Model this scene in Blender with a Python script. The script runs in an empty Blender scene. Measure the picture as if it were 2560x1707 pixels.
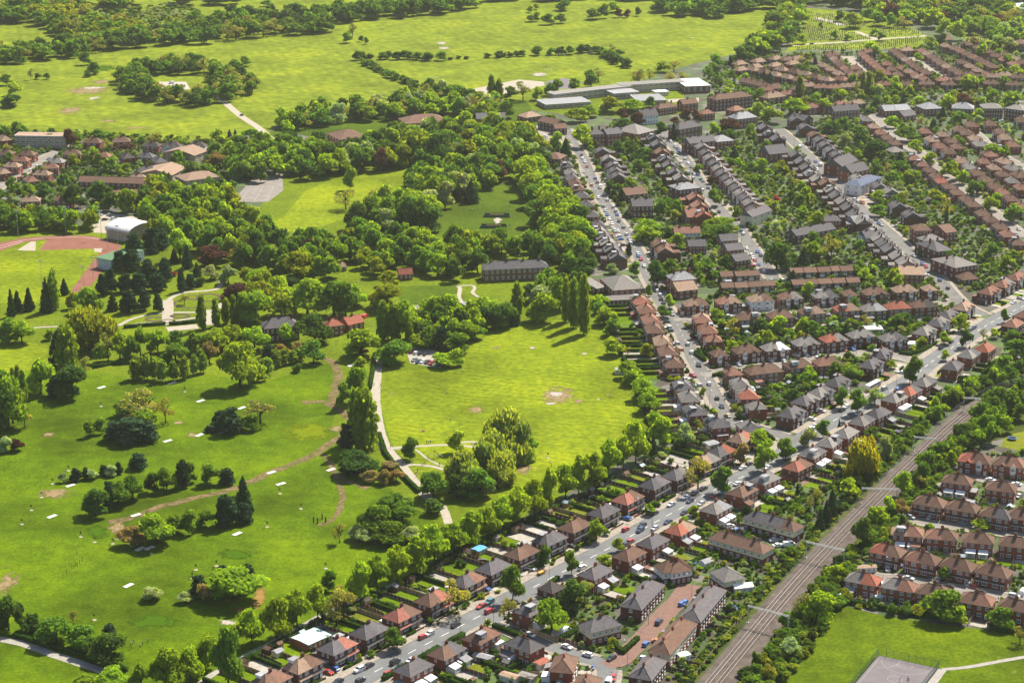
import bpy, math, random
import numpy as np
from mathutils import Vector
R = math.radians
S = bpy.context.scene
COL = S.collection
random.seed(7); np.random.seed(7)

# ------------------------------------------------------------------ camera
CAM_H, PITCH, F = 327.0, R(17.5), 5240.0
SP, CP = math.sin(PITCH), math.cos(PITCH)
cam = bpy.data.cameras.new('camera'); camo = bpy.data.objects.new('camera', cam); COL.objects.link(camo)
camo.location = (0, 0, CAM_H); camo.rotation_euler = (R(90) - PITCH, 0, 0)
cam.sensor_width = 36.0; cam.lens = F / 2560 * 36; cam.clip_start = 1; cam.clip_end = 20000
S.camera = camo
# ------------------------------------------------------------------ sky and sun
SUN_EL, SUN_AZ = 50.0, 38.0            # azimuth to the right of straight ahead
w = bpy.data.worlds.new('World'); S.world = w; w.use_nodes = True
nt = w.node_tree; nt.nodes.clear()
o_ = nt.nodes.new('ShaderNodeOutputWorld'); b_ = nt.nodes.new('ShaderNodeBackground')
k_ = nt.nodes.new('ShaderNodeTexSky'); k_.sky_type = 'NISHITA'; k_.sun_disc = False
k_.sun_elevation = R(SUN_EL); k_.sun_rotation = R(SUN_AZ); k_.air_density = 1.0; k_.dust_density = 1.6; k_.ozone_density = 1.0
b_.inputs[1].default_value = 0.08
nt.links.new(k_.outputs[0], b_.inputs[0]); nt.links.new(b_.outputs[0], o_.inputs[0])
sl = bpy.data.lights.new('sun', 'SUN'); sl.energy = 5.0; sl.angle = R(0.53); sl.color = (1.0, 0.93, 0.80)
so = bpy.data.objects.new('sun', sl); COL.objects.link(so)
_d = Vector((math.sin(R(SUN_AZ)) * math.cos(R(SUN_EL)), math.cos(R(SUN_AZ)) * math.cos(R(SUN_EL)), math.sin(R(SUN_EL))))
so.rotation_euler = _d.to_track_quat('Z', 'Y').to_euler(); so.location = (0, 300, 900)
S.view_settings.view_transform = 'Standard'; S.view_settings.look = 'None'
S.view_settings.gamma = 1.0; S.view_settings.use_curve_mapping = False
S.view_settings.exposure = 1.13
S.render.engine = 'CYCLES'
S.cycles.max_bounces = 6; S.cycles.diffuse_bounces = 3; S.cycles.glossy_bounces = 2
S.cycles.transmission_bounces = 3; S.cycles.transparent_max_bounces = 6; S.cycles.volume_bounces = 1
S.cycles.use_denoising = True; S.cycles.denoiser = 'OPENIMAGEDENOISE'; S.cycles.denoising_input_passes = 'RGB_ALBEDO_NORMAL'; S.cycles.denoising_prefilter = 'ACCURATE'

# ------------------------------------------------------------------ where a spot of the town lies on the ground
TILE = {'O': (0, 0, .91875), 'H': (1760, 20, 1.68), 'G': (1180, 1307, 2.24), 'Q': (2120, 1330, 5.059),
        'N1': (600, 1507, 7.84), 'N2': (860, 1507, 7.84), 'N3': (1160, 1507, 7.84), 'N4': (1460, 1507, 7.84), 'N5': (1740, 1500, 7.573),
        'R1': (1960, 1300, 7.84), 'R2': (2180, 1130, 7.84), 'S': (0, 0, 1.0)}
for i, c in enumerate('abcdefghi'): TILE[c] = ((0, 850, 1700)[i % 3], (0, 560, 1133)[i // 3], 2.7314)
for i, c in enumerate('ABCDEF'): TILE[c] = ((1380, 1960)[i % 2], (180, 560, 940)[i // 2], 3.92)
def src(t, x, y):
    a = TILE[t]; return a[0] + x / a[2], a[1] + y / a[2]
def gs(sx, sy, z=0.0):
    u, v = sx - 1280.0, sy - 853.5
    t = (CAM_H - z) / (F * SP + v * CP)
    return Vector((u * t, (F * CP - v * SP) * t, z))
def g(t, x, y, z=0.0): return gs(*src(t, x, y), z)
def ppm(p):                                            # source pixels per metre at a ground point
    return F / (p[1] * CP + (CAM_H - (p[2] if len(p) > 2 else 0)) * SP)
def imx(p):
    return p[0] * ppm(p)
def pts(t, s): 
    v = [float(q) for q in s.replace(';', ',').replace(' ', ',').split(',') if q]
    return [g(t, v[i], v[i + 1]) for i in range(0, len(v), 2)]
def path(s):                                           # "N2:670,1300 h:1340,895 ..." -> ground points
    out = []
    for q in s.split():
        t, c = q.split(':'); x, y = c.split(','); out.append(g(t, float(x), float(y)))
    return out

def fit(s):
    for a, b in (('', ''), (' boundary', ' side'), ('on right side of', 'right of'), ('on left side of', 'left of'), ('dividing front gardens of', 'at'), (' from left', ''), ('panel fence', 'fence'), (' of the ', ' of '), (' in the ', ' in '), (' on the ', ' on ')):
        s = s.replace(a, b) if a else s
        if len(s.replace('-', ' ').split()) <= 16: break
    return s
# ------------------------------------------------------------------ objects
def tag(o, label=None, cat=None, group=None, kind=None):
    if label: o['label'] = fit(label)
    if cat: o['category'] = cat
    if group: o['group'] = group
    if kind: o['kind'] = kind
    return o
def mesh(name, verts, faces, mats=(), mi=None, smooth=False):
    m = bpy.data.meshes.new(name); m.from_pydata([tuple(v) for v in verts], [], faces)
    for x in mats: m.materials.append(x)
    if mi is not None: m.polygons.foreach_set('material_index', mi)
    if smooth: m.polygons.foreach_set('use_smooth', [True] * len(m.polygons))
    m.update(); return m
def obj(name, me, parent=None, loc=(0, 0, 0), rz=0.0, sc=None):
    o = bpy.data.objects.new(name, me); COL.objects.link(o); o.location = loc
    if rz: o.rotation_euler = (0, 0, rz)
    if sc: o.scale = sc
    if parent is not None: o.parent = parent
    return o
def empty(name, loc, rz=0.0):
    o = bpy.data.objects.new(name, None); COL.objects.link(o); o.location = loc; o.rotation_euler = (0, 0, rz); o.empty_display_size = 1
    return o
def omat(o, *ms):                                      # this object's own materials on shared mesh data
    for i, m in enumerate(ms):
        if m is None: continue
        o.material_slots[i].link = 'OBJECT'; o.material_slots[i].material = m
class MB:
    def __init__(s): s.v = []; s.f = []; s.m = []
    def face(s, vs, m=0):
        n = len(s.v); s.v += [tuple(q) for q in vs]; s.f.append(tuple(range(n, n + len(vs)))); s.m.append(m)
    def box(s, x0, x1, y0, y1, z0, z1, m=0, top=True, bottom=True):
        n = len(s.v)
        s.v += [(x0, y0, z0), (x1, y0, z0), (x1, y1, z0), (x0, y1, z0), (x0, y0, z1), (x1, y0, z1), (x1, y1, z1), (x0, y1, z1)]
        q = [(0, 1, 5, 4), (1, 2, 6, 5), (2, 3, 7, 6), (3, 0, 4, 7)]
        if top: q.append((4, 5, 6, 7))
        if bottom: q.append((3, 2, 1, 0))
        s.f += [tuple(n + k for k in a) for a in q]; s.m += [m] * len(q)
    def tube(s, a, b, r0, r1, n=6, m=0, cap=True):
        a, b = Vector(a), Vector(b); d = (b - a).normalized()
        u = d.cross(Vector((0, 0, 1)) if abs(d.z) < .9 else Vector((1, 0, 0))).normalized(); w_ = d.cross(u)
        k = len(s.v)
        for c, r in ((a, r0), (b, r1)):
            for i in range(n):
                t = 2 * math.pi * i / n; s.v.append(tuple(c + u * (r * math.cos(t)) + w_ * (r * math.sin(t))))
        for i in range(n):
            j = (i + 1) % n; s.f.append((k + i, k + n + i, k + n + j, k + j)); s.m.append(m)
        if cap: s.f.append(tuple(k + n + i for i in range(n))); s.m.append(m)
    def mesh(s, name, mats=(), smooth=False): return mesh(name, s.v, s.f, mats, s.m, smooth)

# ------------------------------------------------------------------ materials
def nodes(name):
    m = bpy.data.materials.new(name); m.use_nodes = True; n = m.node_tree
    return m, n, n.nodes['Principled BSDF'], n.links
def noise(n, scale, detail=3, vec=None, rough=.6):
    t = n.nodes.new('ShaderNodeTexNoise'); t.inputs['Scale'].default_value = scale; t.inputs['Detail'].default_value = detail; t.inputs['Roughness'].default_value = rough
    if vec is not None: n.links.new(vec, t.inputs['Vector'])
    return t
def ramp(n, fac, stops):
    r = n.nodes.new('ShaderNodeValToRGB'); n.links.new(fac, r.inputs[0])
    while len(r.color_ramp.elements) < len(stops): r.color_ramp.elements.new(.5)
    for e, (p, c) in zip(r.color_ramp.elements, stops): e.position = p; e.color = (*c, 1)
    return r
def mix(n, a, b, fac, mode='MIX'):
    x = n.nodes.new('ShaderNodeMix'); x.data_type = 'RGBA'; x.blend_type = mode
    for i, q in ((0, fac), (6, a), (7, b)):
        if isinstance(q, (int, float)): x.inputs[i].default_value = q
        elif isinstance(q, tuple): x.inputs[i].default_value = (*q, 1)
        else: n.links.new(q, x.inputs[i])
    return x.outputs[2]
def pos(n): return n.nodes.new('ShaderNodeNewGeometry').outputs['Position']
def sc3(c, k): return tuple(min(1, q * k) for q in c)
def paint(name, c, rough=.7, var=.18, scale=.35, rnd=.12, spec=.14, metal=0):
    """plain surface with weathering at two sizes and a little difference from object to object"""
    m, n, b, L = nodes(name); p = pos(n)
    a = noise(n, scale, 4, p); f = noise(n, scale * 7, 2, p)
    r = ramp(n, a.outputs[0], [(.3, sc3(c, 1 - var)), (.7, sc3(c, 1 + var))])
    r2 = ramp(n, f.outputs[0], [(.3, (1 - var * .7,) * 3), (.7, (1 + var * .3,) * 3)])
    c1 = mix(n, r.outputs[0], r2.outputs[0], 1.0, 'MULTIPLY')
    oi = n.nodes.new('ShaderNodeObjectInfo')
    r3 = ramp(n, oi.outputs['Random'], [(0, (1 - rnd,) * 3), (1, (1 + rnd * .4,) * 3)])
    L.new(mix(n, c1, r3.outputs[0], 1.0, 'MULTIPLY'), b.inputs['Base Color'])
    b.inputs['Roughness'].default_value = rough; b.inputs['Specular IOR Level'].default_value = spec; b.inputs['Metallic'].default_value = metal
    return m
def colour_by_object(name, rough, spec=.5, coat=0):
    m, n, b, L = nodes(name); oi = n.nodes.new('ShaderNodeObjectInfo'); L.new(oi.outputs['Color'], b.inputs['Base Color'])
    b.inputs['Roughness'].default_value = rough; b.inputs['Specular IOR Level'].default_value = spec; b.inputs['Coat Weight'].default_value = coat
    return m
def leaf(name, attr=False, trans=.55):
    m, n, b, L = nodes(name); out = n.nodes['Material Output']; n.nodes.remove(b)
    if attr: t = n.nodes.new('ShaderNodeAttribute'); t.attribute_name = 'tint'; base = t.outputs['Color']
    else: base = n.nodes.new('ShaderNodeObjectInfo').outputs['Color']
    p = pos(n)
    r = ramp(n, noise(n, .45, 2, p).outputs[0], [(.25, (.62, .66, .6)), (.75, (1.35, 1.28, 1.05))])
    c = mix(n, base, r.outputs[0], 1.0, 'MULTIPLY')
    d = n.nodes.new('ShaderNodeBsdfDiffuse'); tr = n.nodes.new('ShaderNodeBsdfTranslucent'); s_ = n.nodes.new('ShaderNodeMixShader')
    L.new(c, d.inputs[0]); L.new(mix(n, c, (1.55, 1.45, .4), 1.0, 'MULTIPLY'), tr.inputs[0])
    s_.inputs[0].default_value = trans; L.new(d.outputs[0], s_.inputs[1]); L.new(tr.outputs[0], s_.inputs[2]); L.new(s_.outputs[0], out.inputs[0])
    return m
def grass(name, c, var=.25, stripes=None, tuft=.9, bare=None, rel=.5):
    """c = turf colour; stripes = (angle deg, width m, strength); bare = (colour, amount of worn patches)"""
    m, n, b, L = nodes(name); p = pos(n)
    a = ramp(n, noise(n, .018, 5, p).outputs[0], [(.32, sc3(c, 1 - var)), (.52, c), (.7, (c[0] * (1 + var * 1.1), c[1] * (1 + var * .75), c[2] * .9))])
    bb = ramp(n, noise(n, .16, 4, p).outputs[0], [(.3, (1 - var * .6, 1 - var * .5, 1 - var * .6)), (.7, (1 + var * .3, 1 + var * .3, 1))])
    col = mix(n, a.outputs[0], bb.outputs[0], 1.0, 'MULTIPLY')
    t = ramp(n, noise(n, tuft, 3, p).outputs[0], [(.3, (.62, .66, .6)), (.68, (1.2, 1.17, 1.0))])
    col = mix(n, col, t.outputs[0], 1.0, 'MULTIPLY')
    if stripes:
        mp = n.nodes.new('ShaderNodeMapping'); mp.inputs['Rotation'].default_value = (0, 0, R(stripes[0])); L.new(p, mp.inputs[0])
        wv = n.nodes.new('ShaderNodeTexWave'); wv.inputs['Scale'].default_value = 1 / (stripes[1] * 6.28) * 2; wv.inputs['Distortion'].default_value = 2.4; wv.inputs['Detail'].default_value = 2; wv.inputs['Detail Scale'].default_value = .4
        L.new(mp.outputs[0], wv.inputs[0]); k = stripes[2]
        wr = ramp(n, wv.outputs[0], [(.2, (1 - k, 1 - k, 1 - k)), (.8, (1 + k, 1 + k * .8, 1))])
        brk = ramp(n, noise(n, .03, 3, p).outputs[0], [(.35, (0, 0, 0)), (.65, (1, 1, 1))])
        col = mix(n, col, mix(n, col, wr.outputs[0], 1.0, 'MULTIPLY'), brk.outputs[0])
    if bare:
        br = ramp(n, noise(n, .05, 5, p, .7).outputs[0], [(.66 - bare[1], (0, 0, 0)), (.8 - bare[1], (1, 1, 1))])
        col = mix(n, col, bare[0], br.outputs[0])
    L.new(col, b.inputs['Base Color']); b.inputs['Roughness'].default_value = .95; b.inputs['Specular IOR Level'].default_value = .02
    bu = n.nodes.new('ShaderNodeBump'); bu.inputs['Strength'].default_value = rel; bu.inputs['Distance'].default_value = .25
    L.new(noise(n, .8, 3, p).outputs[0], bu.inputs['Height']); L.new(bu.outputs[0], b.inputs['Normal'])
    return m
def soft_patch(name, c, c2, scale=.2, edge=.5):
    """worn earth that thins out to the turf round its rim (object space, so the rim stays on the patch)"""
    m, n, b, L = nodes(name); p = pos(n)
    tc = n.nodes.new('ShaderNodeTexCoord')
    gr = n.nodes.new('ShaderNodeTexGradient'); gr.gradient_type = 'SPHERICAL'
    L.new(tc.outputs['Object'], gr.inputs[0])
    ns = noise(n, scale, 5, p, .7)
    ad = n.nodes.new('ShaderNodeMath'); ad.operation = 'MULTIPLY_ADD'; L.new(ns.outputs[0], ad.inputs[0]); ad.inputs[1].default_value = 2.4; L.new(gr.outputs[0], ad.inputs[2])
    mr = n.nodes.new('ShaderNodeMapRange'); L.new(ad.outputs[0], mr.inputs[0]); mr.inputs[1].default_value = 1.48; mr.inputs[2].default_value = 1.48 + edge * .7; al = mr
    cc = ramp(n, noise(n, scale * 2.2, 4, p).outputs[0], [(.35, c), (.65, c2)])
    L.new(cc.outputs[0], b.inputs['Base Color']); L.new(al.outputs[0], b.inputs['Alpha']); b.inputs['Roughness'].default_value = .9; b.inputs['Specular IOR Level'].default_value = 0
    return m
def town_ground():
    m, n, b, L = nodes('town_ground'); p = pos(n)
    v = n.nodes.new('ShaderNodeTexVoronoi'); v.inputs['Scale'].default_value = .14; L.new(p, v.inputs['Vector'])
    sp = n.nodes.new('ShaderNodeSeparateColor'); L.new(v.outputs['Color'], sp.inputs[0])
    r = ramp(n, sp.outputs[0], [(.0, (.030, .056, .008)), (.34, (.055, .095, .010)), (.5, (.042, .034, .02)), (.66, (.075, .066, .054)), (.76, (.04, .066, .009)), (.95, (.12, .107, .094))])
    r.color_ramp.interpolation = 'CONSTANT'
    t = ramp(n, noise(n, .5, 4, p).outputs[0], [(.3, (.6, .62, .6)), (.7, (1.2, 1.2, 1.15))])
    L.new(mix(n, r.outputs[0], t.outputs[0], 1.0, 'MULTIPLY'), b.inputs['Base Color']); b.inputs['Roughness'].default_value = .95
    return m
M = {}
M['town'] = town_ground()
M['park'] = grass('park_turf', (.106, .146, .009), .28, (25, 3.5, .06), .5, ((.20, .17, .07), .02))
M['mown'] = grass('mown_turf', (.150, .192, .010), .36, (-72, 5.0, .09), .35, ((.23, .19, .08), .0), .3)
M['field'] = grass('field_turf', (.146, .184, .016), .32, (-14, 9.0, .07), .12, ((.22, .20, .07), .0), .1)
M['rough'] = grass('meadow_turf', (.078, .126, .004), .5, None, .8, ((.17, .16, .04), .0))
M['lawn'] = grass('lawn_turf', (.092, .145, .005), .3, None, 1.2)
M['lawn2'] = grass('dry_lawn_turf', (.14, .155, .016), .3, None, 1.2)
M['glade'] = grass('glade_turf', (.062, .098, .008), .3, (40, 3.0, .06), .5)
M['court_field'] = grass('court_field_turf', (.080, .118, .005), .5, None, .7, ((.20, .22, .05), .02))
M['asphalt'] = paint('asphalt', (.125, .128, .128), .85, .18, .12, 0)
M['asphalt2'] = paint('side_asphalt', (.125, .12, .112), .85, .2, .12, 0)
M['old_asphalt'] = paint('old_asphalt', (.19, .17, .15), .9, .2, .2, 0)
M['pavement'] = paint('pavement_flags', (.25, .215, .175), .9, .25, .5, .05)
M['path'] = paint('pale_path', (.30, .265, .21), .9, .12, .4, .03)
M['grey_path'] = paint('grey_path', (.27, .25, .22), .9, .15, .4, .03)
M['setts'] = paint('brick_setts', (.17, .10, .08), .9, .14, .5, .03)
M['kerb'] = paint('kerb_stone', (.36, .34, .30), .9, .1)
M['drive'] = paint('drive_concrete', (.33, .30, .26), .9, .2, .4, .2)
M['white_line'] = paint('road_paint', (.72, .72, .70), .8, .15, .8, 0)
M['yellow_line'] = paint('yellow_paint', (.62, .42, .10), .8, .15, .8, 0)
M['ballast'] = paint('ballast', (.092, .074, .062), .95, .35, .25, 0)
M['sleeper'] = paint('sleeper', (.115, .09, .07), .95, .25, .5, .3)
M['rail'] = paint('rail_steel', (.34, .28, .27), .5, .2, .5, .1, .5, 0)
M['track_red'] = paint('running_track', (.18, .075, .052), .9, .12, .1, 0)
M['court'] = paint('court_tarmac', (.135, .12, .125), .9, .12, .15, 0)
def broken_earth():
    m, n, b, L = nodes('bare_earth'); p = pos(n); c = ramp(n, noise(n, .3, 4, p).outputs[0], [(.3, (.11, .085, .035)), (.7, (.20, .135, .07))]); L.new(c.outputs[0], b.inputs['Base Color'])
    a = ramp(n, noise(n, .22, 5, p, .75).outputs[0], [(.36, (.05, .05, .05)), (.56, (.9, .9, .9))]); L.new(a.outputs[0], b.inputs['Alpha']); b.inputs['Roughness'].default_value = .95; b.inputs['Specular IOR Level'].default_value = .1; return m
M['earth'] = broken_earth()
M['soft_earth'] = soft_patch('worn_earth', (.15, .105, .05), (.24, .185, .10))
M['soft_orange'] = soft_patch('worn_orange_earth', (.19, .115, .035), (.22, .145, .05), .15)
M['soft_puddle'] = soft_patch('dried_puddle', (.24, .20, .15), (.36, .33, .30), .25, .3)
M['soft_yellow'] = soft_patch('yellow_turf', (.098, .135, .005), (.125, .15, .006), .15)
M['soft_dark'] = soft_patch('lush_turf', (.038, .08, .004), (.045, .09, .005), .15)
BR = {'red': (.235, .075, .045), 'dark': (.135, .055, .042), 'brown': (.19, .10, .068), 'orange': (.36, .13, .06), 'buff': (.40, .32, .21)}
for k, c in BR.items(): M['wall_' + k] = paint('brick_' + k, c, .9, .2, .6, .25)
M['wall_white'] = paint('render_white', (.74, .73, .70), .9, .06, .4, .08)
M['wall_cream'] = paint('render_cream', (.62, .56, .40), .9, .08, .4, .08)
RF = {'brown': (.155, .092, .066), 'slate': (.118, .108, .112), 'grey': (.205, .188, .172), 'red': (.30, .105, .068), 'rust': (.235, .122, .086), 'pink': (.31, .125, .09), 'tan': (.285, .195, .138), 'white': (.72, .71, .69), 'green': (.10, .19, .10), 'dark': (.075, .065, .062), 'blue': (.10, .30, .55), 'teal': (.40, .50, .50), 'lead': (.27, .27, .28), 'navy': (.09, .11, .16)}
for k, c in RF.items(): M['roof_' + k] = paint('tiles_' + k, c, .85, .22, .9, .2, .08)
M['frame'] = paint('window_frame', (.80, .80, .78), .5, .04, .4, .08)
M['door'] = colour_by_object('door_paint', .5)
m_, n_, b2, L_ = nodes('window_glass'); b2.inputs['Base Color'].default_value = (.045, .055, .065, 1); b2.inputs['Roughness'].default_value = .08; b2.inputs['Specular IOR Level'].default_value = .8
M['glass'] = m_
M['car'] = colour_by_object('car_paint', .28, .5, .6)
M['object_paint'] = colour_by_object('painted', .6)
M['tyre'] = paint('tyre', (.025, .025, .025), .9)
M['wood'] = paint('fence_wood', (.15, .075, .05), .9, .25, 1.0, .3)
M['wood_pale'] = paint('pale_wood', (.34, .24, .13), .9, .2, 1.0, .25)
M['post'] = paint('concrete_post', (.48, .45, .40), .9, .15, 1.0, .1)
M['court_paint'] = paint('court_paint', (.36, .33, .33), .9)
M['steel'] = paint('galvanised_steel', (.40, .41, .40), .5, .1, .5, .05, .5, .4)
M['dark_steel'] = paint('dark_steel', (.07, .08, .08), .5, .1)
M['green_steel'] = paint('green_steel', (.035, .10, .07), .6, .1)
M['stone'] = paint('pale_slab', (.52, .50, .45), .8, .1, .6, .05)
M['bark'] = paint('bark', (.06, .045, .03), .95, .25, 1.0, .2)
M['pale_bark'] = paint('pale_bark', (.42, .38, .32), .9, .3, 1.0, .2)
M['leaf'] = leaf('leaves'); M['leaf_stuff'] = leaf('canopy_leaves', True)
M['needle'] = leaf('needles', False, .12)
M['hedge'] = leaf('hedge_leaves', False, .25)
M['soil'] = paint('soil', (.075, .05, .035), .95, .25)
M['brick_low'] = M['wall_red']
HAZE = .000024
# ------------------------------------------------------------------ ground, fields, paths
def sheet(name, P, m, z):
    P = [Vector((p[0], p[1], 0)) for p in P]; c = sum(P, Vector()) / len(P)
    o = obj(name, mesh(name, [p - c for p in P], [tuple(range(len(P)))], [m]), None, (c.x, c.y, z)); tag(o, kind='structure'); return o
def smooth(P, n=6):
    if len(P) < 3: return P
    P = [P[0] * 2 - P[1]] + P + [P[-1] * 2 - P[-2]]; out = []
    for i in range(1, len(P) - 2):
        a, b, c, d = P[i - 1:i + 3]
        for k in range(n):
            t = k / n; out.append(.5 * (2 * b + (c - a) * t + (2 * a - 5 * b + 4 * c - d) * t * t + (3 * b - a - 3 * c + d) * t ** 3))
    return out + [P[-2]]
def resample(P, step):
    out = [P[0].copy()]; acc = 0
    for a, b in zip(P, P[1:]):
        L = (b - a).length; d = step - acc
        while d <= L: out.append(a + (b - a) * (d / L)); d += step
        acc = (acc + L) % step
    out.append(P[-1].copy()); return out
def normals(P):
    N = []
    for i in range(len(P)):
        d = P[min(i + 1, len(P) - 1)] - P[max(i - 1, 0)]; d.z = 0; d.normalize(); N.append(Vector((d.y, -d.x, 0)))   # to the right of travel
    return N
def strip(name, P, o0, o1, z, m, ok=None, h=0.0, kind='structure', jitter=0):
    """a band along P from offset o0 to o1; h > 0 gives it sides"""
    N = normals(P); b = MB()
    rw = [(p + n * (o0 + random.uniform(-jitter, jitter)), p + n * (o1 + random.uniform(-jitter, jitter))) for p, n in zip(P, N)]
    for i in range(len(P) - 1):
        if ok and not (ok(rw[i][0]) and ok(rw[i + 1][1]) and ok(rw[i][1])): continue
        (a, c), (e, d) = rw[i], rw[i + 1]; q = [(v.x, v.y, z + h) for v in (a, c, d, e)]
        b.face(q)
        if h:
            b.face([(a.x, a.y, z), (a.x, a.y, z + h), (e.x, e.y, z + h), (e.x, e.y, z)], 1 if not isinstance(m, bpy.types.Material) else 0)
            b.face([(c.x, c.y, z + h), (c.x, c.y, z), (d.x, d.y, z), (d.x, d.y, z + h)], 1 if not isinstance(m, bpy.types.Material) else 0)
    o = obj(name, b.mesh(name, [m] if isinstance(m, bpy.types.Material) else m)); tag(o, kind=kind); return o

gb = mesh('ground', [(-6000, -300, 0), (6000, -300, 0), (6000, 12000, 0), (-6000, 12000, 0)], [(0, 1, 2, 3)], [M['town']])
tag(obj('ground', gb), kind='structure')
sheet('playing_fields', pts('O', '-500,318 0,312 60,306 330,322 600,324 622,300 650,272 780,262 940,232 1010,214 1100,204 1200,214 1440,196 1560,156 1690,124 1745,70 1790,30 1810,-60 1500,-110 -900,-110'), M['field'], .02)
PARK = pts('O', '-500,1800 430,1700 545,1590 620,1505 800,1405 870,1370 1010,1300 1120,1232 1290,1140 1420,1066 1500,1010 1470,900 1415,800 1400,720 1360,640 1330,560 1250,420 1215,340 1060,300 900,310 640,330 625,440 560,520 330,520 0,520 -500,540')
sheet('park', PARK, M['park'], .02)
sheet('meadow', pts('O', '-400,850 60,850 150,840 260,860 330,880 480,860 600,880 700,850 770,830 790,900 760,980 810,1030 830,1090 880,1110 1000,1200 1000,1300 800,1400 620,1500 420,1690 -400,1790'), M['rough'], .04)
sheet('mown_field', pts('O', '868,836 900,850 1030,845 1100,780 1180,752 1280,735 1400,755 1425,830 1450,905 1462,980 1400,1050 1290,1110 1200,1150 1060,1165 970,1110 900,1020 872,930'), M['mown'], .04)
sheet('sunny_lawn', pts('O', '590,520 650,500 700,440 780,405 940,388 960,400 850,480 740,520 640,535'), M['mown'], .04)
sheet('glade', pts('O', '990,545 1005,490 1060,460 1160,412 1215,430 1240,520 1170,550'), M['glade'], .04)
sheet('bowling_green', [g('e', *q) for q in ((350, 425), (808, 418), (816, 545), (560, 578), (440, 560))], M['glade'], .05)
sheet('sports_field', pts('d', '-900,160 0,190 330,110 680,170 690,185 495,440 480,540 0,540 -900,540'), M['mown'], .04)
sheet('far_left_lawn', pts('d', '-400,760 150,800 330,830 330,960 120,1010 -400,1100'), M['mown'], .05)
sheet('lower_left_lawn', pts('g', '-300,1280 0,1280 340,1370 700,1490 640,1640 -300,1640'), M['rough'], .05)
sheet('court_field', pts('i', '1110,1035 1400,1110 1900,1180 2349,1240 2900,1300 2900,1900 500,1900 690,1568'), M['court_field'], .03)
sheet('school_field', pts('b', '290,445 700,425 1260,395 1780,385 1960,480 2050,560 1890,590 1460,680 1180,690 880,640 640,640 480,600'), M['field'], .04)
sheet('school_lawn', pts('b', '1180,692 1460,640 2000,570 2349,560 2349,640 2349,780 1900,800 1500,780 1250,740'), M['park'], .03)
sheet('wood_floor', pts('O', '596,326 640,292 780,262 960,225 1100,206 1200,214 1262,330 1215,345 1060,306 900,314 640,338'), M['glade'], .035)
sheet('lawn', pts('F', '2180,580 2352,540 2420,700 2300,730 2120,690'), M['lawn2'], .045)
sheet('cemetery_lawn', pts('H', '405,0 560,10 830,60 940,120 900,170 700,175 400,175 340,190 380,120 410,80'), M['field'], .04)
sheet('cemetery_lawn', pts('H', '1120,60 1290,70 1290,110 1180,150 1090,140'), M['field'], .045)
sheet('trackside_verge', path('N5:-500,1560 N5:0,1400 N5:390,900 N5:870,350 N5:960,200 R1:300,740 R1:900,120 R2:-50,670 R2:640,210 F:1200,760 F:1500,520 F:1760,300 F:2000,60 F:2352,-60 F:2352,560 F:1720,720 F:1440,960 F:1240,1200 Q:60,470 i:1110,1035 i:690,1568 i:300,1900 N5:-500,2000'), grass('verge_turf', (.05, .065, .014), .45, None, .5, ((.09, .07, .04), .05)), .03)

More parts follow.
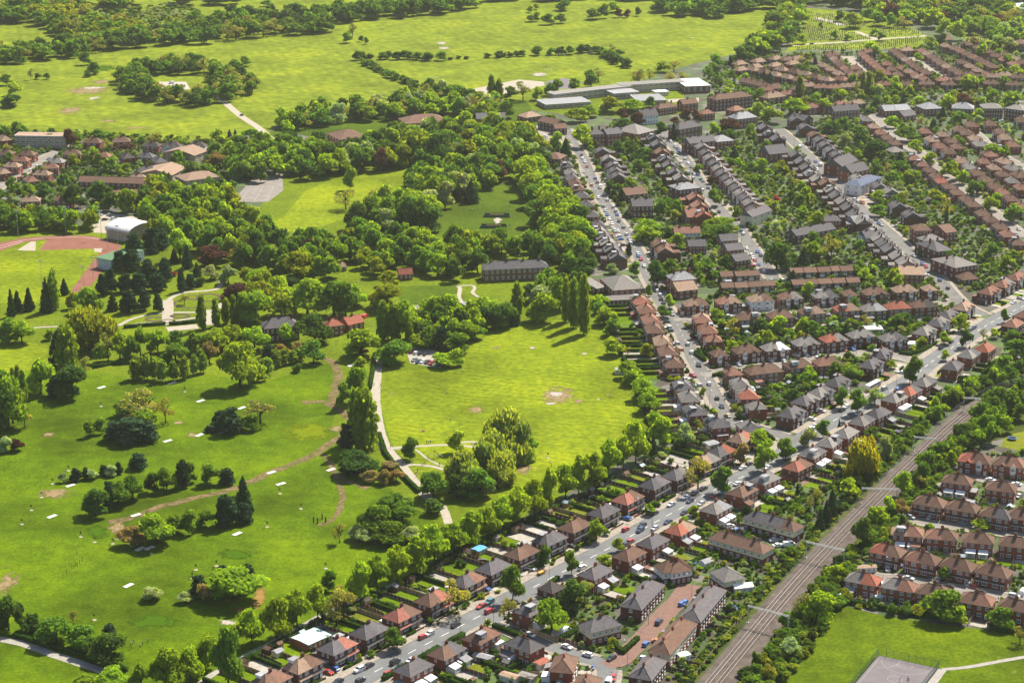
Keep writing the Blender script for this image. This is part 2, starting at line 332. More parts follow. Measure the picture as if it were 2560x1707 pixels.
# roads ---------------------------------------------------------------
ROADS = {
 'main_road': ('N2:-1500,2440 N2:-400,1860 N2:670,1310 N2:1380,925 N2:2040,580 h:1340,903 h:1580,778 h:1850,640 E:1030,1420 E:1280,1285 E:1560,1130 E:1850,995 E:2200,815 F:170,630 F:480,440 F:720,320 F:1000,170 F:1250,25 D:1400,1385 D:1640,1215 D:2000,985 D:2200,875 D:2600,690', 10.5, 3.6, 'asphalt', 'on the main road'),
 'middle_street': ('A:130,560 A:200,690 A:270,790 A:330,910 A:400,1080 A:480,1230 A:600,1420 A:690,1540 C:780,180 C:860,330 C:940,500 C:1010,640 C:1060,760 C:1210,960 C:1300,1130 C:1400,1350 C:1500,1510 E:1560,130 E:1640,290 E:1730,410 E:1830,500', 7.5, 2.4, 'asphalt2', 'on the street beside the park houses'),
 'second_street': ('A:1060,560 A:1110,630 A:1180,720 A:1320,880 A:1450,1080 A:1560,1240 A:1690,1400 A:1840,1550 C:1880,120 C:1960,240 C:2060,380 C:2170,540', 7.5, 2.2, 'asphalt2', 'on the second terraced street'),
 'third_street': ('B:-60,560 B:60,660 B:200,790 B:330,920 B:450,1040 B:600,1180 B:740,1320 B:900,1460 B:1000,1550 D:1060,110 D:1200,240 D:1370,400 D:1530,560 D:1640,690 D:1760,800 D:1960,900', 8.0, 2.2, 'asphalt2', 'on the third terraced street'),
 'fourth_street': ('B:880,420 B:950,490 B:1060,600 B:1200,720 B:1330,800 B:1500,970 B:1680,1100 B:1850,1230 B:2060,1390 B:2200,1500 B:2350,1620', 7.5, 2.2, 'old_asphalt', 'on the tree lined street at the right'),
 'fifth_street': ('B:1860,590 B:1930,650 B:1990,720 B:2100,800 B:2220,870 B:2420,960', 6.5, 2.0, 'old_asphalt', 'on the cul-de-sac at the far right'),
 'upper_crescent': ('C:1200,940 C:1360,925 C:1500,905 C:1900,885 D:100,850 D:450,810 D:760,780 D:1200,770 D:1640,790', 6.0, 1.8, 'old_asphalt', 'on the crescent between the semis'),
 'lower_crescent': ('C:1470,1490 C:1600,1460 C:1750,1430 C:2000,1400 C:2352,1378 D:300,1320 D:600,1285 D:850,1265 D:1100,1300 D:1300,1350', 6.0, 1.8, 'old_asphalt', 'on the lower crescent'),
 'corner_street': ('E:1720,400 E:1850,465 E:1990,505 E:2200,570 E:2420,650', 7.5, 1.8, 'asphalt2', 'on the side street above the main road'),
 'lower_side_street': ('N3:480,150 N3:640,330 N3:860,480 N3:1300,690 N3:1900,925 N3:2352,1085 N4:130,1110 N4:330,1200 N4:450,1330 N4:420,1568 N4:300,1800', 7.0, 1.8, 'asphalt', 'on the side street below the main road'),
 'brick_street': ('N4:430,1230 N4:720,1110 N4:860,960 N4:1050,810 N4:1350,490 N4:1680,110 G:1150,445 G:1195,385 G:1225,345', 6.6, .9, 'setts', 'on the brick paved street'),
 'estate_road': ('Q:300,560 Q:460,590 Q:640,590 Q:900,645 Q:1400,725 Q:1900,810 Q:2226,875 Q:2500,930', 6.5, 1.6, 'old_asphalt', 'on the railway side estate road'),
 'estate_lane': ('F:1640,930 F:1800,960 F:2000,1020 F:2200,1060 F:2400,1110', 6.0, 1.4, 'old_asphalt', 'on the upper estate lane'),
 'estate_middle_road': ('F:1230,1390 F:1400,1440 F:1800,1490 F:2050,1520 F:2400,1590', 6.0, 1.4, 'old_asphalt', 'on the middle estate road'),
 'left_town_road': ('a:-300,1430 a:0,1275 a:150,1180 a:330,1070 a:420,1040', 9, 2, 'old_asphalt', 'on the road through the left hand town'),
 'far_street': ('H:600,205 H:640,240 H:672,272', 8, 2, 'pavement', 'on the far estate street'),
 'distant_street': ('H:870,210 H:960,262 H:1045,312', 8, 2, 'pavement', 'on the distant estate street'),
 'edge_street': ('H:1090,150 H:1180,200 H:1300,260', 7, 2, 'old_asphalt', 'on the estate street by the far edge'),
 'park_top_road': ('b:1380,860 b:1420,940 b:1500,970 b:1580,1000', 7, 1.5, 'pavement', 'at the junction behind the park trees'),
}
RL = {}
for k, (s, wd, pv, m, lab) in ROADS.items(): RL[k] = (resample(smooth(path(s), 8), 3.0), wd, pv, m, lab)
ROADPTS = {k: np.array([(p.x, p.y) for p in v[0]]) for k, v in RL.items()}
def road_near(x, y, skip=None):
    best = (1e9, None, 0)
    for k, A in ROADPTS.items():
        if k == skip: continue
        d = np.hypot(A[:, 0] - x, A[:, 1] - y); i = int(d.argmin())
        if d[i] - RL[k][1] / 2 < best[0]: best = (d[i] - RL[k][1] / 2, k, i)
    return best
def road_dir(k, i):
    A = ROADPTS[k]; a, b = A[max(i - 1, 0)], A[min(i + 1, len(A) - 1)]; return math.atan2(b[1] - a[1], b[0] - a[0])
for n_i, (k, (P, wd, pv, m, lab)) in enumerate(RL.items()):
    strip(k, P, -wd / 2, wd / 2, .05 + .008 * n_i, M[m])
    for sg in (-1, 1):
        ok = lambda q, k=k: road_near(q.x, q.y, k)[0] > .25
        a, b = sg * wd / 2, sg * (wd / 2 + pv)
        strip('pavement', P, min(a, b), max(a, b), .02 + .003 * n_i, (M['pavement'] if k != 'brick_street' else M['setts'], M['kerb']), ok, .17)
def dashes(k, every, ln, off, wd, z, m='white_line', i0=0, i1=9999):
    P = RL[k][0]; N = normals(P); b = MB(); s = resample(P, every)
    NS = normals(s)
    for j, (p, nn) in enumerate(zip(s, NS)):
        if not i0 <= j < i1: continue
        d = Vector((-nn.y, nn.x, 0)); c = p + nn * off
        b.face([(q.x, q.y, z) for q in (c - d * ln / 2 - nn * wd / 2, c - d * ln / 2 + nn * wd / 2, c + d * ln / 2 + nn * wd / 2, c + d * ln / 2 - nn * wd / 2)])
    o = obj('road_marking', b.mesh('road_marking', [M[m]])); tag(o, kind='structure')
dashes('main_road', 9.0, 4.2, 0, .2, .07)
dashes('middle_street', 9.0, 3.0, 0, .12, .09)
P = RL['lower_side_street'][0]
strip('road_marking', P[3:14], -3.45, -3.1, .15, M['yellow_line']); strip('road_marking', P[2:8], 3.1, 3.45, .15, M['yellow_line'])
strip('driveway', resample(smooth(path('a:1440,620 a:1500,670 a:1640,790 a:1760,870 a:1850,950')), 4), -3, 3, .05, M['path'])
sheet('car_park', pts('a', '1000,560 1270,560 1300,610 1130,625'), M['drive'], .06)
sheet('car_park', pts('a', '630,1455 850,1465 1010,1500 1030,1540 900,1600 640,1590'), M['path'], .06)
sheet('car_park', pts('e', '440,830 640,860 720,905 690,985 480,950'), M['drive'], .06)
sheet('tennis_courts', pts('a', '1800,1140 1925,1140 1935,1300 1830,1380 1580,1380 1690,1260'), M['old_asphalt'], .06)
sheet('school_yard', pts('b', '900,610 1220,545 1390,560 1400,585 1180,640 960,655'), M['path'], .06)
sheet('school_yard', pts('b', '1400,560 1520,535 1660,565 1560,610 1420,610'), M['court'], .06)
sheet('school_yard', pts('A', '1130,270 1440,255 1440,295 1150,300'), M['path'], .06)
# tennis court lines
b = MB()
for q in ('1640,1310 1860,1270', '1600,1350 1880,1320', '1720,1270 1640,1370', '1800,1270 1740,1370', '1870,1270 1820,1370'):
    a_, c_ = pts('a', q); d_ = (c_ - a_).normalized(); n_ = Vector((d_.y, -d_.x, 0)) * .10
    b.face([(v.x, v.y, .08) for v in (a_ - n_, a_ + n_, c_ + n_, c_ - n_)])
tag(obj('court_marking', b.mesh('court_marking', [M['court_paint']])), kind='structure')

# park paths
ZC = [0]
def zz():
    ZC[0] += 1; return .07 + .0022 * ZC[0]
def walk(s, wd, m='path', z=None, name='park_path', n=8):
    z = zz(); return strip(name, resample(smooth(path(s), n), 2.0), -wd / 2, wd / 2, z, M[m], jitter=.12)
walk('e:262,905 e:258,940 e:240,1160 e:245,1260 e:275,1430 e:325,1540 h:400,60 h:480,160 h:560,260 h:640,330', 5.0)
walk('h:690,350 h:715,400 h:742,480', 3.6)
walk('e:340,1530 e:480,1520 e:750,1508 e:940,1524', 2.2); walk('e:740,1505 e:860,1488 e:940,1488', 2.0)
walk('h:420,85 h:520,78 h:640,92 h:760,130', 2.2); walk('e:355,1540 h:500,-30 h:600,40 h:700,90', 1.2, 'grey_path')
walk('g:-200,1235 g:0,1268 g:160,1300 g:340,1365 g:520,1425 g:700,1485 g:800,1540', 4.0, 'grey_path')
walk('g:1280,1660 g:1420,1530 g:1660,1390 g:1900,1270 h:-40,1060 h:170,990 h:400,880 h:600,790 h:700,715 h:760,685', 2.6, 'grey_path', name='back_lane')
walk('i:1790,1475 i:1950,1460 i:2150,1425 i:2349,1390 i:2600,1350', 2.0, 'grey_path'); walk('i:1790,1475 i:1700,1600 i:1650,1680', 3.0, 'grey_path')
for s, wd in (('g:740,470 g:900,440 g:1100,365 g:1350,300 g:1600,240 g:1850,130 g:2100,30 d:2250,1500 d:2349,1440', 4.5), ('d:2349,1300 d:2260,1240 d:2200,1215 d:2060,1220', 4), ('d:2260,1235 d:2290,1120 d:2310,1020 d:2270,940 d:2200,915', 4.5), ('d:2349,1300 e:80,1330 e:100,1400', 5), ('g:2200,0 g:2260,80 g:2310,190 g:2340,300 g:2290,430 g:2180,495', 2.6), ('h:-40,150 h:60,190 h:190,240', 4), ('e:0,1260 e:60,1330', 3)):
    strip('worn_track', resample(smooth(path(s)), 2), -wd / 2, wd / 2, zz(), M['earth'], jitter=.5)
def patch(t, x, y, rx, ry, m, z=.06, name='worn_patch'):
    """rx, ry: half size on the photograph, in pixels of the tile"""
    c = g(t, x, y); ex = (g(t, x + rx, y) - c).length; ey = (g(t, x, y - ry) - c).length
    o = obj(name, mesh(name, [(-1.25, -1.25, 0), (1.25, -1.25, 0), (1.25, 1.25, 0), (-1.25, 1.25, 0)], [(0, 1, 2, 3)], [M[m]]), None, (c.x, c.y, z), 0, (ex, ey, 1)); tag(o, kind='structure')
for i, a in enumerate((('e', 1490, 1170, 160, 75, 'soft_earth'), ('e', 1475, 1160, 75, 22, 'soft_puddle'), ('e', 1440, 1225, 50, 14, 'soft_puddle'), ('e', 1625, 1210, 40, 22, 'soft_earth'), ('e', 925, 1270, 85, 35, 'soft_earth'), ('e', 1315, 845, 30, 10, 'soft_puddle'), ('e', 1670, 885, 28, 10, 'soft_puddle'),
     ('e', 1765, 1197, 16, 7, 'soft_puddle'), ('e', 1830, 1166, 18, 8, 'soft_earth'), ('e', 355, 1155, 25, 12, 'soft_earth'), ('e', 1065, 845, 25, 12, 'soft_earth'), ('d', 2110, 1420, 260, 90, 'soft_yellow'), ('d', 2300, 1400, 60, 30, 'soft_earth'), ('g', 800, 500, 80, 55, 'soft_earth'),
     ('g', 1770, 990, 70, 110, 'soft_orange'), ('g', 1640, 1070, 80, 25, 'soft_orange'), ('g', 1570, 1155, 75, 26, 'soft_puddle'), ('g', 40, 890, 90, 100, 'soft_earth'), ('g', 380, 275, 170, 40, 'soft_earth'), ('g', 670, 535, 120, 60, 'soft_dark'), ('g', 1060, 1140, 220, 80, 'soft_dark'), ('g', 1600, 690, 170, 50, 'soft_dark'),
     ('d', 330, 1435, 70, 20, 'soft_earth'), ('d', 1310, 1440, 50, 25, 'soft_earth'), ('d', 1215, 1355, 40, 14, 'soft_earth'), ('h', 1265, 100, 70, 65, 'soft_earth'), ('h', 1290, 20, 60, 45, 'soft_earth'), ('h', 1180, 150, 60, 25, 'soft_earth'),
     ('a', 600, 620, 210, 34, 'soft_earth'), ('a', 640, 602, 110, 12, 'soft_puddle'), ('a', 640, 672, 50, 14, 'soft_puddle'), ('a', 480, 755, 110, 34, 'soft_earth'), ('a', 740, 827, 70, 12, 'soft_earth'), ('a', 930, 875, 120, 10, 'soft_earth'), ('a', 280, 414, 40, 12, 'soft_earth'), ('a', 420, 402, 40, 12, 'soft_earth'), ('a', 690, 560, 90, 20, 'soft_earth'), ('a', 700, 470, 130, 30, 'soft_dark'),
     ('b', 695, 296, 45, 13, 'soft_puddle'), ('b', 710, 330, 50, 11, 'soft_puddle'), ('b', 1360, 510, 70, 16, 'soft_puddle'), ('c', 85, 260, 14, 6, 'soft_puddle'), ('b', 1075, 1500, 35, 40, 'soft_puddle'))):
    patch(*a, z=.046 + .0006 * i)
# athletics track
sheet('running_track', pts('d', '-900,240 -300,180 0,128 160,95 400,78 620,82 760,112 828,150 800,205 720,300 640,400 525,492 488,470 495,440 690,185 680,168 265,180 325,106 160,126 0,186 -300,250 -900,320'), M['track_red'], .06)
sheet('long_jump_pit', pts('d', '245,120 210,122 115,180 242,184'), M['path'], .07)
sheet('track_apron', pts('d', '640,168 700,166 690,196 645,190'), M['path'], .075)
for s in ('d:-300,215 d:0,150 d:160,112 d:400,92 d:620,96 d:740,124', 'd:-300,232 d:0,166 d:160,120'):
    strip('lane_line', resample(smooth(path(s)), 3), -.12, .12, .08, M['white_line'])
# formal garden
for s, wd in (('d:1145,520 d:1148,570 d:1145,620 d:1140,690', 6), ('d:810,695 d:900,650 d:1010,622 d:1145,606 d:1350,604', 2.5), ('d:850,705 d:950,680 d:1140,672 d:1240,655 d:1350,640', 2.5), ('d:1140,720 d:1350,700', 8), ('d:1145,520 d:1250,470 d:1480,445 d:1510,370', 3), ('d:1350,605 d:1430,600 d:1440,690', 5), ('d:1435,610 d:1530,540', 4), ('d:140,715 d:300,705 d:420,700', 2)):
    strip('garden_path', resample(smooth(path(s)), 2), -wd / 2, wd / 2, zz(), M['path'])
sheet('garden_lawn', pts('d', '1160,500 1300,460 1500,455 1520,520 1420,600 1165,600'), M['park'], .06)
def bed(t, x, y, rx, ry, a0, a1, wd, z):
    P = [g(t, x + rx * math.cos(R(a)), y + ry * math.sin(R(a))) for a in np.linspace(a0, a1, 26)]
    strip('flower_bed', P, -wd / 2, wd / 2, z, M['soil'])
for i, q in enumerate(((1290, 545, 100, 30, 0, 360, 1.6), (1420, 545, 60, 20, 0, 360, 1.4), (1425, 500, 75, 22, 150, 400, 2.2), (1330, 500, 50, 14, 30, 330, 1.2), (1060, 650, 60, 14, 0, 360, 2), (1230, 630, 60, 12, 0, 360, 2), (1145, 665, 45, 12, 0, 360, 1.5))): bed('d', *q, .09 + .004 * i)
walk('e:800,425 e:820,440 e:812,500 e:835,540', 2.4, 'path'); walk('e:820,424 e:900,420 e:920,440 e:905,470 e:945,500', 2.0, 'path')
# ball court
CT = [g('i', *q) for q in ((1357, 1378), (1765, 1468))]; u_ = (CT[1] - CT[0]); cl_ = u_.length; u_.normalize(); v_ = Vector((u_.y, -u_.x, 0))
CTP = lambda a, b, z=0: CT[0] + u_ * a + v_ * b + Vector((0, 0, z))
sheet('ball_court', [CTP(0, 0), CTP(cl_, 0), CTP(cl_, 32), CTP(0, 32)], M['court'], .06)
b = MB()
def cline(P, wd=.11):
    for a_, c_ in zip(P, P[1:]):
        d_ = (c_ - a_).normalized(); n_ = Vector((d_.y, -d_.x, 0)) * wd / 2
        b.face([(q.x, q.y, .08) for q in (a_ - n_, a_ + n_, c_ + n_, c_ - n_)])
cline([CTP(1, .8), CTP(cl_ - 1, .8), CTP(cl_ - 1, 31), CTP(1, 31), CTP(1, .8)])
cline([CTP(cl_ * .5 + 9 * math.cos(t), .8 + 9 * math.sin(t)) for t in np.linspace(0, math.pi, 20)])
cline([CTP(3 + 5 * math.cos(t), 2 + 7 * math.sin(t)) for t in np.linspace(-.3, 1.7, 14)])
cline([CTP(cl_ * .5 + 2.4 * math.cos(t), 15 + 2.4 * math.sin(t)) for t in np.linspace(0, 2 * math.pi, 20)])
cline([CTP(cl_ * .5 - 2.5, .8), CTP(cl_ * .5 - 2.5, 5), CTP(cl_ * .5 + 2.5, 5), CTP(cl_ * .5 + 2.5, .8)])
tag(obj('court_marking', b.mesh('court_marking', [M['court_paint']])), kind='structure')

# railway ---------------------------------------------------------------
mid = smooth(path('N5:-400,2430 N5:332,1568 N5:960,800 N5:1612,0 R1:700,720 R1:1395,0 R2:80,930 R2:560,430 R2:1000,20 F:1410,700 F:1570,555 F:1730,408 F:1850,315 F:1990,240 F:2170,175 F:2400,120'), 10)
RAILS = resample(mid, 1.0)
for _ in range(3):                                      # ease the curve as a track would run
    q = [p.copy() for p in RAILS]
    for i in range(12, len(q) - 12): RAILS[i] = sum(q[i - 12:i + 13], Vector()) / 25
bed_ = strip('rail_ballast', RAILS[::3], -5.0, 7.4, .10, M['ballast'], h=.12)
strip('cess_path', RAILS[::3], 5.6, 7.0, .235, M['ballast'], jitter=.2)
rn = normals(RAILS)
rw_ = empty('railway_track', RAILS[0]); tag(rw_, 'double railway line with brown rails running through the cutting at right', 'railway')
for o4 in (-2.42, -.98, .98, 2.42):
    bb = MB()
    A = [(p + n * o4) for p, n in zip(RAILS[::4], rn[::4])]
    for p, q in zip(A, A[1:]):
        n = Vector((q.y - p.y, p.x - q.x, 0)).normalized() * .075
        for z0, e0, z1, e1 in ((.30, n, .50, n),):
            bb.face([p - e0 + Vector((0, 0, z1)), q - e0 + Vector((0, 0, z1)), q + e1 + Vector((0, 0, z1)), p + e1 + Vector((0, 0, z1))])
            bb.face([p - n + Vector((0, 0, z0)), q - n + Vector((0, 0, z0)), q - n + Vector((0, 0, z1)), p - n + Vector((0, 0, z1))])
            bb.face([q + n + Vector((0, 0, z0)), p + n + Vector((0, 0, z0)), p + n + Vector((0, 0, z1)), q + n + Vector((0, 0, z1))])
    r_ = bb.mesh('rail', [M['rail']]); r_.transform(__import__('mathutils').Matrix.Translation(-RAILS[0])); obj('rail', r_, rw_)
bb = MB(); SL = resample(RAILS, .75)
for p, n in zip(SL, normals(SL)):
    d = Vector((-n.y, n.x, 0)) * .13
    for c in (-1.7, 1.7):
        a0, a1 = p + n * (c - 1.25), p + n * (c + 1.25)
        for (v0, v1, z0, z1) in ((-d, d, .30, .30), (-d, -d, .2, .30), (d, d, .2, .30)):
            bb.face([(a0.x + v0.x, a0.y + v0.y, z0), (a1.x + v0.x, a1.y + v0.y, z0), (a1.x + v1.x, a1.y + v1.y, z1), (a0.x + v1.x, a0.y + v1.y, z1)])
s_ = bb.mesh('sleepers', [M['sleeper']]); s_.transform(__import__('mathutils').Matrix.Translation(-RAILS[0]))
tag(obj('sleepers', s_, rw_), kind='stuff')
def gantry(a, b_, label, h=7.2):
    c = (a + b_) / 2; t = empty('overhead_line_gantry', c, math.atan2(b_.y - a.y, b_.x - a.x)); tag(t, label, 'gantry', 'overhead line gantries across the railway')
    L = (b_ - a).length / 2
    for sg in (-1, 1):
        q = MB(); q.box(-.16, .16, -.16, .16, 0, h); q.box(-.4, .4, -.4, .4, 0, .5); obj('post', q.mesh('post', [M['steel']]), t, (sg * L, 0, 0))
        q = MB(); q.tube((sg * L, 0, h - 1.4), (sg * (L - 1.5), 0, h - .1), .09, .09, 5); obj('brace', q.mesh('brace', [M['steel']]), t)
    q = MB()
    for z in (h, h - .45):
        for y in (-.3, .3): q.box(-L, L, y - .05, y + .05, z - .05, z + .05)
    n = int(L * 2 / 1.2)
    for k in range(n):
        x0, x1 = -L + k * 2 * L / n, -L + (k + 1) * 2 * L / n
        q.tube((x0, -.3, h - .45 * (k % 2)), (x1, -.3, h - .45 * ((k + 1) % 2)), .04, .04, 4); q.tube((x0, .3, h - .45 * (k % 2)), (x1, .3, h - .45 * ((k + 1) % 2)), .04, .04, 4)
    obj('beam', q.mesh('beam', [M['steel']]), t)
    for x in (-1.7, 1.7):
        q = MB(); q.tube((x, 0, h - .5), (x, 0, h - 1.5), .05, .05, 5); q.tube((x, 0, h - 1.5), (x + .9, 0, h - 1.3), .04, .04, 5); obj('wire_hanger', q.mesh('wire_hanger', [M['dark_steel']]), t)
GA = [(g('N5', 978, 435), g('N5', 1735, 635), 'pale steel portal gantry over the railway nearest the bottom edge'),
      (g('R1', 430, 745), g('R1', 1165, 915), 'pale steel portal gantry second from the bottom along the railway'),
      (g('F', 755, 1250), g('F', 1100, 1262), 'pale steel portal gantry below the yellow willow by the railway'),
      (g('F', 1270, 740), g('F', 1480, 760), 'pale steel gantry between dark trees above the yellow willow'),
      (g('F', 1757, 350), g('F', 1960, 362), 'pale steel gantry half hidden in trees, farthest along the railway')]
for a in GA: gantry(*a)
bb = MB()
for off, zz in ((-1.7, 5.4), (1.7, 5.4), (-1.7, 6.2), (1.7, 6.2)):
    A = [p + n * off + Vector((0, 0, zz)) for p, n in zip(RAILS[::20], rn[::20])]
    for p, q in zip(A, A[1:]): bb.tube(p, q, .035, .035, 3, cap=False)
tag(obj('contact_wires', bb.mesh('contact_wires', [M['dark_steel']])), 'thin dark overhead wires strung between the railway gantries', 'wires')
# ------------------------------------------------------------------ words for labels
_o = 'first second third fourth fifth sixth seventh eighth ninth tenth eleventh twelfth thirteenth fourteenth fifteenth sixteenth seventeenth eighteenth nineteenth'.split()
_t = {2: 'twenty', 3: 'thirty', 4: 'forty', 5: 'fifty', 6: 'sixty', 7: 'seventy', 8: 'eighty', 9: 'ninety'}
def ordw(n):                                            # 1-based
    if n < 20: return _o[n - 1]
    if n >= 100: return 'hundred-and-' + (ordw(n - 100) if n > 100 else 'zeroth')
    return (_t[n // 10] + 'th').replace('yth', 'ieth') if n % 10 == 0 else _t[n // 10] + '-' + _o[n % 10 - 1]
# ------------------------------------------------------------------ building kit
_wc = {}
def window_mesh(w_, h_, dark=False):
    k = (round(w_, 2), round(h_, 2))
    if k not in _wc:
        b = MB(); f = .10; x, z = w_ / 2, h_ / 2
        b.face([(-x, -.03, -z), (x, -.03, -z), (x, -.03, z), (-x, -.03, z)], 1)
        b.box(-x, x, -.09, 0, z - f, z); b.box(-x - .05, x + .05, -.14, 0, -z - .05, -z + f)
        b.box(-x, -x + f, -.09, 0, -z + f, z - f); b.box(x - f, x, -.09, 0, -z + f, z - f)
        n = 2 if w_ > 1.7 else 1 if w_ > .95 else 0
        for i in range(n):
            c = -x + w_ * (i + 1) / (n + 1); b.box(c - .05, c + .05, -.09, 0, -z + f, z - f)
        if h_ > .9: b.box(-x + f, x - f, -.085, 0, z * .45 - .04, z * .45 + .04)
        _wc[k] = b.mesh('window', [M['frame'], M['glass']])
    return _wc[k]
def door_mesh():
    if 'door' not in _wc:
        b = MB(); b.box(-.42, .42, -.05, 0, .05, 2.0, 1); b.box(-.55, -.42, -.09, 0, 0, 2.12); b.box(.42, .55, -.09, 0, 0, 2.12); b.box(-.42, .42, -.09, 0, 2.0, 2.12); b.box(-.2, .2, -.06, 0, 1.3, 1.8, 2)
        _wc['door'] = b.mesh('door', [M['frame'], M['door'], M['glass']])
    return _wc['door']
def chimney_mesh(wd, dp, h, pots):
    k = ('ch', wd, dp, h, pots)
    if k not in _wc:
        b = MB(); b.box(-wd / 2, wd / 2, -dp / 2, dp / 2, -1.2, h); b.box(-wd / 2 - .08, wd / 2 + .08, -dp / 2 - .08, dp / 2 + .08, h - .3, h - .12)
        for i in range(pots):
            x = (i - (pots - 1) / 2) * wd / max(pots, 1) * .85; b.tube((x, 0, h), (x, 0, h + .5), .15, .12, 6, 1)
        _wc[k] = b.mesh('chimney', [M['wall_dark'], M['roof_tan']])
    return _wc[k]
def roof_mesh(x0, x1, D, E, RH, hl, hr, ov=.4, kind='hip'):
    k = ('rf', x0, x1, D, E, RH, hl, hr, kind)
    if k in _wc: return _wc[k]
    b = MB(); y = D / 2 + ov; z = E - .06
    a = x0 - (ov if hl is not None else 0); c = x1 + (ov if hr is not None else 0)
    ins = y * .95
    ra = a + ins if hl else a; rc = c - ins if hr else c
    if ra > rc: ra = rc = (ra + rc) / 2
    A, B_, C, D_ = (a, -y, z), (c, -y, z), (c, y, z), (a, y, z); P, Q = (ra, 0, E + RH), (rc, 0, E + RH)
    b.face([A, B_, Q, P]); b.face([C, D_, P, Q]); b.face([D_, C, B_, A])
    b.face([D_, A, P]) if hl else (b.face([D_, A, P]) if hl is not None else None)
    b.face([B_, C, Q]) if hr else (b.face([B_, C, Q]) if hr is not None else None)
    # ridge and hip capping, standing a little proud
    cap = MB(); 
    b.tube((ra, 0, E + RH + .02), (rc, 0, E + RH + .02), .13, .13, 5, 1, False)
    if hl:
        for s in (A, D_): b.tube(s, P, .11, .11, 4, 1, False)
    if hr:
        for s in (B_, C): b.tube(s, Q, .11, .11, 4, 1, False)
    b.box(a + .02, c - .02, -y - .05, -y + .02, z - .10, z + .01, 2); b.box(a + .02, c - .02, y - .02, y + .05, z - .10, z + .01, 2)   # gutters
    _wc[k] = b.mesh('roof', [M['roof_brown'], M['roof_tan'], M['roof_dark']]); return _wc[k]
def wall_mesh(L, D, E, RH=0, gable=False, split=0, bay=()):
    k = ('wl', L, D, E, RH, gable, split, bay)
    if k in _wc: return _wc[k]
    b = MB()
    if split: b.box(-L / 2, L / 2, -D / 2, D / 2, 0, split, 1, False, False); b.box(-L / 2 - .03, L / 2 + .03, -D / 2 - .03, D / 2 + .03, split, E, 0, False, True)
    else: b.box(-L / 2, L / 2, -D / 2, D / 2, 0, E, 0, False, False)
    if gable:
        t = RH * (D / 2) / (D / 2 + .4) - .12; x = L / 2 + (.03 if split else 0)
        b.face([(-x, D / 2, E), (-x, -D / 2, E), (-x, 0, E + t)]); b.face([(x, -D / 2, E), (x, D / 2, E), (x, 0, E + t)])
    _wc[k] = b.mesh('wall', [M['wall_red'], M['wall_red']]); return _wc[k]
def bay_mesh(E, wd=2.5, dp=.75):
    k = ('bay', E, wd)
    if k not in _wc:
        b = MB(); x = wd / 2; D = dp
        for z0, z1, m in ((0, .75, 1), (.75, 2.25, 1), (2.25, 3.25, 0), (3.25, E - .15, 0)):
            n = len(b.v)
            q = [(-x, 0), (-x * .62, -D), (x * .62, -D), (x, 0)]
            for i in range(3):
                (a0, b0), (a1, b1) = q[i], q[i + 1]; b.face([(a0, b0, z0), (a1, b1, z0), (a1, b1, z1), (a0, b0, z1)], m)
        t = E - .1
        b.face([(-x - .2, -D - .2, t), (x + .2, -D - .2, t), (0, -D - .2, t + 1.25)], 0)
        b.face([(-x - .25, -D - .3, t - .1), (0, -D - .3, t + 1.3), (0, 2.2, t + 1.3), (-x - .25, .5, t - .1)], 2); b.face([(0, -D - .3, t + 1.3), (x + .25, -D - .3, t - .1), (x + .25, .5, t - .1), (0, 2.2, t + 1.3)], 2)
        _wc[k] = b.mesh('bay', [M['wall_white'], M['wall_red'], M['roof_brown']])
    return _wc[k]
def lean_mesh(L, dp, z0, z1):
    k = ('lean', L, dp, z0, z1)
    if k not in _wc:
        b = MB(); x = L / 2
        b.face([(-x, -dp, z0), (x, -dp, z0), (x, .02, z1), (-x, .02, z1)]); b.face([(-x, .02, z0 - .1), (x, .02, z0 - .1), (x, -dp, z0 - .1), (-x, -dp, z0 - .1)])
        b.face([(-x, -dp, z0 - .1), (x, -dp, z0 - .1), (x, -dp, z0), (-x, -dp, z0)], 1)
        for s in (-1, 1): b.face([(s * x, -dp, z0 - .1), (s * x, -dp, z0), (s * x, .02, z1), (s * x, .02, z0 - .1)][::s])
        _wc[k] = b.mesh('porch_roof', [M['roof_brown'], M['frame']])
    return _wc[k]
def flat_roof_mesh(L, D, E):
    k = ('flat', L, D, E)
    if k not in _wc:
        b = MB(); x, y = L / 2 + .25, D / 2 + .25; b.box(-x, x, -y, y, E, E + .3, 1, False); b.box(-x + .2, x - .2, -y + .2, y - .2, E + .2, E + .22, 0, True, False)
        b.face([(-x, -y, E + .3), (x, -y, E + .3), (x - .2, -y + .2, E + .3), (-x + .2, -y + .2, E + .3)], 1); b.face([(x, y, E + .3), (-x, y, E + .3), (-x + .2, y - .2, E + .3), (x - .2, y - .2, E + .3)], 1)
        b.face([(x, -y, E + .3), (x, y, E + .3), (x - .2, y - .2, E + .3), (x - .2, -y + .2, E + .3)], 1); b.face([(-x, y, E + .3), (-x, -y, E + .3), (-x + .2, -y + .2, E + .3), (-x + .2, y - .2, E + .3)], 1)
        _wc[k] = b.mesh('roof', [M['roof_grey'], M['frame']])
    return _wc[k]

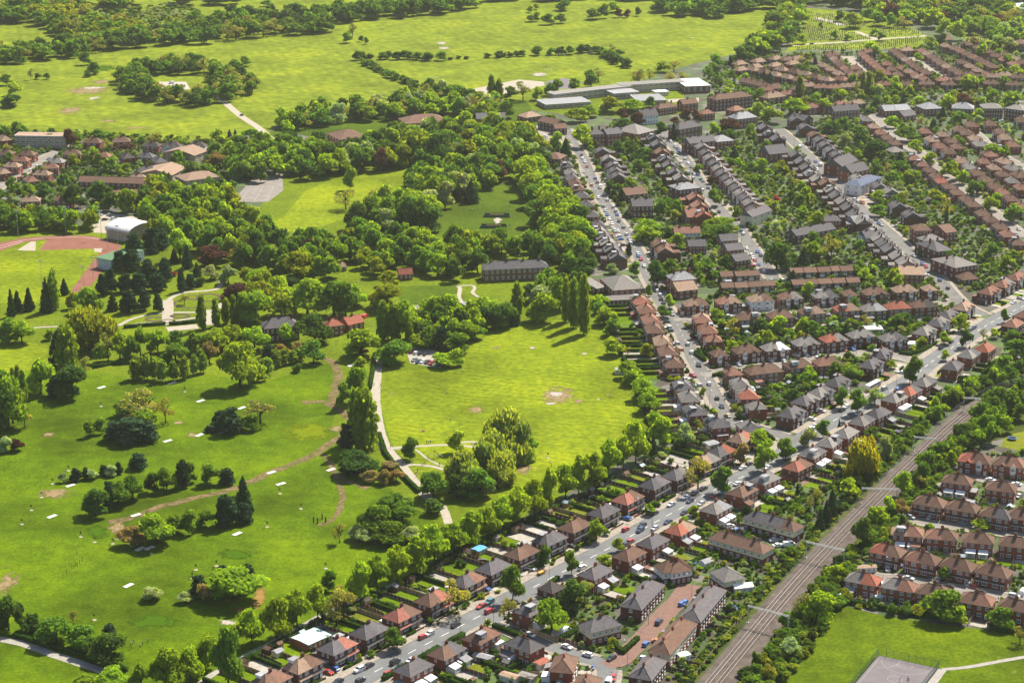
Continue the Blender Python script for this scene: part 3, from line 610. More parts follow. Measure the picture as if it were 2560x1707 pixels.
W_ = lambda x, z, a=1.6, h=1.25: (x, z, a, h)
STY = {
 'lean': dict(L=12.4, D=8.0, E=5.3, RH=3.1, roof='hip', seg=2, ch=[(0, 1.5, 4)], lean=True,
    fw=[W_(-2.1, 4.2, 1.9), W_(2.1, 4.2, 1.9), W_(-5, 4.3, .9, 1.0), W_(5, 4.3, .9, 1.0), W_(-2.1, 1.55, 2.3, 1.6), W_(2.1, 1.55, 2.3, 1.6)], fd=[-4.8, 4.8],
    bw=[W_(-2, 4.2), W_(2, 4.2), W_(-4.7, 4.2, 1.0), W_(4.7, 4.2, 1.0), W_(-2, 1.2, 1.9, 2.1), W_(2, 1.2, 1.9, 2.1), W_(-4.8, 1.6, 1.2), W_(4.8, 1.6, 1.2)], sw=[W_(-1.2, 4.2, .7, 1.0), W_(1, 4.2, .9, 1.0), W_(1.6, 1.6, .8, 1.0)]),
 'plain': dict(L=12.0, D=7.8, E=5.3, RH=3.0, roof='hip', seg=2, ch=[(0, 1.4, 4)],
    fw=[W_(-1.9, 4.2, 1.7), W_(1.9, 4.2, 1.7), W_(-4.8, 4.3, .9, 1.0), W_(4.8, 4.3, .9, 1.0), W_(-2, 1.5, 2.0, 1.5), W_(2, 1.5, 2.0, 1.5)], fd=[-4.8, 4.8],
    bw=[W_(-1.9, 4.2, 1.3), W_(1.9, 4.2, 1.3), W_(-4.7, 4.2, 1.2), W_(4.7, 4.2, 1.2), W_(-2.0, 1.5, 1.6, 1.4), W_(2.0, 1.5, 1.6, 1.4)], bd=[-4.6, 4.6], sw=[W_(0, 4.2, .8, 1.0), W_(1.2, 1.6, .8, 1.0)]),
 'bay': dict(L=13.2, D=8.4, E=5.4, RH=3.2, roof='hip', seg=2, ch=[(0, 1.5, 4)], bays=[-2.3, 2.3],
    fw=[W_(-5.2, 4.3, 1.0, 1.1), W_(5.2, 4.3, 1.0, 1.1)], fd=[-5.1, 5.1],
    bw=[W_(-2, 4.2, 1.9), W_(2, 4.2, 1.9), W_(-5, 4.2, 1.1), W_(5, 4.2, 1.1), W_(-2.2, 1.2, 2.0, 2.1), W_(2.2, 1.2, 2.0, 2.1), W_(-5, 1.6, 1.2), W_(5, 1.6, 1.2)], sw=[W_(-1.4, 4.2, .7, 1.0), W_(1.2, 4.2, .9, 1.0)]),
 'narrow': dict(L=7.6, D=8.0, E=5.4, RH=3.0, roof='hip', seg=1, ch=[(2.6, 1.6, 2)], bays=[-1.2], fw=[W_(2.4, 4.3, 1.0, 1.1)], fd=[2.4], bw=[W_(-1.8, 4.2), W_(1.8, 4.2), W_(-1.5, 1.3, 2, 2)], sw=[W_(0, 4.2, .8, 1)]),
 'far': dict(L=12.4, D=8.0, E=5.3, RH=3.2, roof='hip', seg=1, ch=[(0, 1.5, 2)], fw=[W_(-2.1, 4.2, 1.9), W_(2.1, 4.2, 1.9), W_(-2.1, 1.5, 2.2, 1.5), W_(2.1, 1.5, 2.2, 1.5)], bw=[W_(-2.1, 4.2, 1.7), W_(2.1, 4.2, 1.7), W_(-2, 1.4, 2.0, 1.8), W_(2, 1.4, 2.0, 1.8)], sw=[W_(0, 4.2, .9, 1.0)]),
 'terr': dict(L=10.4, D=9.5, E=5.9, RH=3.0, roof='gable', seg=2, ch=[(-5.0, 1.5, 4), (0, 1.3, 4)], bays=[-2.7, 2.7], rear=True, fw=[W_(-.9, 4.6, .9, 1.4), W_(.9, 4.6, .9, 1.4)], fd=[-.8, .8], bw=[W_(-3.6, 4.4, 1.0, 1.5), W_(3.6, 4.4, 1.0, 1.5), W_(-3.6, 1.6, 1.1, 1.5), W_(3.6, 1.6, 1.1, 1.5)], sw=[]),
 'villa': dict(L=12.0, D=10.0, E=7.4, RH=3.3, roof='hip', seg=1, ch=[(-3.0, 1.7, 4), (3.0, 1.7, 4)], bays=[], fw=[W_(-3.4, 6.0, 1.2, 1.6), W_(0, 6.0, 1.2, 1.6), W_(3.4, 6.0, 1.2, 1.6), W_(-3.4, 3.4, 1.2, 1.8), W_(3.4, 3.4, 1.2, 1.8), W_(-3.4, 1.2, 1.4, 1.6), W_(3.4, 1.2, 1.4, 1.6)], fd=[0], bw=[W_(-3.4, 6, 1.2, 1.5), W_(3.4, 6, 1.2, 1.5), W_(-3.4, 2.6, 1.3, 1.7), W_(3.4, 2.6, 1.3, 1.7)], sw=[W_(-2, 6, 1.1, 1.5), W_(2, 6, 1.1, 1.5), W_(-2, 2.6, 1.2, 1.7), W_(2, 2.6, 1.2, 1.7)]),
 'town60': dict(L=6.8, D=8.0, E=5.2, RH=1.9, roof='gable', seg=1, ch=[], panel=True, fw=[W_(-1.4, 4.2, 2.2, 1.2), W_(-1.4, 1.4, 2.4, 1.7), W_(2.0, 4.2, 1.1, 1.0)], fd=[], garage=[2.0], bw=[W_(-1.5, 4.1, 1.6), W_(1.5, 4.1, 1.4), W_(-1.2, 1.2, 2.0, 2.0)], sw=[]),
 'bung': dict(L=11, D=8, E=2.9, RH=2.6, roof='hip', seg=1, ch=[(2, 1.2, 2)], fw=[W_(-3, 1.6, 1.8), W_(3, 1.6, 1.8)], fd=[0], bw=[W_(-3, 1.6, 1.5), W_(2, 1.4, 2.0, 1.8)], sw=[W_(0, 1.6, 1.0)]),
 'gabled': dict(L=9.5, D=8.5, E=5.3, RH=3.4, roof='gable', seg=1, ch=[(2.5, 1.5, 2)], fw=[W_(-2.6, 4.2), W_(2.6, 4.2), W_(-2.6, 1.5, 2, 1.5)], fd=[1.8], bw=[W_(-2.4, 4.2, 1.2), W_(2.4, 4.2, 1.2), W_(-2.2, 1.5), W_(2.2, 1.5)], sw=[W_(0, 4.4, 1.1, 1.3), W_(0, 1.6, 1.1)]),
}
DOORC = [(.7, .7, .68, 1), (.7, .7, .68, 1), (.05, .05, .06, 1), (.35, .03, .03, 1), (.03, .06, .16, 1), (.06, .14, .07, 1), (.25, .12, .05, 1)]
def extras(root, st, L, D, E, RH, wall, roofs, r):
    """the later additions that make neighbours differ: rooflights, a rear dormer, a side garage, a kitchen wing"""
    if r.random() < .3:
        if 'skyl' not in _wc: b = MB(); b.box(-.55, .55, -.45, .45, -.04, .09, 0); b.box(-.42, .42, -.33, .33, .09, .1, 1); _wc['skyl'] = b.mesh('rooflight', [M['frame'], M['roof_lead']])
        for k in range(r.choice((1, 1, 2))):
            o = obj('rooflight', _wc['skyl'], root, (r.uniform(-.25, .25) * L + k * 1.5, -D * .27, E + RH * .42)); o.rotation_euler = (math.atan2(RH, D / 2 + .4), 0, 0)
    if r.random() < .2:
        if 'dorm' not in _wc: b = MB(); b.box(-1.7, 1.7, 0, 2.6, 0, 1.7, 0, False); b.box(-1.85, 1.85, -.1, 2.75, 1.7, 1.85, 1); _wc['dorm'] = b.mesh('dormer', [M['wall_white'], M['roof_lead']])
        x = r.choice((-1, 1)) * L * .2; o = obj('dormer', _wc['dorm'], root, (x, .35, E + RH * .32)); omat(o, M[r.choice(('wall_white', 'roof_brown', 'roof_slate'))], None); obj('window', window_mesh(2.2, 1.0), root, (x, 2.98, E + RH * .32 + .9), math.pi)
    for s_ in (-1, 1):
        if st in ('bay', 'lean', 'plain') and r.random() < .28:
            if 'sgar' not in _wc: b = MB(); b.box(-1.25, 1.25, -2.6, 2.6, 0, 2.4, 0, False, False); b.box(-1.3, 1.3, -2.7, 2.7, 2.4, 2.6, 1); b.box(-1.05, 1.05, -2.66, -2.6, 0, 2.1, 2); _wc['sgar'] = b.mesh('side_garage', [M['wall_red'], M['roof_grey'], M['wall_white']])
            o = obj('side_garage', _wc['sgar'], root, (s_ * (L / 2 + 1.32), r.uniform(-.5, 1.2), 0)); omat(o, M['wall_' + wall], M['roof_' + r.choice(('grey', 'lead', 'brown'))], M[r.choice(('wall_white', 'wall_white', 'roof_green', 'wood'))])
    if st in ('bay', 'lean', 'plain') and r.random() < .4:
        if 'kit' not in _wc:
            b = MB(); b.box(-1.9, 1.9, 0, 3.2, 0, 2.5, 0, False, False); b.face([(-2.05, -.0, 3.5), (-2.05, 3.4, 2.45), (2.05, 3.4, 2.45), (2.05, 0, 3.5)][::-1], 1)
            for s_ in (-1, 1): b.face([(s_ * 1.9, 0, 2.5), (s_ * 1.9, 3.2, 2.5), (s_ * 1.9, 0, 3.42)][::s_])
            _wc['kit'] = b.mesh('kitchen_wing', [M['wall_red'], M['roof_brown']])
        x = r.choice((-1, 1)) * L * .3; o = obj('kitchen_wing', _wc['kit'], root, (x, D / 2, 0)); omat(o, M['wall_' + wall], M['roof_' + r.choice((roofs[0], 'grey', 'rust', 'lead'))]); obj('window', window_mesh(1.6, 1.2), root, (x, D / 2 + 3.23, 1.4), math.pi)
HOUSES = []                                             # (x, y, half length, half depth, angle) for keeping plants off
def build(root, st, wall, roofs, low=None, L=None, detail=1, bayc='white'):
    s = STY[st] if isinstance(st, str) else st; D, E, RH = s['D'], s['E'], s['RH']; L0 = s['L']; L = L or L0
    gable = s['roof'] == 'gable'
    wo = obj('wall', wall_mesh(L, D, E, RH, gable, 2.7 if low else 0), root); omat(wo, M['wall_' + wall], M['wall_' + (low or wall)])
    roots = []
    if s['roof'] == 'flat':
        r = obj('roof', flat_roof_mesh(L, D, E), root); omat(r, M['roof_' + roofs[0]], None); roots.append(r)
    else:
        n = s['seg']
        for i in range(n):
            x0, x1 = -L / 2 + L * i / n, -L / 2 + L * (i + 1) / n
            hl = (None if i else (0 if gable else 1)); hr = (None if i < n - 1 else (0 if gable else 1))
            r = obj('roof', roof_mesh(round(x0, 2), round(x1, 2), D, E, RH, hl, hr), root); omat(r, M['roof_' + roofs[i % len(roofs)]], M['roof_' + {'slate': random.choice(['grey', 'grey', 'rust']), 'grey': 'grey', 'brown': random.choice(['brown', 'tan'])}.get(roofs[0], 'rust')], None); roots.append(r)
    for x, h, p in s['ch']:
        k = min(len(roots) - 1, int((x + L / 2) / L * len(roots)))
        c = obj('chimney', chimney_mesh(.9 if p < 4 else 1.25, .6, h, p), roots[k], (x, 0 if abs(x) < L / 2 - .1 else 0, E + RH - .35)); omat(c, M['wall_' + (wall if wall in ('red', 'dark', 'brown', 'orange') else 'red')], None)
    for x, z, a, h in s['fw']: obj('window', window_mesh(a, h), root, (x, -D / 2 - .03, z))
    for x, z, a, h in s['bw']: obj('window', window_mesh(a, h), root, (x, D / 2 + .03, z), math.pi)
    for y, z, a, h in s['sw']:
        obj('window', window_mesh(a, h), root, (-L / 2 - .03, y, z), -math.pi / 2); obj('window', window_mesh(a, h), root, (L / 2 + .03, -y, z), math.pi / 2)
    if detail:
        for x in s.get('fd', []): d = obj('door', door_mesh(), root, (x, -D / 2 - .03, 0)); d.color = random.choice(DOORC)
        for x in s.get('bd', []): d = obj('door', door_mesh(), root, (x, D / 2 + .03, 0), math.pi); d.color = random.choice(DOORC)
    for i, x in enumerate(s.get('bays', [])):
        b = obj('bay', bay_mesh(E), root, (x, -D / 2, 0)); omat(b, M['wall_' + (bayc if random.random() < (.3 if st == 'terr' else .6) else wall)], M['wall_' + wall], M['roof_' + roofs[i % len(roofs)]])
        for z in (4.15, 1.5): obj('window', window_mesh(1.75, 1.4), root, (x, -D / 2 - .78, z))
    if s.get('lean'):
        for i in range(2):
            p = obj('porch_roof', lean_mesh(L / 2 - .05, .95, 2.65, 3.2), root, (-L / 4 + i * L / 2, -D / 2, 0)); omat(p, M['roof_' + ('dark' if roofs[i % len(roofs)] in ('slate', 'brown', 'grey') else roofs[i % len(roofs)])], None)
    if s.get('panel'):
        b = MB(); b.box(-1.3, 1.3, -.04, 0, 2.3, 3.5)
        if 'panel' not in _wc: _wc['panel'] = b.mesh('front_panel', [M['wall_white']])
        obj('front_panel', _wc['panel'], root, (-1.4, -D / 2, 0))
    for x in s.get('garage', []):
        if 'gar' not in _wc: b = MB(); b.box(-1.15, 1.15, -.05, 0, 0, 2.2); _wc['gar'] = b.mesh('garage_door', [M['wall_white']])
        obj('garage_door', _wc['gar'], root, (x, -D / 2, 0))
    if s.get('rear'):
        for x in (-2.6, 2.6):
            if 'rear' not in _wc:
                b = MB(); b.box(-1.5, 1.5, 0, 4.6, 0, 4.6, 0, False, False); b.face([(-1.7, -1.5, 4.6), (1.7, -1.5, 5.4), (1.7, 4.8, 5.4), (-1.7, 4.8, 4.5)], 1); b.face([(1.5, 0, 4.6), (1.5, 4.6, 4.6), (1.5, 4.6, 5.3), (1.5, 0, 5.3)]); b.face([(-1.5, 4.6, 4.5), (1.5, 4.6, 4.6), (1.5, 4.6, 5.3)][::-1])
                _wc['rear'] = b.mesh('rear_wing', [M['wall_red'], M['roof_slate']])
            q = obj('rear_wing', _wc['rear'], root, (x, D / 2, 0)); omat(q, M['wall_' + wall], M['roof_' + roofs[0]]); q.scale = (1 if x > 0 else -1, 1, 1)
            obj('window', window_mesh(1.0, 1.3), root, (x, D / 2 + 4.63, 3.5), math.pi)
RN = {'brown': 'brown', 'slate': 'slate', 'grey': 'grey', 'red': 'red', 'rust': 'rust', 'pink': 'pink', 'tan': 'tan', 'dark': 'dark', 'white': 'pale', 'lead': 'ash', 'navy': 'navy'}
ROWS = [
 # where, style, wall, roof choices, road or direction, back garden length, list
 ('on park side of main road', 'lean', 'dark', 'main_road', 21, 'N1:600,1590:brown/rust N1:1230,1290:tan/brown N1:1910,930:slate/pink N2:490,630:slate N2:1130,300:pink/brown h:635,1020:brown/pink h:868,895:slate/rust h:1045,805:slate h:1240,705:brown h:1432,612:slate h:1602,522:brown h:1797,425:slate E:740,1235:pink/brown E:1000,1090:slate E:1225,1000:slate/grey E:1500,860:tan/grey E:1650,775:slate/red E:1850,645:tan/pink'),
 ('on railway side of main road', 'plain', 'red', 'main_road', 14, 'N2:1360,1350:slate N2:2010,1030:slate/brown N3:340,730:rust/brown N3:1310,190:slate G:690,300:slate G:880,198:brown G:1010,128:slate G:1165,55:tan/red E:1605,1330:lead/grey E:1865,1165:brown E:2085,1045:grey F:130,915:brown/pink F:275,790:slate/grey F:440,685:slate/grey F:600,595:grey F:760,475:slate/grey F:915,400:slate F:1080,250:grey F:1225,180:slate/red F:1370,95:slate/grey D:1650,1425:slate D:1810,1310:slate/grey D:1965,1250:rust/red D:2240,1010:rust D:2360,920:rust'),
 ('on upper side of main road', 'bay', 'dark', 'main_road', 0, 'D:1755,845:tan D:1600,925:slate D:1510,1000:slate/grey D:1375,1085:grey D:950,1310:slate D:850,1410:slate F:520,95:slate F:355,195:grey/slate F:210,275:slate/grey F:70,400:slate D:2010,690:rust D:2150,620:rust/grey D:2275,550:rust'),
 ('in top row of the crescent', 'bay', 'dark', ('C:1400,830', 'D:1420,690', 1), 0, 'C:1405,810:tan/brown C:1725,790:rust/tan C:2040,765:tan/brown:white C:2330,745:brown/grey D:400,730:grey/slate D:640,715:brown:n D:885,700:brown D:1180,675:tan D:1420,665:tan:n'),
 ('backing onto the crescent gardens', 'bay', 'brown', ('C:1930,950', 'D:1390,830', -1), 14, 'C:1930,945:rust/brown C:2235,930:brown D:270,890:tan/brown D:610,860:tan/red D:870,860:lead/grey D:1112,840:red D:1360,825:dark/brown'),
 ('on lower crescent', 'bay', 'dark', ('C:1650,1330', 'D:1060,1150', 1), 15, 'C:1635,1305:brown:n C:1900,1270:brown C:2185,1245:grey/white D:210,1195:grey D:485,1160:red/grey D:750,1120:grey D:1060,1150:grey/slate'),
 ('just below the lower crescent', 'bay', 'brown', ('C:1780,1490', 'D:450,1390', -1), 10, 'C:1775,1490:rust:n C:2070,1470:brown:w D:135,1415:brown D:425,1390:brown/rust'),
 ('on right side of park street', 'bay', 'red', 'middle_street', 10, 'C:1470,965:tan/rust C:1525,1070:rust C:1580,1165:rust:n E:1845,120:grey E:1910,215:grey/red E:2000,335:grey:n'),
 ('between the mown field and park street', 'bay', 'red', 'middle_street', 17, 'C:862,785:pink/tan C:920,875:rust C:965,975:rust C:1000,1065:brown C:1080,1185:tan C:1130,1285:brown C:1185,1400:brown E:1285,135:slate E:1340,245:grey E:1395,375:slate E:1612,495:slate E:1940,545:slate/grey'),
 ('in white-panelled townhouse row', 'town60', 'brown', ('C:1700,530', 'D:550,480', 1), 0, 'C:1700,520:brown C:1845,515:brown C:1960,510:brown D:112,485:brown D:245,480:brown D:380,475:brown D:510,465:brown D:600,465:brown'),
 ('in plain townhouse row', 'town60', 'brown', ('C:1700,630', 'D:665,580', 1), 0, 'C:1710,630:brown C:1845,628:brown C:1980,620:brown C:2110,610:brown D:130,600:brown D:258,595:brown D:390,590:brown D:525,583:brown D:663,578:brown'),
 ('on left side of first terraced street', 'plain', 'brown', 'middle_street', 0, 'A:145,940:slate A:180,1010:grey A:195,1065:slate A:225,1115:brown A:255,1165:brown A:300,1240:slate A:340,1325:slate A:392,1425:slate A:450,1525:slate'),
 ('on right side of first terraced street', 'terr', 'dark', 'middle_street', 0, 'A:490,810:slate A:555,890:grey A:600,955:slate A:620,1010:slate A:645,1060:slate C:1060,240:brown C:1100,300:brown'),
 ('at park end of first terraced street', 'terr', 'dark', 'middle_street', 0, 'C:460,110:grey C:510,170:slate C:550,225:grey C:590,290:slate C:640,360:slate'),
 ('on left side of second terraced street', 'terr', 'dark', 'second_street', 0, 'A:1000,680:slate A:1040,745:slate A:1075,820:brown A:1110,890:slate A:1150,950:slate A:1200,1020:slate A:1260,1075:grey A:1400,1270:rust A:1440,1350:rust A:1470,1440:red'),
 ('on right side of second terraced street', 'terr', 'red', 'second_street', 0, 'A:1475,770:grey A:1515,830:slate A:1555,880:grey A:1600,935:slate A:1640,985:grey A:1680,1035:slate A:1725,1085:slate A:1770,1130:grey A:1815,1180:slate A:1858,1230:grey A:1900,1275:slate A:1945,1325:grey A:1985,1390:slate'),
 ('on left side of third terraced street', 'terr', 'dark', 'third_street', 0, 'A:2085,580:slate A:2140,640:slate A:2210,690:slate B:120,850:slate B:175,915:slate B:225,975:slate B:270,1035:grey B:330,1090:grey B:410,1125:brown B:470,1195:grey B:520,1255:slate B:580,1310:grey B:635,1370:slate B:695,1440:slate B:765,1505:grey D:880,120:slate D:930,180:grey D:985,235:slate D:1040,290:slate D:1120,360:grey D:1190,420:grey'),
 ('on right side of third terraced street', 'terr', 'dark', 'third_street', 0, 'B:110,500:slate B:205,575:slate B:300,655:brown B:355,705:slate B:405,755:slate B:460,805:slate B:520,850:slate B:575,895:slate B:720,1080:grey B:930,1160:slate B:1040,1210:grey B:1110,1350:slate B:1240,1440:slate'),
 ('on left side of the tree-lined street', 'plain', 'red', 'fourth_street', 0, 'B:810,490:grey B:885,560:tan B:955,620:rust B:1020,670:brown B:1085,720:brown B:1275,870:rust B:1350,930:rust B:1435,990:brown B:1495,1050:brown B:1545,1095:red B:1620,1150:brown B:1700,1210:brown B:1790,1275:brown B:1855,1325:brown B:1950,1415:brown B:2030,1475:brown B:2125,1545:brown'),
 ('on right side of the tree-lined street', 'bay', 'red', 'fourth_street', 0, 'B:1385,610:rust B:1450,690:tan B:1530,755:rust B:1615,810:brown B:1740,900:tan B:1820,960:grey B:1890,1020:brown B:1985,1085:brown B:2060,1150:brown B:2150,1210:rust B:2225,1270:brown B:2320,1350:rust'),
 ('around the cul-de-sac at far right', 'bay', 'red', 'fifth_street', 0, 'B:1715,590:brown B:1790,625:brown B:1840,545:brown B:2025,535:brown B:1870,680:tan B:1920,735:grey B:2010,835:rust B:2115,615:brown B:2165,670:tan B:2245,740:rust B:2330,500:brown B:2155,905:tan B:2235,970:grey B:2300,1040:brown'),
 ('in second row right of the tree-lined street', 'plain', 'red', 'fourth_street', 0, 'B:1560,640:tan B:1640,700:brown B:1960,905:rust B:2060,965:tan B:2150,1030:brown B:2240,1095:grey B:2325,1160:rust B:1700,760:brown B:2080,770:tan'),
 ('in the upper right corner near the edge', 'plain', 'red', ('D:2080,40', 'D:2352,280', -1), 0, 'D:2120,50:brown D:2195,130:rust D:2290,210:brown'),
 ('in top row of the railway estate', 'bay', 'red', ('F:1860,870', 'F:2200,915', 1), 0, 'F:1870,855:red/brown F:2205,890:brown/rust'),
 ('in second row of the railway estate', 'plain', 'red', ('F:1700,1090', 'F:2120,1150', -1), 9, 'F:1700,1060:brown F:2125,1130:brown'),
 ('in third row of the railway estate', 'lean', 'red', ('F:1430,1290', 'F:2080,1400', 1), 0, 'F:1428,1275:brown F:1750,1325:brown F:2080,1390:brown/slate F:2340,1410:brown'),
 ('in fourth row of the railway estate', 'plain', 'red', ('Q:1000,100', 'Q:2000,200', -1), 9, 'Q:750,50:rust/tan Q:1185,95:brown/rust Q:1640,140:brown Q:2110,190:brown'),
 ('in fifth row of the railway estate', 'lean', 'red', ('Q:450,270', 'Q:1830,560', 1), 0, 'Q:500,290:red/brown Q:940,390:rust/brown Q:1390,470:brown Q:1840,550:brown'),
 ('in bottom row of the railway estate', 'plain', 'red', ('Q:200,640', 'Q:1620,900', -1), 8, 'Q:190,650:red/grey Q:650,730:rust/grey Q:1090,800:brown Q:1625,910:rust/brown Q:2120,990:brown'),
 ('on the side street below main road', 'plain', 'red', 'lower_side_street', 9, 'N3:1180,900:slate N3:1960,1290:brown N4:40,1690:brown'),
]
EST = [  # far estates: rows of hipped semis, given along lines of the overview strip H
 ('in nearest row beside the starlit copse', 'H:150,243 H:232,232 H:300,222', 3, 'tan'), ('in second row by the far copse', 'H:155,268 H:225,255 H:305,250 H:372,242', 4, 'tan'), ('in third row below the far copse', 'H:205,268 H:260,280 H:308,292 H:358,302 H:400,312', 5, 'tan'), ('behind the far copse', 'H:350,225 H:392,222', 2, 'tan'),
 ('in middle cluster of the far estate', 'H:325,268 H:372,275 H:418,285 H:470,300 H:520,312 H:575,308', 6, 'brown'), ('in left hand column of the far estate', 'H:540,212 H:556,232 H:575,248 H:592,262 H:610,278 H:628,292', 7, 'brown'),
 ('in second column of the far estate', 'H:668,205 H:690,222 H:710,240 H:728,255 H:745,270 H:765,284', 7, 'rust'), ('in third column of the far estate', 'H:800,190 H:822,207 H:842,222 H:865,238 H:885,252 H:905,266 H:935,282', 8, 'brown'),
 ('in fourth column of the far estate', 'H:918,190 H:942,205 H:968,220 H:992,238 H:1018,254 H:1045,268 H:1075,284', 8, 'brown'), ('in fifth column of the far estate', 'H:1015,168 H:1055,180 H:1088,194 H:1120,210 H:1150,224 H:1182,240 H:1212,255', 8, 'brown'), ('in outermost column of the far estate', 'H:1105,160 H:1150,175 H:1200,195 H:1250,222 H:1300,245', 6, 'brown'),
 ('in front row of the far estate', 'H:755,330 H:868,330 H:955,326 H:1035,330 H:1130,328 H:1215,325 H:1300,330', 7, 'brown'), ('in row behind the long brick terrace', 'H:262,352 H:300,380 H:345,372 H:395,350', 4, 'tan'), ('below the poplars of the far estate', 'H:445,425 H:470,420 H:560,415 H:640,408', 4, 'brown'), ('in second front row of the far estate', 'H:1160,300 H:1200,300 H:1262,290 H:1320,300', 4, 'brown'),
 ('in inner left column of the far estate', 'H:470,235 H:515,258 H:565,285', 4, 'tan'), ('between distant streets of the far estate', 'H:835,262 H:875,285 H:925,308', 4, 'rust'), ('in inner right column of the far estate', 'H:1085,238 H:1130,262 H:1185,290', 4, 'tan'), ('near the far right corner', 'H:1245,195 H:1290,215 H:1335,238', 4, 'brown'), ('in long cross row of the far estate', 'H:440,335 H:520,345 H:600,338 H:690,328', 6, 'tan'),
 ('beside the cemetery', 'H:538,205 H:592,198 H:850,185', 3, 'rust'), ('in inner column of the far estate', 'H:640,262 H:665,285 H:690,305', 3, 'brown'), ('in short inner row of the far estate', 'H:770,245 H:790,268 H:815,290', 3, 'brown'), ('in last inner row of the far estate', 'H:905,300 H:985,310 H:1070,315 H:1110,290', 4, 'brown'),
]
def line(P, n):
    L = [0]
    for a, b in zip(P, P[1:]): L.append(L[-1] + (b - a).length)
    out = []
    for k in range(n):
        t = L[-1] * (k + .0) / max(n - 1, 1)
        for i in range(len(P) - 1):
            if t <= L[i + 1] + 1e-6: out.append(P[i] + (P[i + 1] - P[i]) * ((t - L[i]) / max(L[i + 1] - L[i], 1e-6))); break
    return out
PLOTS = []
def face_road(x, y, k):
    A = ROADPTS[k]; d = np.hypot(A[:, 0] - x, A[:, 1] - y); i = int(d.argmin()); th = road_dir(k, i)
    v = A[i] - np.array((x, y)); n = (math.sin(th), -math.cos(th))         # local -y for rz = th
    if v[0] * n[0] + v[1] * n[1] < 0: th += math.pi
    return th, float(d[i])
WN = {'dark': 'dark brick', 'red': 'red brick', 'brown': 'brown brick', 'white': 'white walled'}
for where, st, wall, dr, back, items in ROWS:
    L_ = []
    for q in items.split():
        a = q.split(':'); x, y = (float(v) for v in a[1].split(',')); p = g(a[0], x, y, 3.6); p.z = 0
        L_.append((imx(p), p, a[2].split('/'), a[3] if len(a) > 3 else ''))
    order = {id(q): i for i, q in enumerate(sorted(L_, key=lambda q: q[0]))}
    for it in L_:
        _, p, roofs, fl = it; s2 = st; Ln = None
        if fl == 'n': s2 = 'narrow'
        if fl == 'w': Ln = 18.0
        if isinstance(dr, str): th, rd = face_road(p.x, p.y, dr)
        else:
            ta, tb = path(dr[0] + ' ' + dr[1]); th = math.atan2(tb.y - ta.y, tb.x - ta.x) + (0 if dr[2] > 0 else math.pi); rd = None
        nm = {'terr': 'terraced_house', 'town60': 'town_house', 'narrow': 'detached_house', 'bung': 'bungalow'}.get(s2, 'semi_detached_house')
        cat = {'terraced_house': 'terraced house', 'town_house': 'town house', 'detached_house': 'detached house', 'bungalow': 'bungalow'}.get(nm, 'semi-detached house')
        th += R(random.uniform(-1.2, 1.2))
        o = empty(nm, p, th)
        rl = RN[roofs[0]] + (' and ' + RN[roofs[1]] if len(roofs) > 1 else '')
        k = order[id(it)] + 1
        tag(o, f"{rl} roofed {cat.replace('semi-detached house', 'semi')}, {ordw(k)} from left {where}", cat, 'houses ' + where)
        wl = 'white' if fl == 'white' else wall
        if wl != 'white' and random.random() < .18: wl = random.choice(['red', 'brown', 'dark'])
        build(o, s2, wl, roofs, L=Ln); S9 = STY[s2]; extras(o, s2, Ln or S9['L'], S9['D'], S9['E'], S9['RH'], wl if wl != 'white' else 'brown', roofs, random.Random(int(p.x * 7 + p.y)))
        S_ = STY[s2]; HOUSES.append((p.x, p.y, (Ln or S_['L']) / 2, S_['D'] / 2 + (2.5 if s2 == 'terr' else 0), th)); PLOTS.append((p, th, Ln or S_['L'], S_['D'], rd, back, where, k, dr if isinstance(dr, str) else None))
for where, ln, n, rf in EST:
    P = [g(*[q.split(':')[0]] + [float(v) for v in q.split(':')[1].split(',')], 3.6) for q in ln.split()]
    for p in P: p.z = 0
    Q = line(P, n); dirs = math.atan2(P[-1].y - P[0].y, P[-1].x - P[0].x)
    Q = sorted(Q, key=lambda p: imx(p))
    for k, p in enumerate(Q):
        th = dirs + (math.pi if math.cos(dirs) < 0 else 0)
        if abs(math.cos(dirs)) < .75: th = dirs + math.pi * (random.random() < .0)
        o = empty('semi_detached_house', p, th + R(random.uniform(-2, 2)))
        r2 = random.choice([rf, rf, 'rust', 'tan', 'brown']); tag(o, f"{RN[r2]} roofed semi, {ordw(k + 1)} from left {where}", 'semi-detached house', 'houses ' + where)
        build(o, 'far', random.choice(['red', 'red', 'dark', 'brown']), [r2], detail=0); HOUSES.append((p.x, p.y, 6.2, 4, th))

# buildings with a facade given by its two foot points ------------------------------
def block(name, label, cat, t, x0, y0, x1, y1, dp, E, roof='hip', RH=3, floors=2, nw=6, wall='red', rf='brown', ch=(), low=None, seg=1, band=False, group=None):
    a, b = g(t, x0, y0), g(t, x1, y1); L = round((b - a).length, 1); th = math.atan2(b.y - a.y, b.x - a.x); nrm = Vector((-math.sin(th), math.cos(th), 0))
    c = (a + b) / 2 + nrm * dp / 2; o = empty(name, c, th); tag(o, label, cat, group)
    fw = []; bw = []; fh = E / floors
    for f in range(floors):
        for i in range(nw):
            x = -L / 2 + L * (i + .5) / nw; wd = L / nw * (.82 if band else .42); fw.append((x, f * fh + fh * .56, min(wd, 6 if band else 2.0), fh * .48)); bw.append(fw[-1])
    ns = max(1, int(dp / 5)); sw = [(-dp / 2 + dp * (i + .5) / ns, f * fh + fh * .56, 1.2, fh * .45) for f in range(floors) for i in range(ns)]
    st = dict(L=L, D=dp, E=E, RH=RH, roof=roof, seg=seg, ch=[(-L / 2 + L * (i + .5) / ch[0], 1.4, 4) for i in range(ch[0])] if ch else [], fw=fw, bw=bw, sw=sw)
    build(o, st, wall, rf.split('/'), low); HOUSES.append((c.x, c.y, L / 2, dp / 2, th)); return o
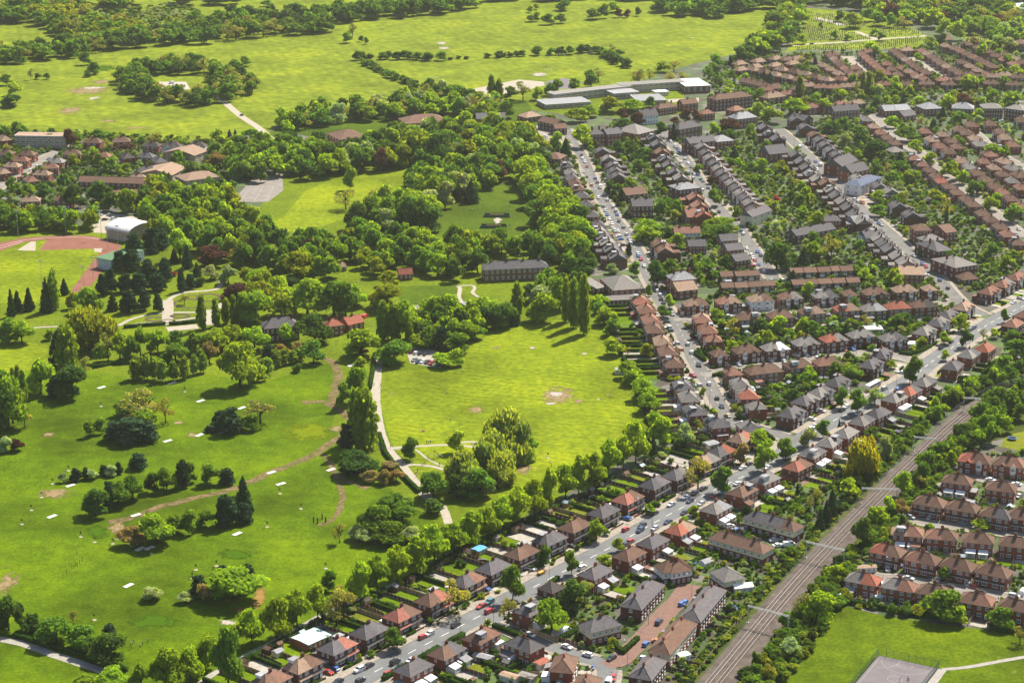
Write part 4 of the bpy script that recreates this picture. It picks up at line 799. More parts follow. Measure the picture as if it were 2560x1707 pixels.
BL = [
 ('terrace', 'long slate terrace with stepped chimneys beside the brick paved street', 'terrace', 'G', 945, 560, 1075, 420, 8, 5.3, 'hip', 3, 2, 8, 'dark', 'slate', (3,)),
 ('terrace', 'slate terrace on the railway side of the brick paved street', 'terrace', 'G', 1275, 630, 1420, 450, 8, 5.3, 'hip', 3, 2, 10, 'dark', 'slate', (3,)),
 ('terrace', 'long brown roofed terrace with cream walls by the brick paved street', 'terrace', 'G', 1105, 815, 1255, 640, 8, 5.3, 'hip', 3, 2, 8, 'cream', 'brown', (3,), 'red'),
 ('terrace', 'slate terrace nearest the bottom edge by the brick paved street', 'terrace', 'G', 1000, 960, 1085, 850, 8, 5.3, 'hip', 3, 2, 6, 'dark', 'slate', (2,)),
 ('semi_detached_house', 'cream and red walled slate semi on the brick street corner', 'semi-detached house', 'G', 665, 690, 835, 645, 8, 5.3, 'hip', 3, 2, 5, 'cream', 'slate', (1,), 'red'),
 ('semi_detached_house', 'white walled brown roofed semi at top of the brick street', 'semi-detached house', 'G', 1068, 352, 1230, 325, 8, 5.3, 'hip', 3, 2, 5, 'white', 'brown', (1,), 'dark'),
 ('house', 'slate house hidden behind the big green tree by main road', 'house', 'G', 450, 435, 520, 400, 7, 3.0, 'hip', 2.4, 1, 3, 'dark', 'dark'),
 ('terrace', 'cream and red terrace with plain brown roof above the railway', 'terrace', 'i', 190, 660, 560, 770, 8, 5.2, 'hip', 2.8, 2, 8, 'cream', 'brown', (2,), 'red'),
 ('terrace', 'four house terrace with cream and pink walls beside conifers', 'terrace', 'i', 425, 520, 770, 620, 8, 5.2, 'hip', 2.8, 2, 7, 'cream', 'slate/slate/slate/brown', (3,), 'dark', 4),
 ('semi_detached_house', 'cream and brown house with grey roof next to white marquee', 'semi-detached house', 'i', 200, 890, 300, 960, 9, 5.0, 'hip', 3, 2, 3, 'cream', 'grey', (), 'dark'),
 ('house', 'brown roofed white walled house beside the trampoline garden', 'house', 'i', -60, 905, 75, 880, 8, 5.2, 'hip', 3, 2, 4, 'white', 'brown', (1,), 'dark'),
 ('church_hall', 'large brick hall with wide grey hipped roof beside the poplars', 'hall', 'C', 600, 735, 880, 715, 26, 5.0, 'hip', 5.0, 1, 5, 'red', 'grey'),
 ('hall_annexe', 'low grey roofed brick annexe in front of the brick hall', 'annexe', 'C', 545, 800, 830, 785, 8, 3.0, 'hip', 1.6, 1, 7, 'red', 'grey'),
 ('hall_wing', 'grey roofed side wing left of the brick hall', 'hall wing', 'C', 440, 690, 520, 670, 26, 3.4, 'gable', 2.5, 1, 2, 'red', 'grey'),
 ('old_terrace', 'long old brick terrace with slate roof and dormer facing lawn', 'terrace', 'e', 985, 395, 1425, 375, 10, 7.0, 'hip', 3.4, 2, 12, 'brown', 'slate', (4,)),
 ('villa', 'dark brick slate roofed house behind park trees', 'house', 'd', 1815, 810, 2045, 790, 11, 7.5, 'hip', 4, 2, 7, 'dark', 'slate', (3,)),
 ('lodge', 'red tiled brick house left of the park drive', 'house', 'd', 2245, 770, 2349, 755, 8, 5.5, 'hip', 3, 2, 3, 'red', 'red', (2,)),
 ('lodge', 'small red roofed cottage beside the parked red van', 'cottage', 'e', 60, 740, 165, 715, 8, 4, 'gable', 3.4, 1, 3, 'red', 'red', (1,)),
 ('cottage', 'tiny orange roofed cottage beside the dark park trees', 'cottage', 'e', 405, 385, 495, 380, 6, 3.4, 'gable', 3, 1, 3, 'red', 'red'),
 ('kiosk', 'small tan roofed shelter left in the park trees', 'shelter', 'e', 0, 325, 45, 322, 6, 2.8, 'hip', 2.6, 1, 2, 'brown', 'tan'),
 ('pavilion', 'low grey roofed pavilion under the round green trees', 'pavilion', 'e', 530, 625, 690, 610, 8, 3, 'flat', 0, 1, 6, 'brown', 'grey'),
 ('pavilion', 'small flat grey roofed hut beside the bowling green path', 'hut', 'e', 850, 585, 895, 580, 5, 2.6, 'flat', 0, 1, 2, 'red', 'grey'),
 ('school_building', 'long cream school block with flat grey roof, left section', 'school', 'A', 20, 300, 770, 215, 11, 6.5, 'flat', 0, 2, 14, 'buff', 'grey', (), None, 1, True),
 ('school_building', 'long two storey cream school block beside white roofed gym', 'school', 'A', 680, 215, 1300, 175, 11, 7, 'flat', 0, 2, 12, 'buff', 'grey', (), None, 1, True),
 ('school_building', 'white framed grey roofed classroom block in middle of school', 'school', 'A', 610, 275, 850, 255, 16, 5, 'flat', 0, 1, 6, 'buff', 'lead', (), None, 1, True),
 ('school_building', 'low spreading school wing with grey roofs at the front', 'school', 'A', 840, 330, 1120, 320, 26, 3.6, 'flat', 0, 1, 8, 'buff', 'lead', (), None, 1, True),
 ('school_building', 'low cream school wing with pale roof at far left', 'school', 'A', -60, 370, 380, 340, 22, 3.8, 'flat', 0, 1, 8, 'buff', 'lead', (), None, 1, True),
 ('school_building', 'small white flat roofed school hut on green strip', 'school', 'A', 1020, 240, 1145, 232, 9, 3.2, 'flat', 0, 1, 4, 'cream', 'white'),
 ('gymnasium', 'brown brick gymnasium with brilliant white flat roof', 'gym', 'A', 1310, 215, 1550, 205, 34, 6, 'flat', 0, 1, 4, 'brown', 'white'),
 ('flats', 'long three storey brick flats with brown hipped roof behind school', 'flats', 'A', 1600, 385, 1960, 345, 12, 9, 'hip', 3.4, 3, 10, 'dark', 'brown', (4,)),
 ('flats', 'left of two tall red brick blocks beside yellow-green tree', 'flats', 'A', 380, 740, 520, 732, 13, 9.5, 'hip', 3.4, 3, 4, 'red', 'slate', (2,)),
 ('flats', 'right of two tall red brick blocks beside yellow-green tree', 'flats', 'A', 540, 738, 680, 725, 13, 9.5, 'gable', 3.4, 3, 4, 'red', 'slate', (2,)),
 ('hall', 'wide grey slate hipped hall among street trees', 'hall', 'A', 840, 690, 1010, 650, 24, 6, 'hip', 5, 2, 5, 'red', 'grey'),
 ('villa', 'white timbered villa with slate roof beside copper beech', 'villa', 'A', 880, 520, 1040, 505, 11, 6.6, 'gable', 4.4, 2, 6, 'white', 'slate', (2,)),
 ('terrace', 'brown roofed brick terrace in front of the school', 'terrace', 'A', 1050, 430, 1230, 405, 9, 5.5, 'hip', 3, 2, 7, 'red', 'brown', (3,)),
 ('house', 'brown roofed house between the school terrace and copper beeches', 'house', 'A', 1280, 385, 1430, 370, 9, 5.5, 'gable', 3.2, 2, 4, 'red', 'brown', (1,)),
 ('house', 'tan roofed house in front of the three storey flats', 'house', 'A', 1470, 480, 1595, 470, 9, 5.2, 'hip', 3, 2, 4, 'red', 'rust', (1,)),
 ('house', 'rust roofed low house at foot of the three storey flats', 'house', 'A', 1785, 435, 1890, 415, 9, 4, 'hip', 3, 1, 3, 'red', 'rust'),
 ('villa', 'large victorian villa with pale gables left of round green tree', 'villa', 'A', 1810, 560, 2010, 535, 12, 7.5, 'hip', 4, 2, 6, 'brown', 'lead', (3,)),
 ('villa', 'white ended victorian villa with twin gables at street top', 'villa', 'A', 1245, 670, 1470, 630, 12, 8, 'hip', 4, 2, 6, 'brown', 'slate', (3,)),
 ('hall', 'brick hall with clean grey hipped roof and wide windows', 'hall', 'A', 1610, 770, 1785, 755, 13, 6.4, 'hip', 3.4, 2, 5, 'red', 'lead'),
 ('villa', 'tall dark brick slate house left of the brick hall', 'house', 'A', 1350, 810, 1600, 780, 11, 8, 'gable', 3.6, 2, 6, 'dark', 'slate', (3,)),
 ('villa', 'grey slate corner block with white gable on second street', 'corner house', 'A', 1240, 1265, 1460, 1240, 14, 7.5, 'hip', 3, 2, 6, 'dark', 'lead', (3,)),
 ('house', 'brown gabled brick house beside tall dark conifers', 'house', 'A', 730, 1290, 930, 1270, 13, 5.6, 'gable', 3.4, 2, 4, 'dark', 'brown', (1,)),
 ('villa', 'big dark slate double fronted house in terrace gardens', 'house', 'A', 790, 1430, 990, 1425, 13, 7.5, 'gable', 3.6, 2, 5, 'dark', 'slate', (2,)),
 ('house', 'cream rendered end house on second terraced street', 'house', 'A', 1960, 1520, 2150, 1450, 9, 6.4, 'gable', 3, 2, 3, 'cream', 'slate', (1,)),
 ('terrace', 'rust roofed brick cottages behind second terraced street', 'cottages', 'A', 1330, 1500, 1510, 1490, 14, 5, 'gable', 4, 2, 5, 'red', 'rust', (2,)),
 ('hall', 'red brick gabled hall with slate roof at third street', 'hall', 'A', 2130, 890, 2310, 870, 14, 6.0, 'gable', 5, 1, 4, 'red', 'slate'),
 ('apartment_house', 'upper slate and brick apartment house stepping down second street', 'apartment house', 'C', 1660, 250, 1820, 240, 10, 5.2, 'gable', 3, 2, 4, 'red', 'slate'),
 ('apartment_house', 'middle slate and brick apartment house stepping down second street', 'apartment house', 'C', 1720, 345, 1880, 330, 10, 5.2, 'gable', 3, 2, 4, 'red', 'slate'),
 ('apartment_house', 'lowest slate and brick apartment house stepping down second street', 'apartment house', 'C', 1800, 450, 1945, 430, 10, 5.2, 'gable', 3, 2, 4, 'red', 'slate'),
 ('house', 'plain slate roofed brick house below the horse chestnut', 'house', 'C', 1340, 305, 1510, 300, 9, 5.4, 'gable', 3, 2, 5, 'red', 'slate'),
 ('terrace', 'brown roofed white ground floor houses behind lime trees', 'terrace', 'C', 1200, 175, 1450, 170, 9, 5.4, 'gable', 3, 2, 7, 'white', 'rust', (2,), 'brown'),
 ('villa', 'tall gothic brick villa with pale slate roof above crescent', 'villa', 'C', 1185, 690, 1415, 670, 11, 8, 'hip', 3.6, 2, 6, 'red', 'lead', (3,)),
 ('house', 'plain brown gabled brick house in front of gothic villa', 'house', 'C', 1235, 740, 1425, 720, 14, 4.8, 'gable', 3.4, 2, 3, 'red', 'tan'),
 ('flats', 'red brick flats with split brown roofs above the third street', 'flats', 'D', 1285, 200, 1440, 195, 12, 8.5, 'hip', 3, 3, 5, 'red', 'brown'),
 ('flats', 'angled red brick flats block with long brown roof', 'flats', 'D', 1580, 220, 1685, 205, 16, 8.5, 'gable', 3, 3, 3, 'red', 'brown'),
 ('villa', 'brick corner terrace with white bays on the third street', 'terrace', 'D', 1670, 545, 1890, 510, 22, 7, 'hip', 3.6, 2, 6, 'dark', 'grey', (3,)),
 ('villa', 'slate villa above the white bayed corner terrace', 'villa', 'D', 1495, 380, 1640, 360, 22, 6.8, 'hip', 3.8, 2, 4, 'dark', 'slate', (2,)),
 ('villa', 'grey roofed villa in front of the red brick flats', 'villa', 'D', 1385, 285, 1560, 265, 10, 7, 'hip', 3, 2, 4, 'brown', 'grey', (2,)),
 ('bungalow', 'brown hipped bungalow behind the main road junction', 'bungalow', 'D', 1750, 600, 1910, 585, 9, 3, 'hip', 3.4, 1, 4, 'dark', 'brown'),
 ('house', 'orange brick gable ended house beside the green garden tree', 'house', 'D', 1130, 600, 1370, 605, 16, 6.4, 'gable', 3, 2, 5, 'orange', 'tan', (2,)),
 ('house', 'slate house with white extension among the shaded gardens', 'house', 'D', 800, 230, 980, 215, 11, 6, 'gable', 3, 2, 4, 'white', 'slate', (2,)),
 ('villa', 'brick villa with round conservatory near the third street', 'villa', 'D', 400, 80, 555, 75, 10, 7, 'hip', 3, 2, 5, 'red', 'slate', (1,)),
 ('house', 'dark slate roofed house with white dormer in shaded gardens', 'house', 'D', 120, 200, 500, 130, 10, 5.4, 'gable', 3, 2, 8, 'dark', 'slate', (3,)),
 ('house', 'red gabled brick house at the end of slate row', 'house', 'B', 690, 1560, 845, 1540, 10, 5.5, 'gable', 3.2, 2, 3, 'red', 'lead'),
 ('chapel', 'tall red brick chapel with steep slate roof on third street', 'chapel', 'B', 570, 1030, 720, 960, 14, 7, 'gable', 4.4, 2, 4, 'red', 'slate'),
 ('chapel', 'second red brick chapel with crossed slate gables', 'chapel', 'B', 660, 1090, 830, 1050, 12, 7, 'gable', 4.4, 2, 4, 'orange', 'slate'),
 ('house', 'bright white rendered house with navy roof on third street', 'house', 'B', 745, 1220, 960, 1130, 12, 7, 'hip', 2, 2, 5, 'white', 'navy'),
 ('house', 'flat grey roofed yard building behind the white house', 'yard building', 'B', 960, 1290, 1105, 1280, 16, 5, 'flat', 0, 2, 4, 'dark', 'lead'),
 ('house', 'wide low grey hipped bungalow beside rust roofed houses', 'bungalow', 'B', 1060, 830, 1190, 820, 12, 3, 'hip', 3, 1, 4, 'brown', 'grey'),
 ('terrace', 'long slate roofed terrace with white gable windows', 'terrace', 'B', 490, 470, 740, 450, 11, 6.5, 'gable', 4, 2, 8, 'brown', 'slate', (3,)),
 ('hall', 'left of two brick halls with bright slate sawtooth roofs', 'hall', 'B', 985, 445, 1105, 440, 14, 5, 'gable', 3.4, 1, 4, 'red', 'lead'),
 ('hall', 'right of two brick halls with bright slate sawtooth roofs', 'hall', 'B', 1115, 440, 1240, 430, 14, 5, 'gable', 3.4, 1, 4, 'red', 'lead'),
 ('hall', 'red gabled brick hall in front of sawtooth roofed halls', 'hall', 'B', 1175, 495, 1290, 475, 10, 4.5, 'gable', 3.4, 1, 3, 'red', 'slate'),
 ('hall', 'wide pale hipped roof hall with white lean-to', 'hall', 'B', 1375, 440, 1550, 430, 16, 6, 'hip', 4, 1, 5, 'brown', 'lead'),
 ('hall', 'pale roofed brick building left of the upper flats', 'hall', 'B', 1640, 430, 1850, 440, 14, 6, 'hip', 4, 2, 6, 'brown', 'lead', (1,)),
 ('flats', 'left of the two three storey dark brick flats', 'flats', 'B', 1950, 470, 2140, 470, 16, 9, 'hip', 3, 3, 8, 'dark', 'grey'),
 ('flats', 'right of the two three storey dark brick flats', 'flats', 'B', 2150, 465, 2330, 490, 16, 9, 'hip', 3, 3, 6, 'dark', 'grey', (1,)),
 ('house', 'dark brick house at top of the tree lined street', 'house', 'B', 45, 530, 190, 555, 12, 6, 'gable', 3.4, 2, 4, 'dark', 'slate', (1,)),
 ('terrace', 'long brown roofed brick terrace left of the far estate', 'terrace', 'A', 1830, 150, 2065, 205, 9, 5.2, 'gable', 3, 2, 9, 'red', 'brown', (4,)),
 ('house', 'gabled brown house in front of the far brick terrace', 'house', 'A', 2100, 235, 2245, 225, 9, 5.5, 'gable', 3.4, 2, 3, 'dark', 'brown', (1,)),
 ('house', 'tan hipped house with white lean-to near far poplar', 'house', 'A', 2110, 325, 2290, 300, 9, 5.3, 'hip', 3.2, 2, 4, 'red', 'tan', (1,)),
 ('school_block', 'pale three storey school block with glass front in left town', 'school', 'a', 105, 1010, 450, 1015, 12, 9, 'flat', 0, 3, 9, 'buff', 'tan', (), None, 1, True),
 ('flats', 'long brown roofed brick flats in left hand town', 'flats', 'a', 540, 1300, 975, 1315, 10, 6, 'gable', 3, 2, 12, 'red', 'brown'),
 ('flats', 'brown roofed low flats in front of the long flats', 'flats', 'a', 780, 1395, 1000, 1385, 10, 5.5, 'gable', 2.8, 2, 7, 'red', 'brown'),
 ('flats', 'tan roofed brick flats left of the tennis court trees', 'flats', 'a', 1180, 1255, 1280, 1200, 24, 6, 'gable', 3, 2, 4, 'buff', 'tan'),
 ('flats', 'upper tan gabled flats beyond round green trees', 'flats', 'a', 1330, 1120, 1425, 1085, 26, 6, 'gable', 3.4, 2, 3, 'buff', 'tan'),
 ('flats', 'wide tan roofed flats half hidden by park trees', 'flats', 'a', 1270, 1290, 1500, 1260, 18, 5.5, 'hip', 3.4, 2, 6, 'buff', 'tan'),
 ('care_home', 'large brown roofed brick home left of the park woods', 'care home', 'b', 0, 1010, 190, 990, 26, 6, 'hip', 4.5, 2, 7, 'red', 'brown'),
 ('care_home', 'large rust roofed brick home with long wing beyond park woods', 'care home', 'b', 455, 900, 740, 880, 22, 6, 'hip', 4.5, 2, 8, 'red', 'brown'),
 ('care_home', 'low rust roofed wing of the brick home', 'care home', 'b', 700, 925, 825, 915, 14, 3.4, 'hip', 3.2, 1, 4, 'red', 'brown'),
 ('flats', 'dark slate roofed flats with white windows by the woods', 'flats', 'b', 935, 865, 1130, 860, 12, 6, 'gable', 3.4, 2, 9, 'red', 'slate'),
 ('house', 'slate bungalow below the slate roofed flats', 'bungalow', 'b', 1110, 915, 1215, 910, 12, 3, 'hip', 3, 1, 4, 'dark', 'slate'),
 ('house', 'tan house with pink gable behind junction trees', 'house', 'b', 1270, 840, 1380, 825, 12, 4, 'hip', 3.2, 1, 4, 'brown', 'tan'),
 ('terrace', 'slate roofed row with panelled front behind the junction', 'terrace', 'b', 1350, 880, 1470, 905, 12, 6, 'gable', 3, 2, 5, 'dark', 'brown'),
 ('house', 'brown roofed corner house by the junction trees', 'house', 'b', 1470, 925, 1550, 920, 9, 5, 'gable', 3, 2, 3, 'dark', 'brown'),
 ('house', 'brown hipped brick house at end of the park belt', 'house', 'b', 1385, 1130, 1500, 1140, 14, 5.4, 'hip', 3.4, 2, 5, 'dark', 'brown'),
 ('terrace', 'white stepped flats with slate roofs beside field drive', 'terrace', 'a', 1985, 1005, 2140, 1040, 14, 6, 'gable', 2.6, 2, 8, 'white', 'grey'),
 ('house', 'slate roofed brick house at foot of the field drive', 'house', 'a', 1580, 1020, 1705, 1015, 10, 5.4, 'gable', 3.4, 2, 4, 'red', 'grey'),
 ('warehouse', 'pale white industrial shed in the top right corner', 'warehouse', 'H', 1250, 22, 1344, 38, 40, 8, 'flat', 0, 1, 5, 'white', 'teal'),
 ('house', 'dark brick block at far right beside cemetery', 'flats', 'H', 1282, 178, 1344, 185, 14, 7, 'hip', 3, 2, 5, 'dark', 'brown'),
 ('cemetery_chapel', 'small dark brick building among cemetery trees', 'chapel', 'H', 1005, 158, 1040, 156, 14, 5, 'gable', 4, 1, 3, 'dark', 'brown'),
]
for q in BL:
    a = list(q); block(*a)
LT = [('a', 30, 965, 'tan'), ('a', 640, 985, 'brown'), ('a', 830, 980, 'brown'), ('a', 1040, 1010, 'dark'), ('a', 40, 1065, 'brown'), ('a', 190, 1070, 'brown'), ('a', 145, 1110, 'rust'), ('a', 85, 1150, 'tan'), ('a', 25, 1190, 'tan'), ('a', 490, 1065, 'brown'), ('a', 385, 1120, 'grey'), ('a', 340, 1160, 'rust'), ('a', 290, 1205, 'tan'), ('a', 215, 1245, 'rust'),
      ('a', 700, 1080, 'rust'), ('a', 870, 1085, 'dark'), ('a', 1000, 1085, 'slate'), ('a', 1010, 1180, 'slate'), ('a', 1090, 1115, 'slate'), ('a', 940, 1235, 'tan'), ('a', 210, 1385, 'tan'), ('a', 435, 1380, 'brown')]
LTs = sorted(LT, key=lambda q: q[1])
for t, x, y, rf in LT:
    p = g(t, x, y, 3.6); p.z = 0; o = empty('house', p, R(random.choice([-12, 8, -60])))
    tag(o, f"{RN[rf]} roofed brick house, {ordw(LTs.index((t, x, y, rf)) + 1)} from left in the left-hand town", 'house', 'houses of the left hand town')
    build(o, 'plain' if y > 1000 else 'far', 'red', [rf]); HOUSES.append((p.x, p.y, 6, 4, 0))
for x, y, lab in ((1175, 1010, 'black and white gabled house with twin white gables near the field'), (1345, 1010, 'black and white gabled house right of its twin near the field')):
    p = g('a', x, y, 4); p.z = 0; o = empty('house', p, R(-4)); tag(o, lab, 'house'); build(o, 'bay', 'white', ['dark'], bayc='white'); HOUSES.append((p.x, p.y, 6, 4, 0))
# barrel roofed clubhouse and green stand ------------------------------------------
a, b_ = g('d', 728, 98), g('d', 885, 130); L = (b_ - a).length; th = math.atan2(b_.y - a.y, b_.x - a.x); nrm = Vector((-math.sin(th), math.cos(th), 0)); c = (a + b_) / 2 + nrm * 11
o = empty('clubhouse', c, th); tag(o, 'clubhouse with curved white barrel roof beside the running track', 'clubhouse'); HOUSES.append((c.x, c.y, L / 2, 11, th))
q = MB(); q.box(-L / 2, L / 2, -11, 11, 0, 6.5, 0, False, False)
ar = [(11.6 * math.cos(t), 6.4 + 3.6 * math.sin(t)) for t in np.linspace(math.pi, 0, 13)]
for s_ in (-1, 1): q.face([(s_ * L / 2, y, z) for y, z in ar][::s_], 0)
obj('wall', q.mesh('wall', [M['wall_buff']]), o)
q = MB()
for (y0, z0), (y1, z1) in zip(ar, ar[1:]): q.face([(-L / 2 - .6, y0, z0 + .1), (L / 2 + .6, y0, z0 + .1), (L / 2 + .6, y1, z1 + .1), (-L / 2 - .6, y1, z1 + .1)]); q.face([(-L / 2 - .6, y1, z1 - .15), (L / 2 + .6, y1, z1 - .15), (L / 2 + .6, y0, z0 - .15), (-L / 2 - .6, y0, z0 - .15)])
obj('roof', q.mesh('roof', [M['roof_white']]), o)
for i in range(7):
    for z in (1.8, 4.8): obj('window', window_mesh(1.6, 1.5), o, (-L / 2 + L * (i + .5) / 7, -11.03, z))
for i in range(4): obj('window', window_mesh(1.6, 1.5), o, (L / 2 + .03, -8 + i * 5, 4.6), math.pi / 2)
a, b_ = g('d', 652, 300), g('d', 762, 322); L = (b_ - a).length; th = math.atan2(b_.y - a.y, b_.x - a.x); nrm = Vector((-math.sin(th), math.cos(th), 0)); c = (a + b_) / 2 + nrm * 14
o = empty('grandstand', c, th); tag(o, 'small grandstand with flat green roof beside the red running track', 'grandstand'); HOUSES.append((c.x, c.y, L / 2, 14, th))
q = MB(); q.box(-L / 2, L / 2, -14, 14, 6.0, 6.4); obj('roof', q.mesh('roof', [M['roof_green']]), o)
q = MB()
for i in range(6): q.box(-L / 2 + 2 + i * 1.3, -L / 2 + 3.3 + i * 1.3, -13, 13, 0, .6 + .5 * i)
obj('terrace', q.mesh('terrace', [M['drive']]), o)
q = MB(); q.box(L / 2 - .4, L / 2, -13.8, 13.8, 0, 6); q.box(-L / 2 + 2, L / 2 - .4, 13.4, 13.8, 0, 6); q.box(-L / 2 + 2, L / 2 - .4, -13.8, -13.4, 0, 6); obj('wall', q.mesh('wall', [M['roof_teal']]), o)
for y in (-13, 0, 13): q = MB(); q.box(-.15, .15, -.15, .15, 0, 6); obj('post', q.mesh('post', [M['steel']]), o, (-L / 2 + .5, y, 0))
# ------------------------------------------------------------------ vehicles
def car_mesh(kind):
    P = {'hatch': (4.0, 1.72, [(-2, .55), (-1.98, .85), (-1.75, .95)], [(-1.85, .95), (-1.55, 1.45), (.35, 1.48), (1.0, .98)], [(1.95, .85), (2.0, .55)]),
         'saloon': (4.5, 1.76, [(-2.25, .55), (-2.22, .88), (-1.6, .96)], [(-1.65, .96), (-1.1, 1.40), (.25, 1.42), (1.0, .95)], [(2.2, .80), (2.25, .5)]),
         'suv': (4.4, 1.84, [(-2.2, .6), (-2.18, 1.0), (-2.05, 1.1)], [(-2.1, 1.1), (-1.85, 1.66), (.45, 1.7), (1.15, 1.12)], [(2.15, 1.0), (2.2, .6)]),
         'van': (5.0, 1.95, [(-2.5, .6), (-2.48, 1.1), (-2.46, 1.15)], [(-2.46, 1.15), (-2.42, 2.05), (1.15, 2.05), (1.75, 1.2)], [(2.4, 1.05), (2.5, .6)])}[kind]
    L, W, back, cab, front = P; w_ = W / 2
    b = MB()
    low = [(back[0][0], .22)] + back + [(cab[3][0], cab[3][1])] + front + [(front[-1][0], .22)]
    n = len(low)
    for s_ in (-1, 1): b.face([(x, s_ * w_, z) for x, z in low][::-s_])
    for (x0, z0), (x1, z1) in zip(low, low[1:] + low[:1]): b.face([(x0, -w_, z0), (x1, -w_, z1), (x1, w_, z1), (x0, w_, z0)])
    k = .80; c = [(x, z) for x, z in cab]
    top = [(c[1][0], c[1][1]), (c[2][0], c[2][1])]
    b.face([(top[0][0], -w_ * k, top[0][1]), (top[1][0], -w_ * k, top[1][1]), (top[1][0], w_ * k, top[1][1]), (top[0][0], w_ * k, top[0][1])])
    if kind == 'van':
        for s_ in (-1, 1): b.face([(c[0][0], s_ * w_, c[0][1]), (.3, s_ * w_, c[0][1]), (.3, s_ * w_ * k, top[0][1]), (top[0][0], s_ * w_ * k, top[0][1])][::s_])
        b.face([(c[0][0], w_, c[0][1]), (c[0][0], -w_, c[0][1]), (top[0][0], -w_ * k, top[0][1]), (top[0][0], w_ * k, top[0][1])][::-1])
    else:
        for s_ in (-1, 1):
            for x0, x1 in ((c[0][0], top[0][0]), (top[1][0], c[3][0])):      # pillars
                z0, z1 = (c[0][1], top[0][1]) if x0 == c[0][0] else (top[1][1], c[3][1])
                b.tube((x0, s_ * (w_ if z0 < z1 else w_ * k), z0), (x1, s_ * (w_ * k if z0 < z1 else w_), z1), .06, .06, 4)
            b.tube(((top[0][0] + top[1][0]) / 2, s_ * w_ * .99, c[0][1]), ((top[0][0] + top[1][0]) / 2, s_ * w_ * k, top[0][1]), .05, .05, 4)
    body = b.mesh('body', [M['car']])
    q = MB(); g0 = c[0][0] if kind != 'van' else .3; t0 = top[0][0] if kind != 'van' else .3; e = .012
    for s_ in (-1, 1): q.face([(g0, s_ * (w_ - .02), c[0][1]), (c[3][0], s_ * (w_ - .02), c[3][1]), (top[1][0], s_ * (w_ * k - .01), top[1][1] - e), (t0, s_ * (w_ * k - .01), top[0][1] - e)][::s_])
    q.face([(c[3][0], -w_ + .06, c[3][1]), (c[3][0], w_ - .06, c[3][1]), (top[1][0], w_ * k - .03, top[1][1] - e), (top[1][0], -w_ * k + .03, top[1][1] - e)])
    if kind != 'van': q.face([(c[0][0], w_ - .06, c[0][1]), (c[0][0], -w_ + .06, c[0][1]), (top[0][0], -w_ * k + .03, top[0][1] - e), (top[0][0], w_ * k - .03, top[0][1] - e)])
    glass = q.mesh('glazing', [M['glass']])
    lt = MB(); lt.box(L / 2 - .12, L / 2 + .02, -w_ + .1, -w_ + .5, .6, .78); lt.box(L / 2 - .12, L / 2 + .02, w_ - .5, w_ - .1, .6, .78)
    return body, glass, L, W
wh = MB(); wh.tube((0, -.1, 0), (0, .1, 0), .32, .32, 10, 0); wh.tube((0, .1, 0), (0, .115, 0), .19, .19, 8, 1); wh.tube((0, -.115, 0), (0, -.1, 0), .19, .19, 8, 1)
wh.face([(.19 * math.cos(t), -.115, .19 * math.sin(t)) for t in np.linspace(0, 2 * math.pi, 8, endpoint=False)], 1)
WHEEL = wh.mesh('wheel', [M['tyre'], M['steel']])
lm = MB(); lm.box(-.04, .04, -.18, .18, -.08, .08); LIGHT = lm.mesh('headlight', [M['frame']]); lr = MB(); lr.box(-.04, .04, -.16, .16, -.1, .1); RLIGHT = lr.mesh('tail_light', [paint('tail_lens', (.35, .02, .02), .3)])
CARM = {k: car_mesh(k) for k in ('hatch', 'saloon', 'suv', 'van')}
CC = {'white': (.80, .80, .79), 'silver': (.48, .49, .50), 'grey': (.20, .21, .22), 'black': (.018, .018, .02), 'navy': (.025, .035, .075), 'blue': (.06, .15, .42), 'red': (.48, .025, .02), 'teal': (.05, .22, .24), 'orange': (.62, .19, .05), 'tan': (.52, .40, .22), 'yellow': (.75, .5, .05)}
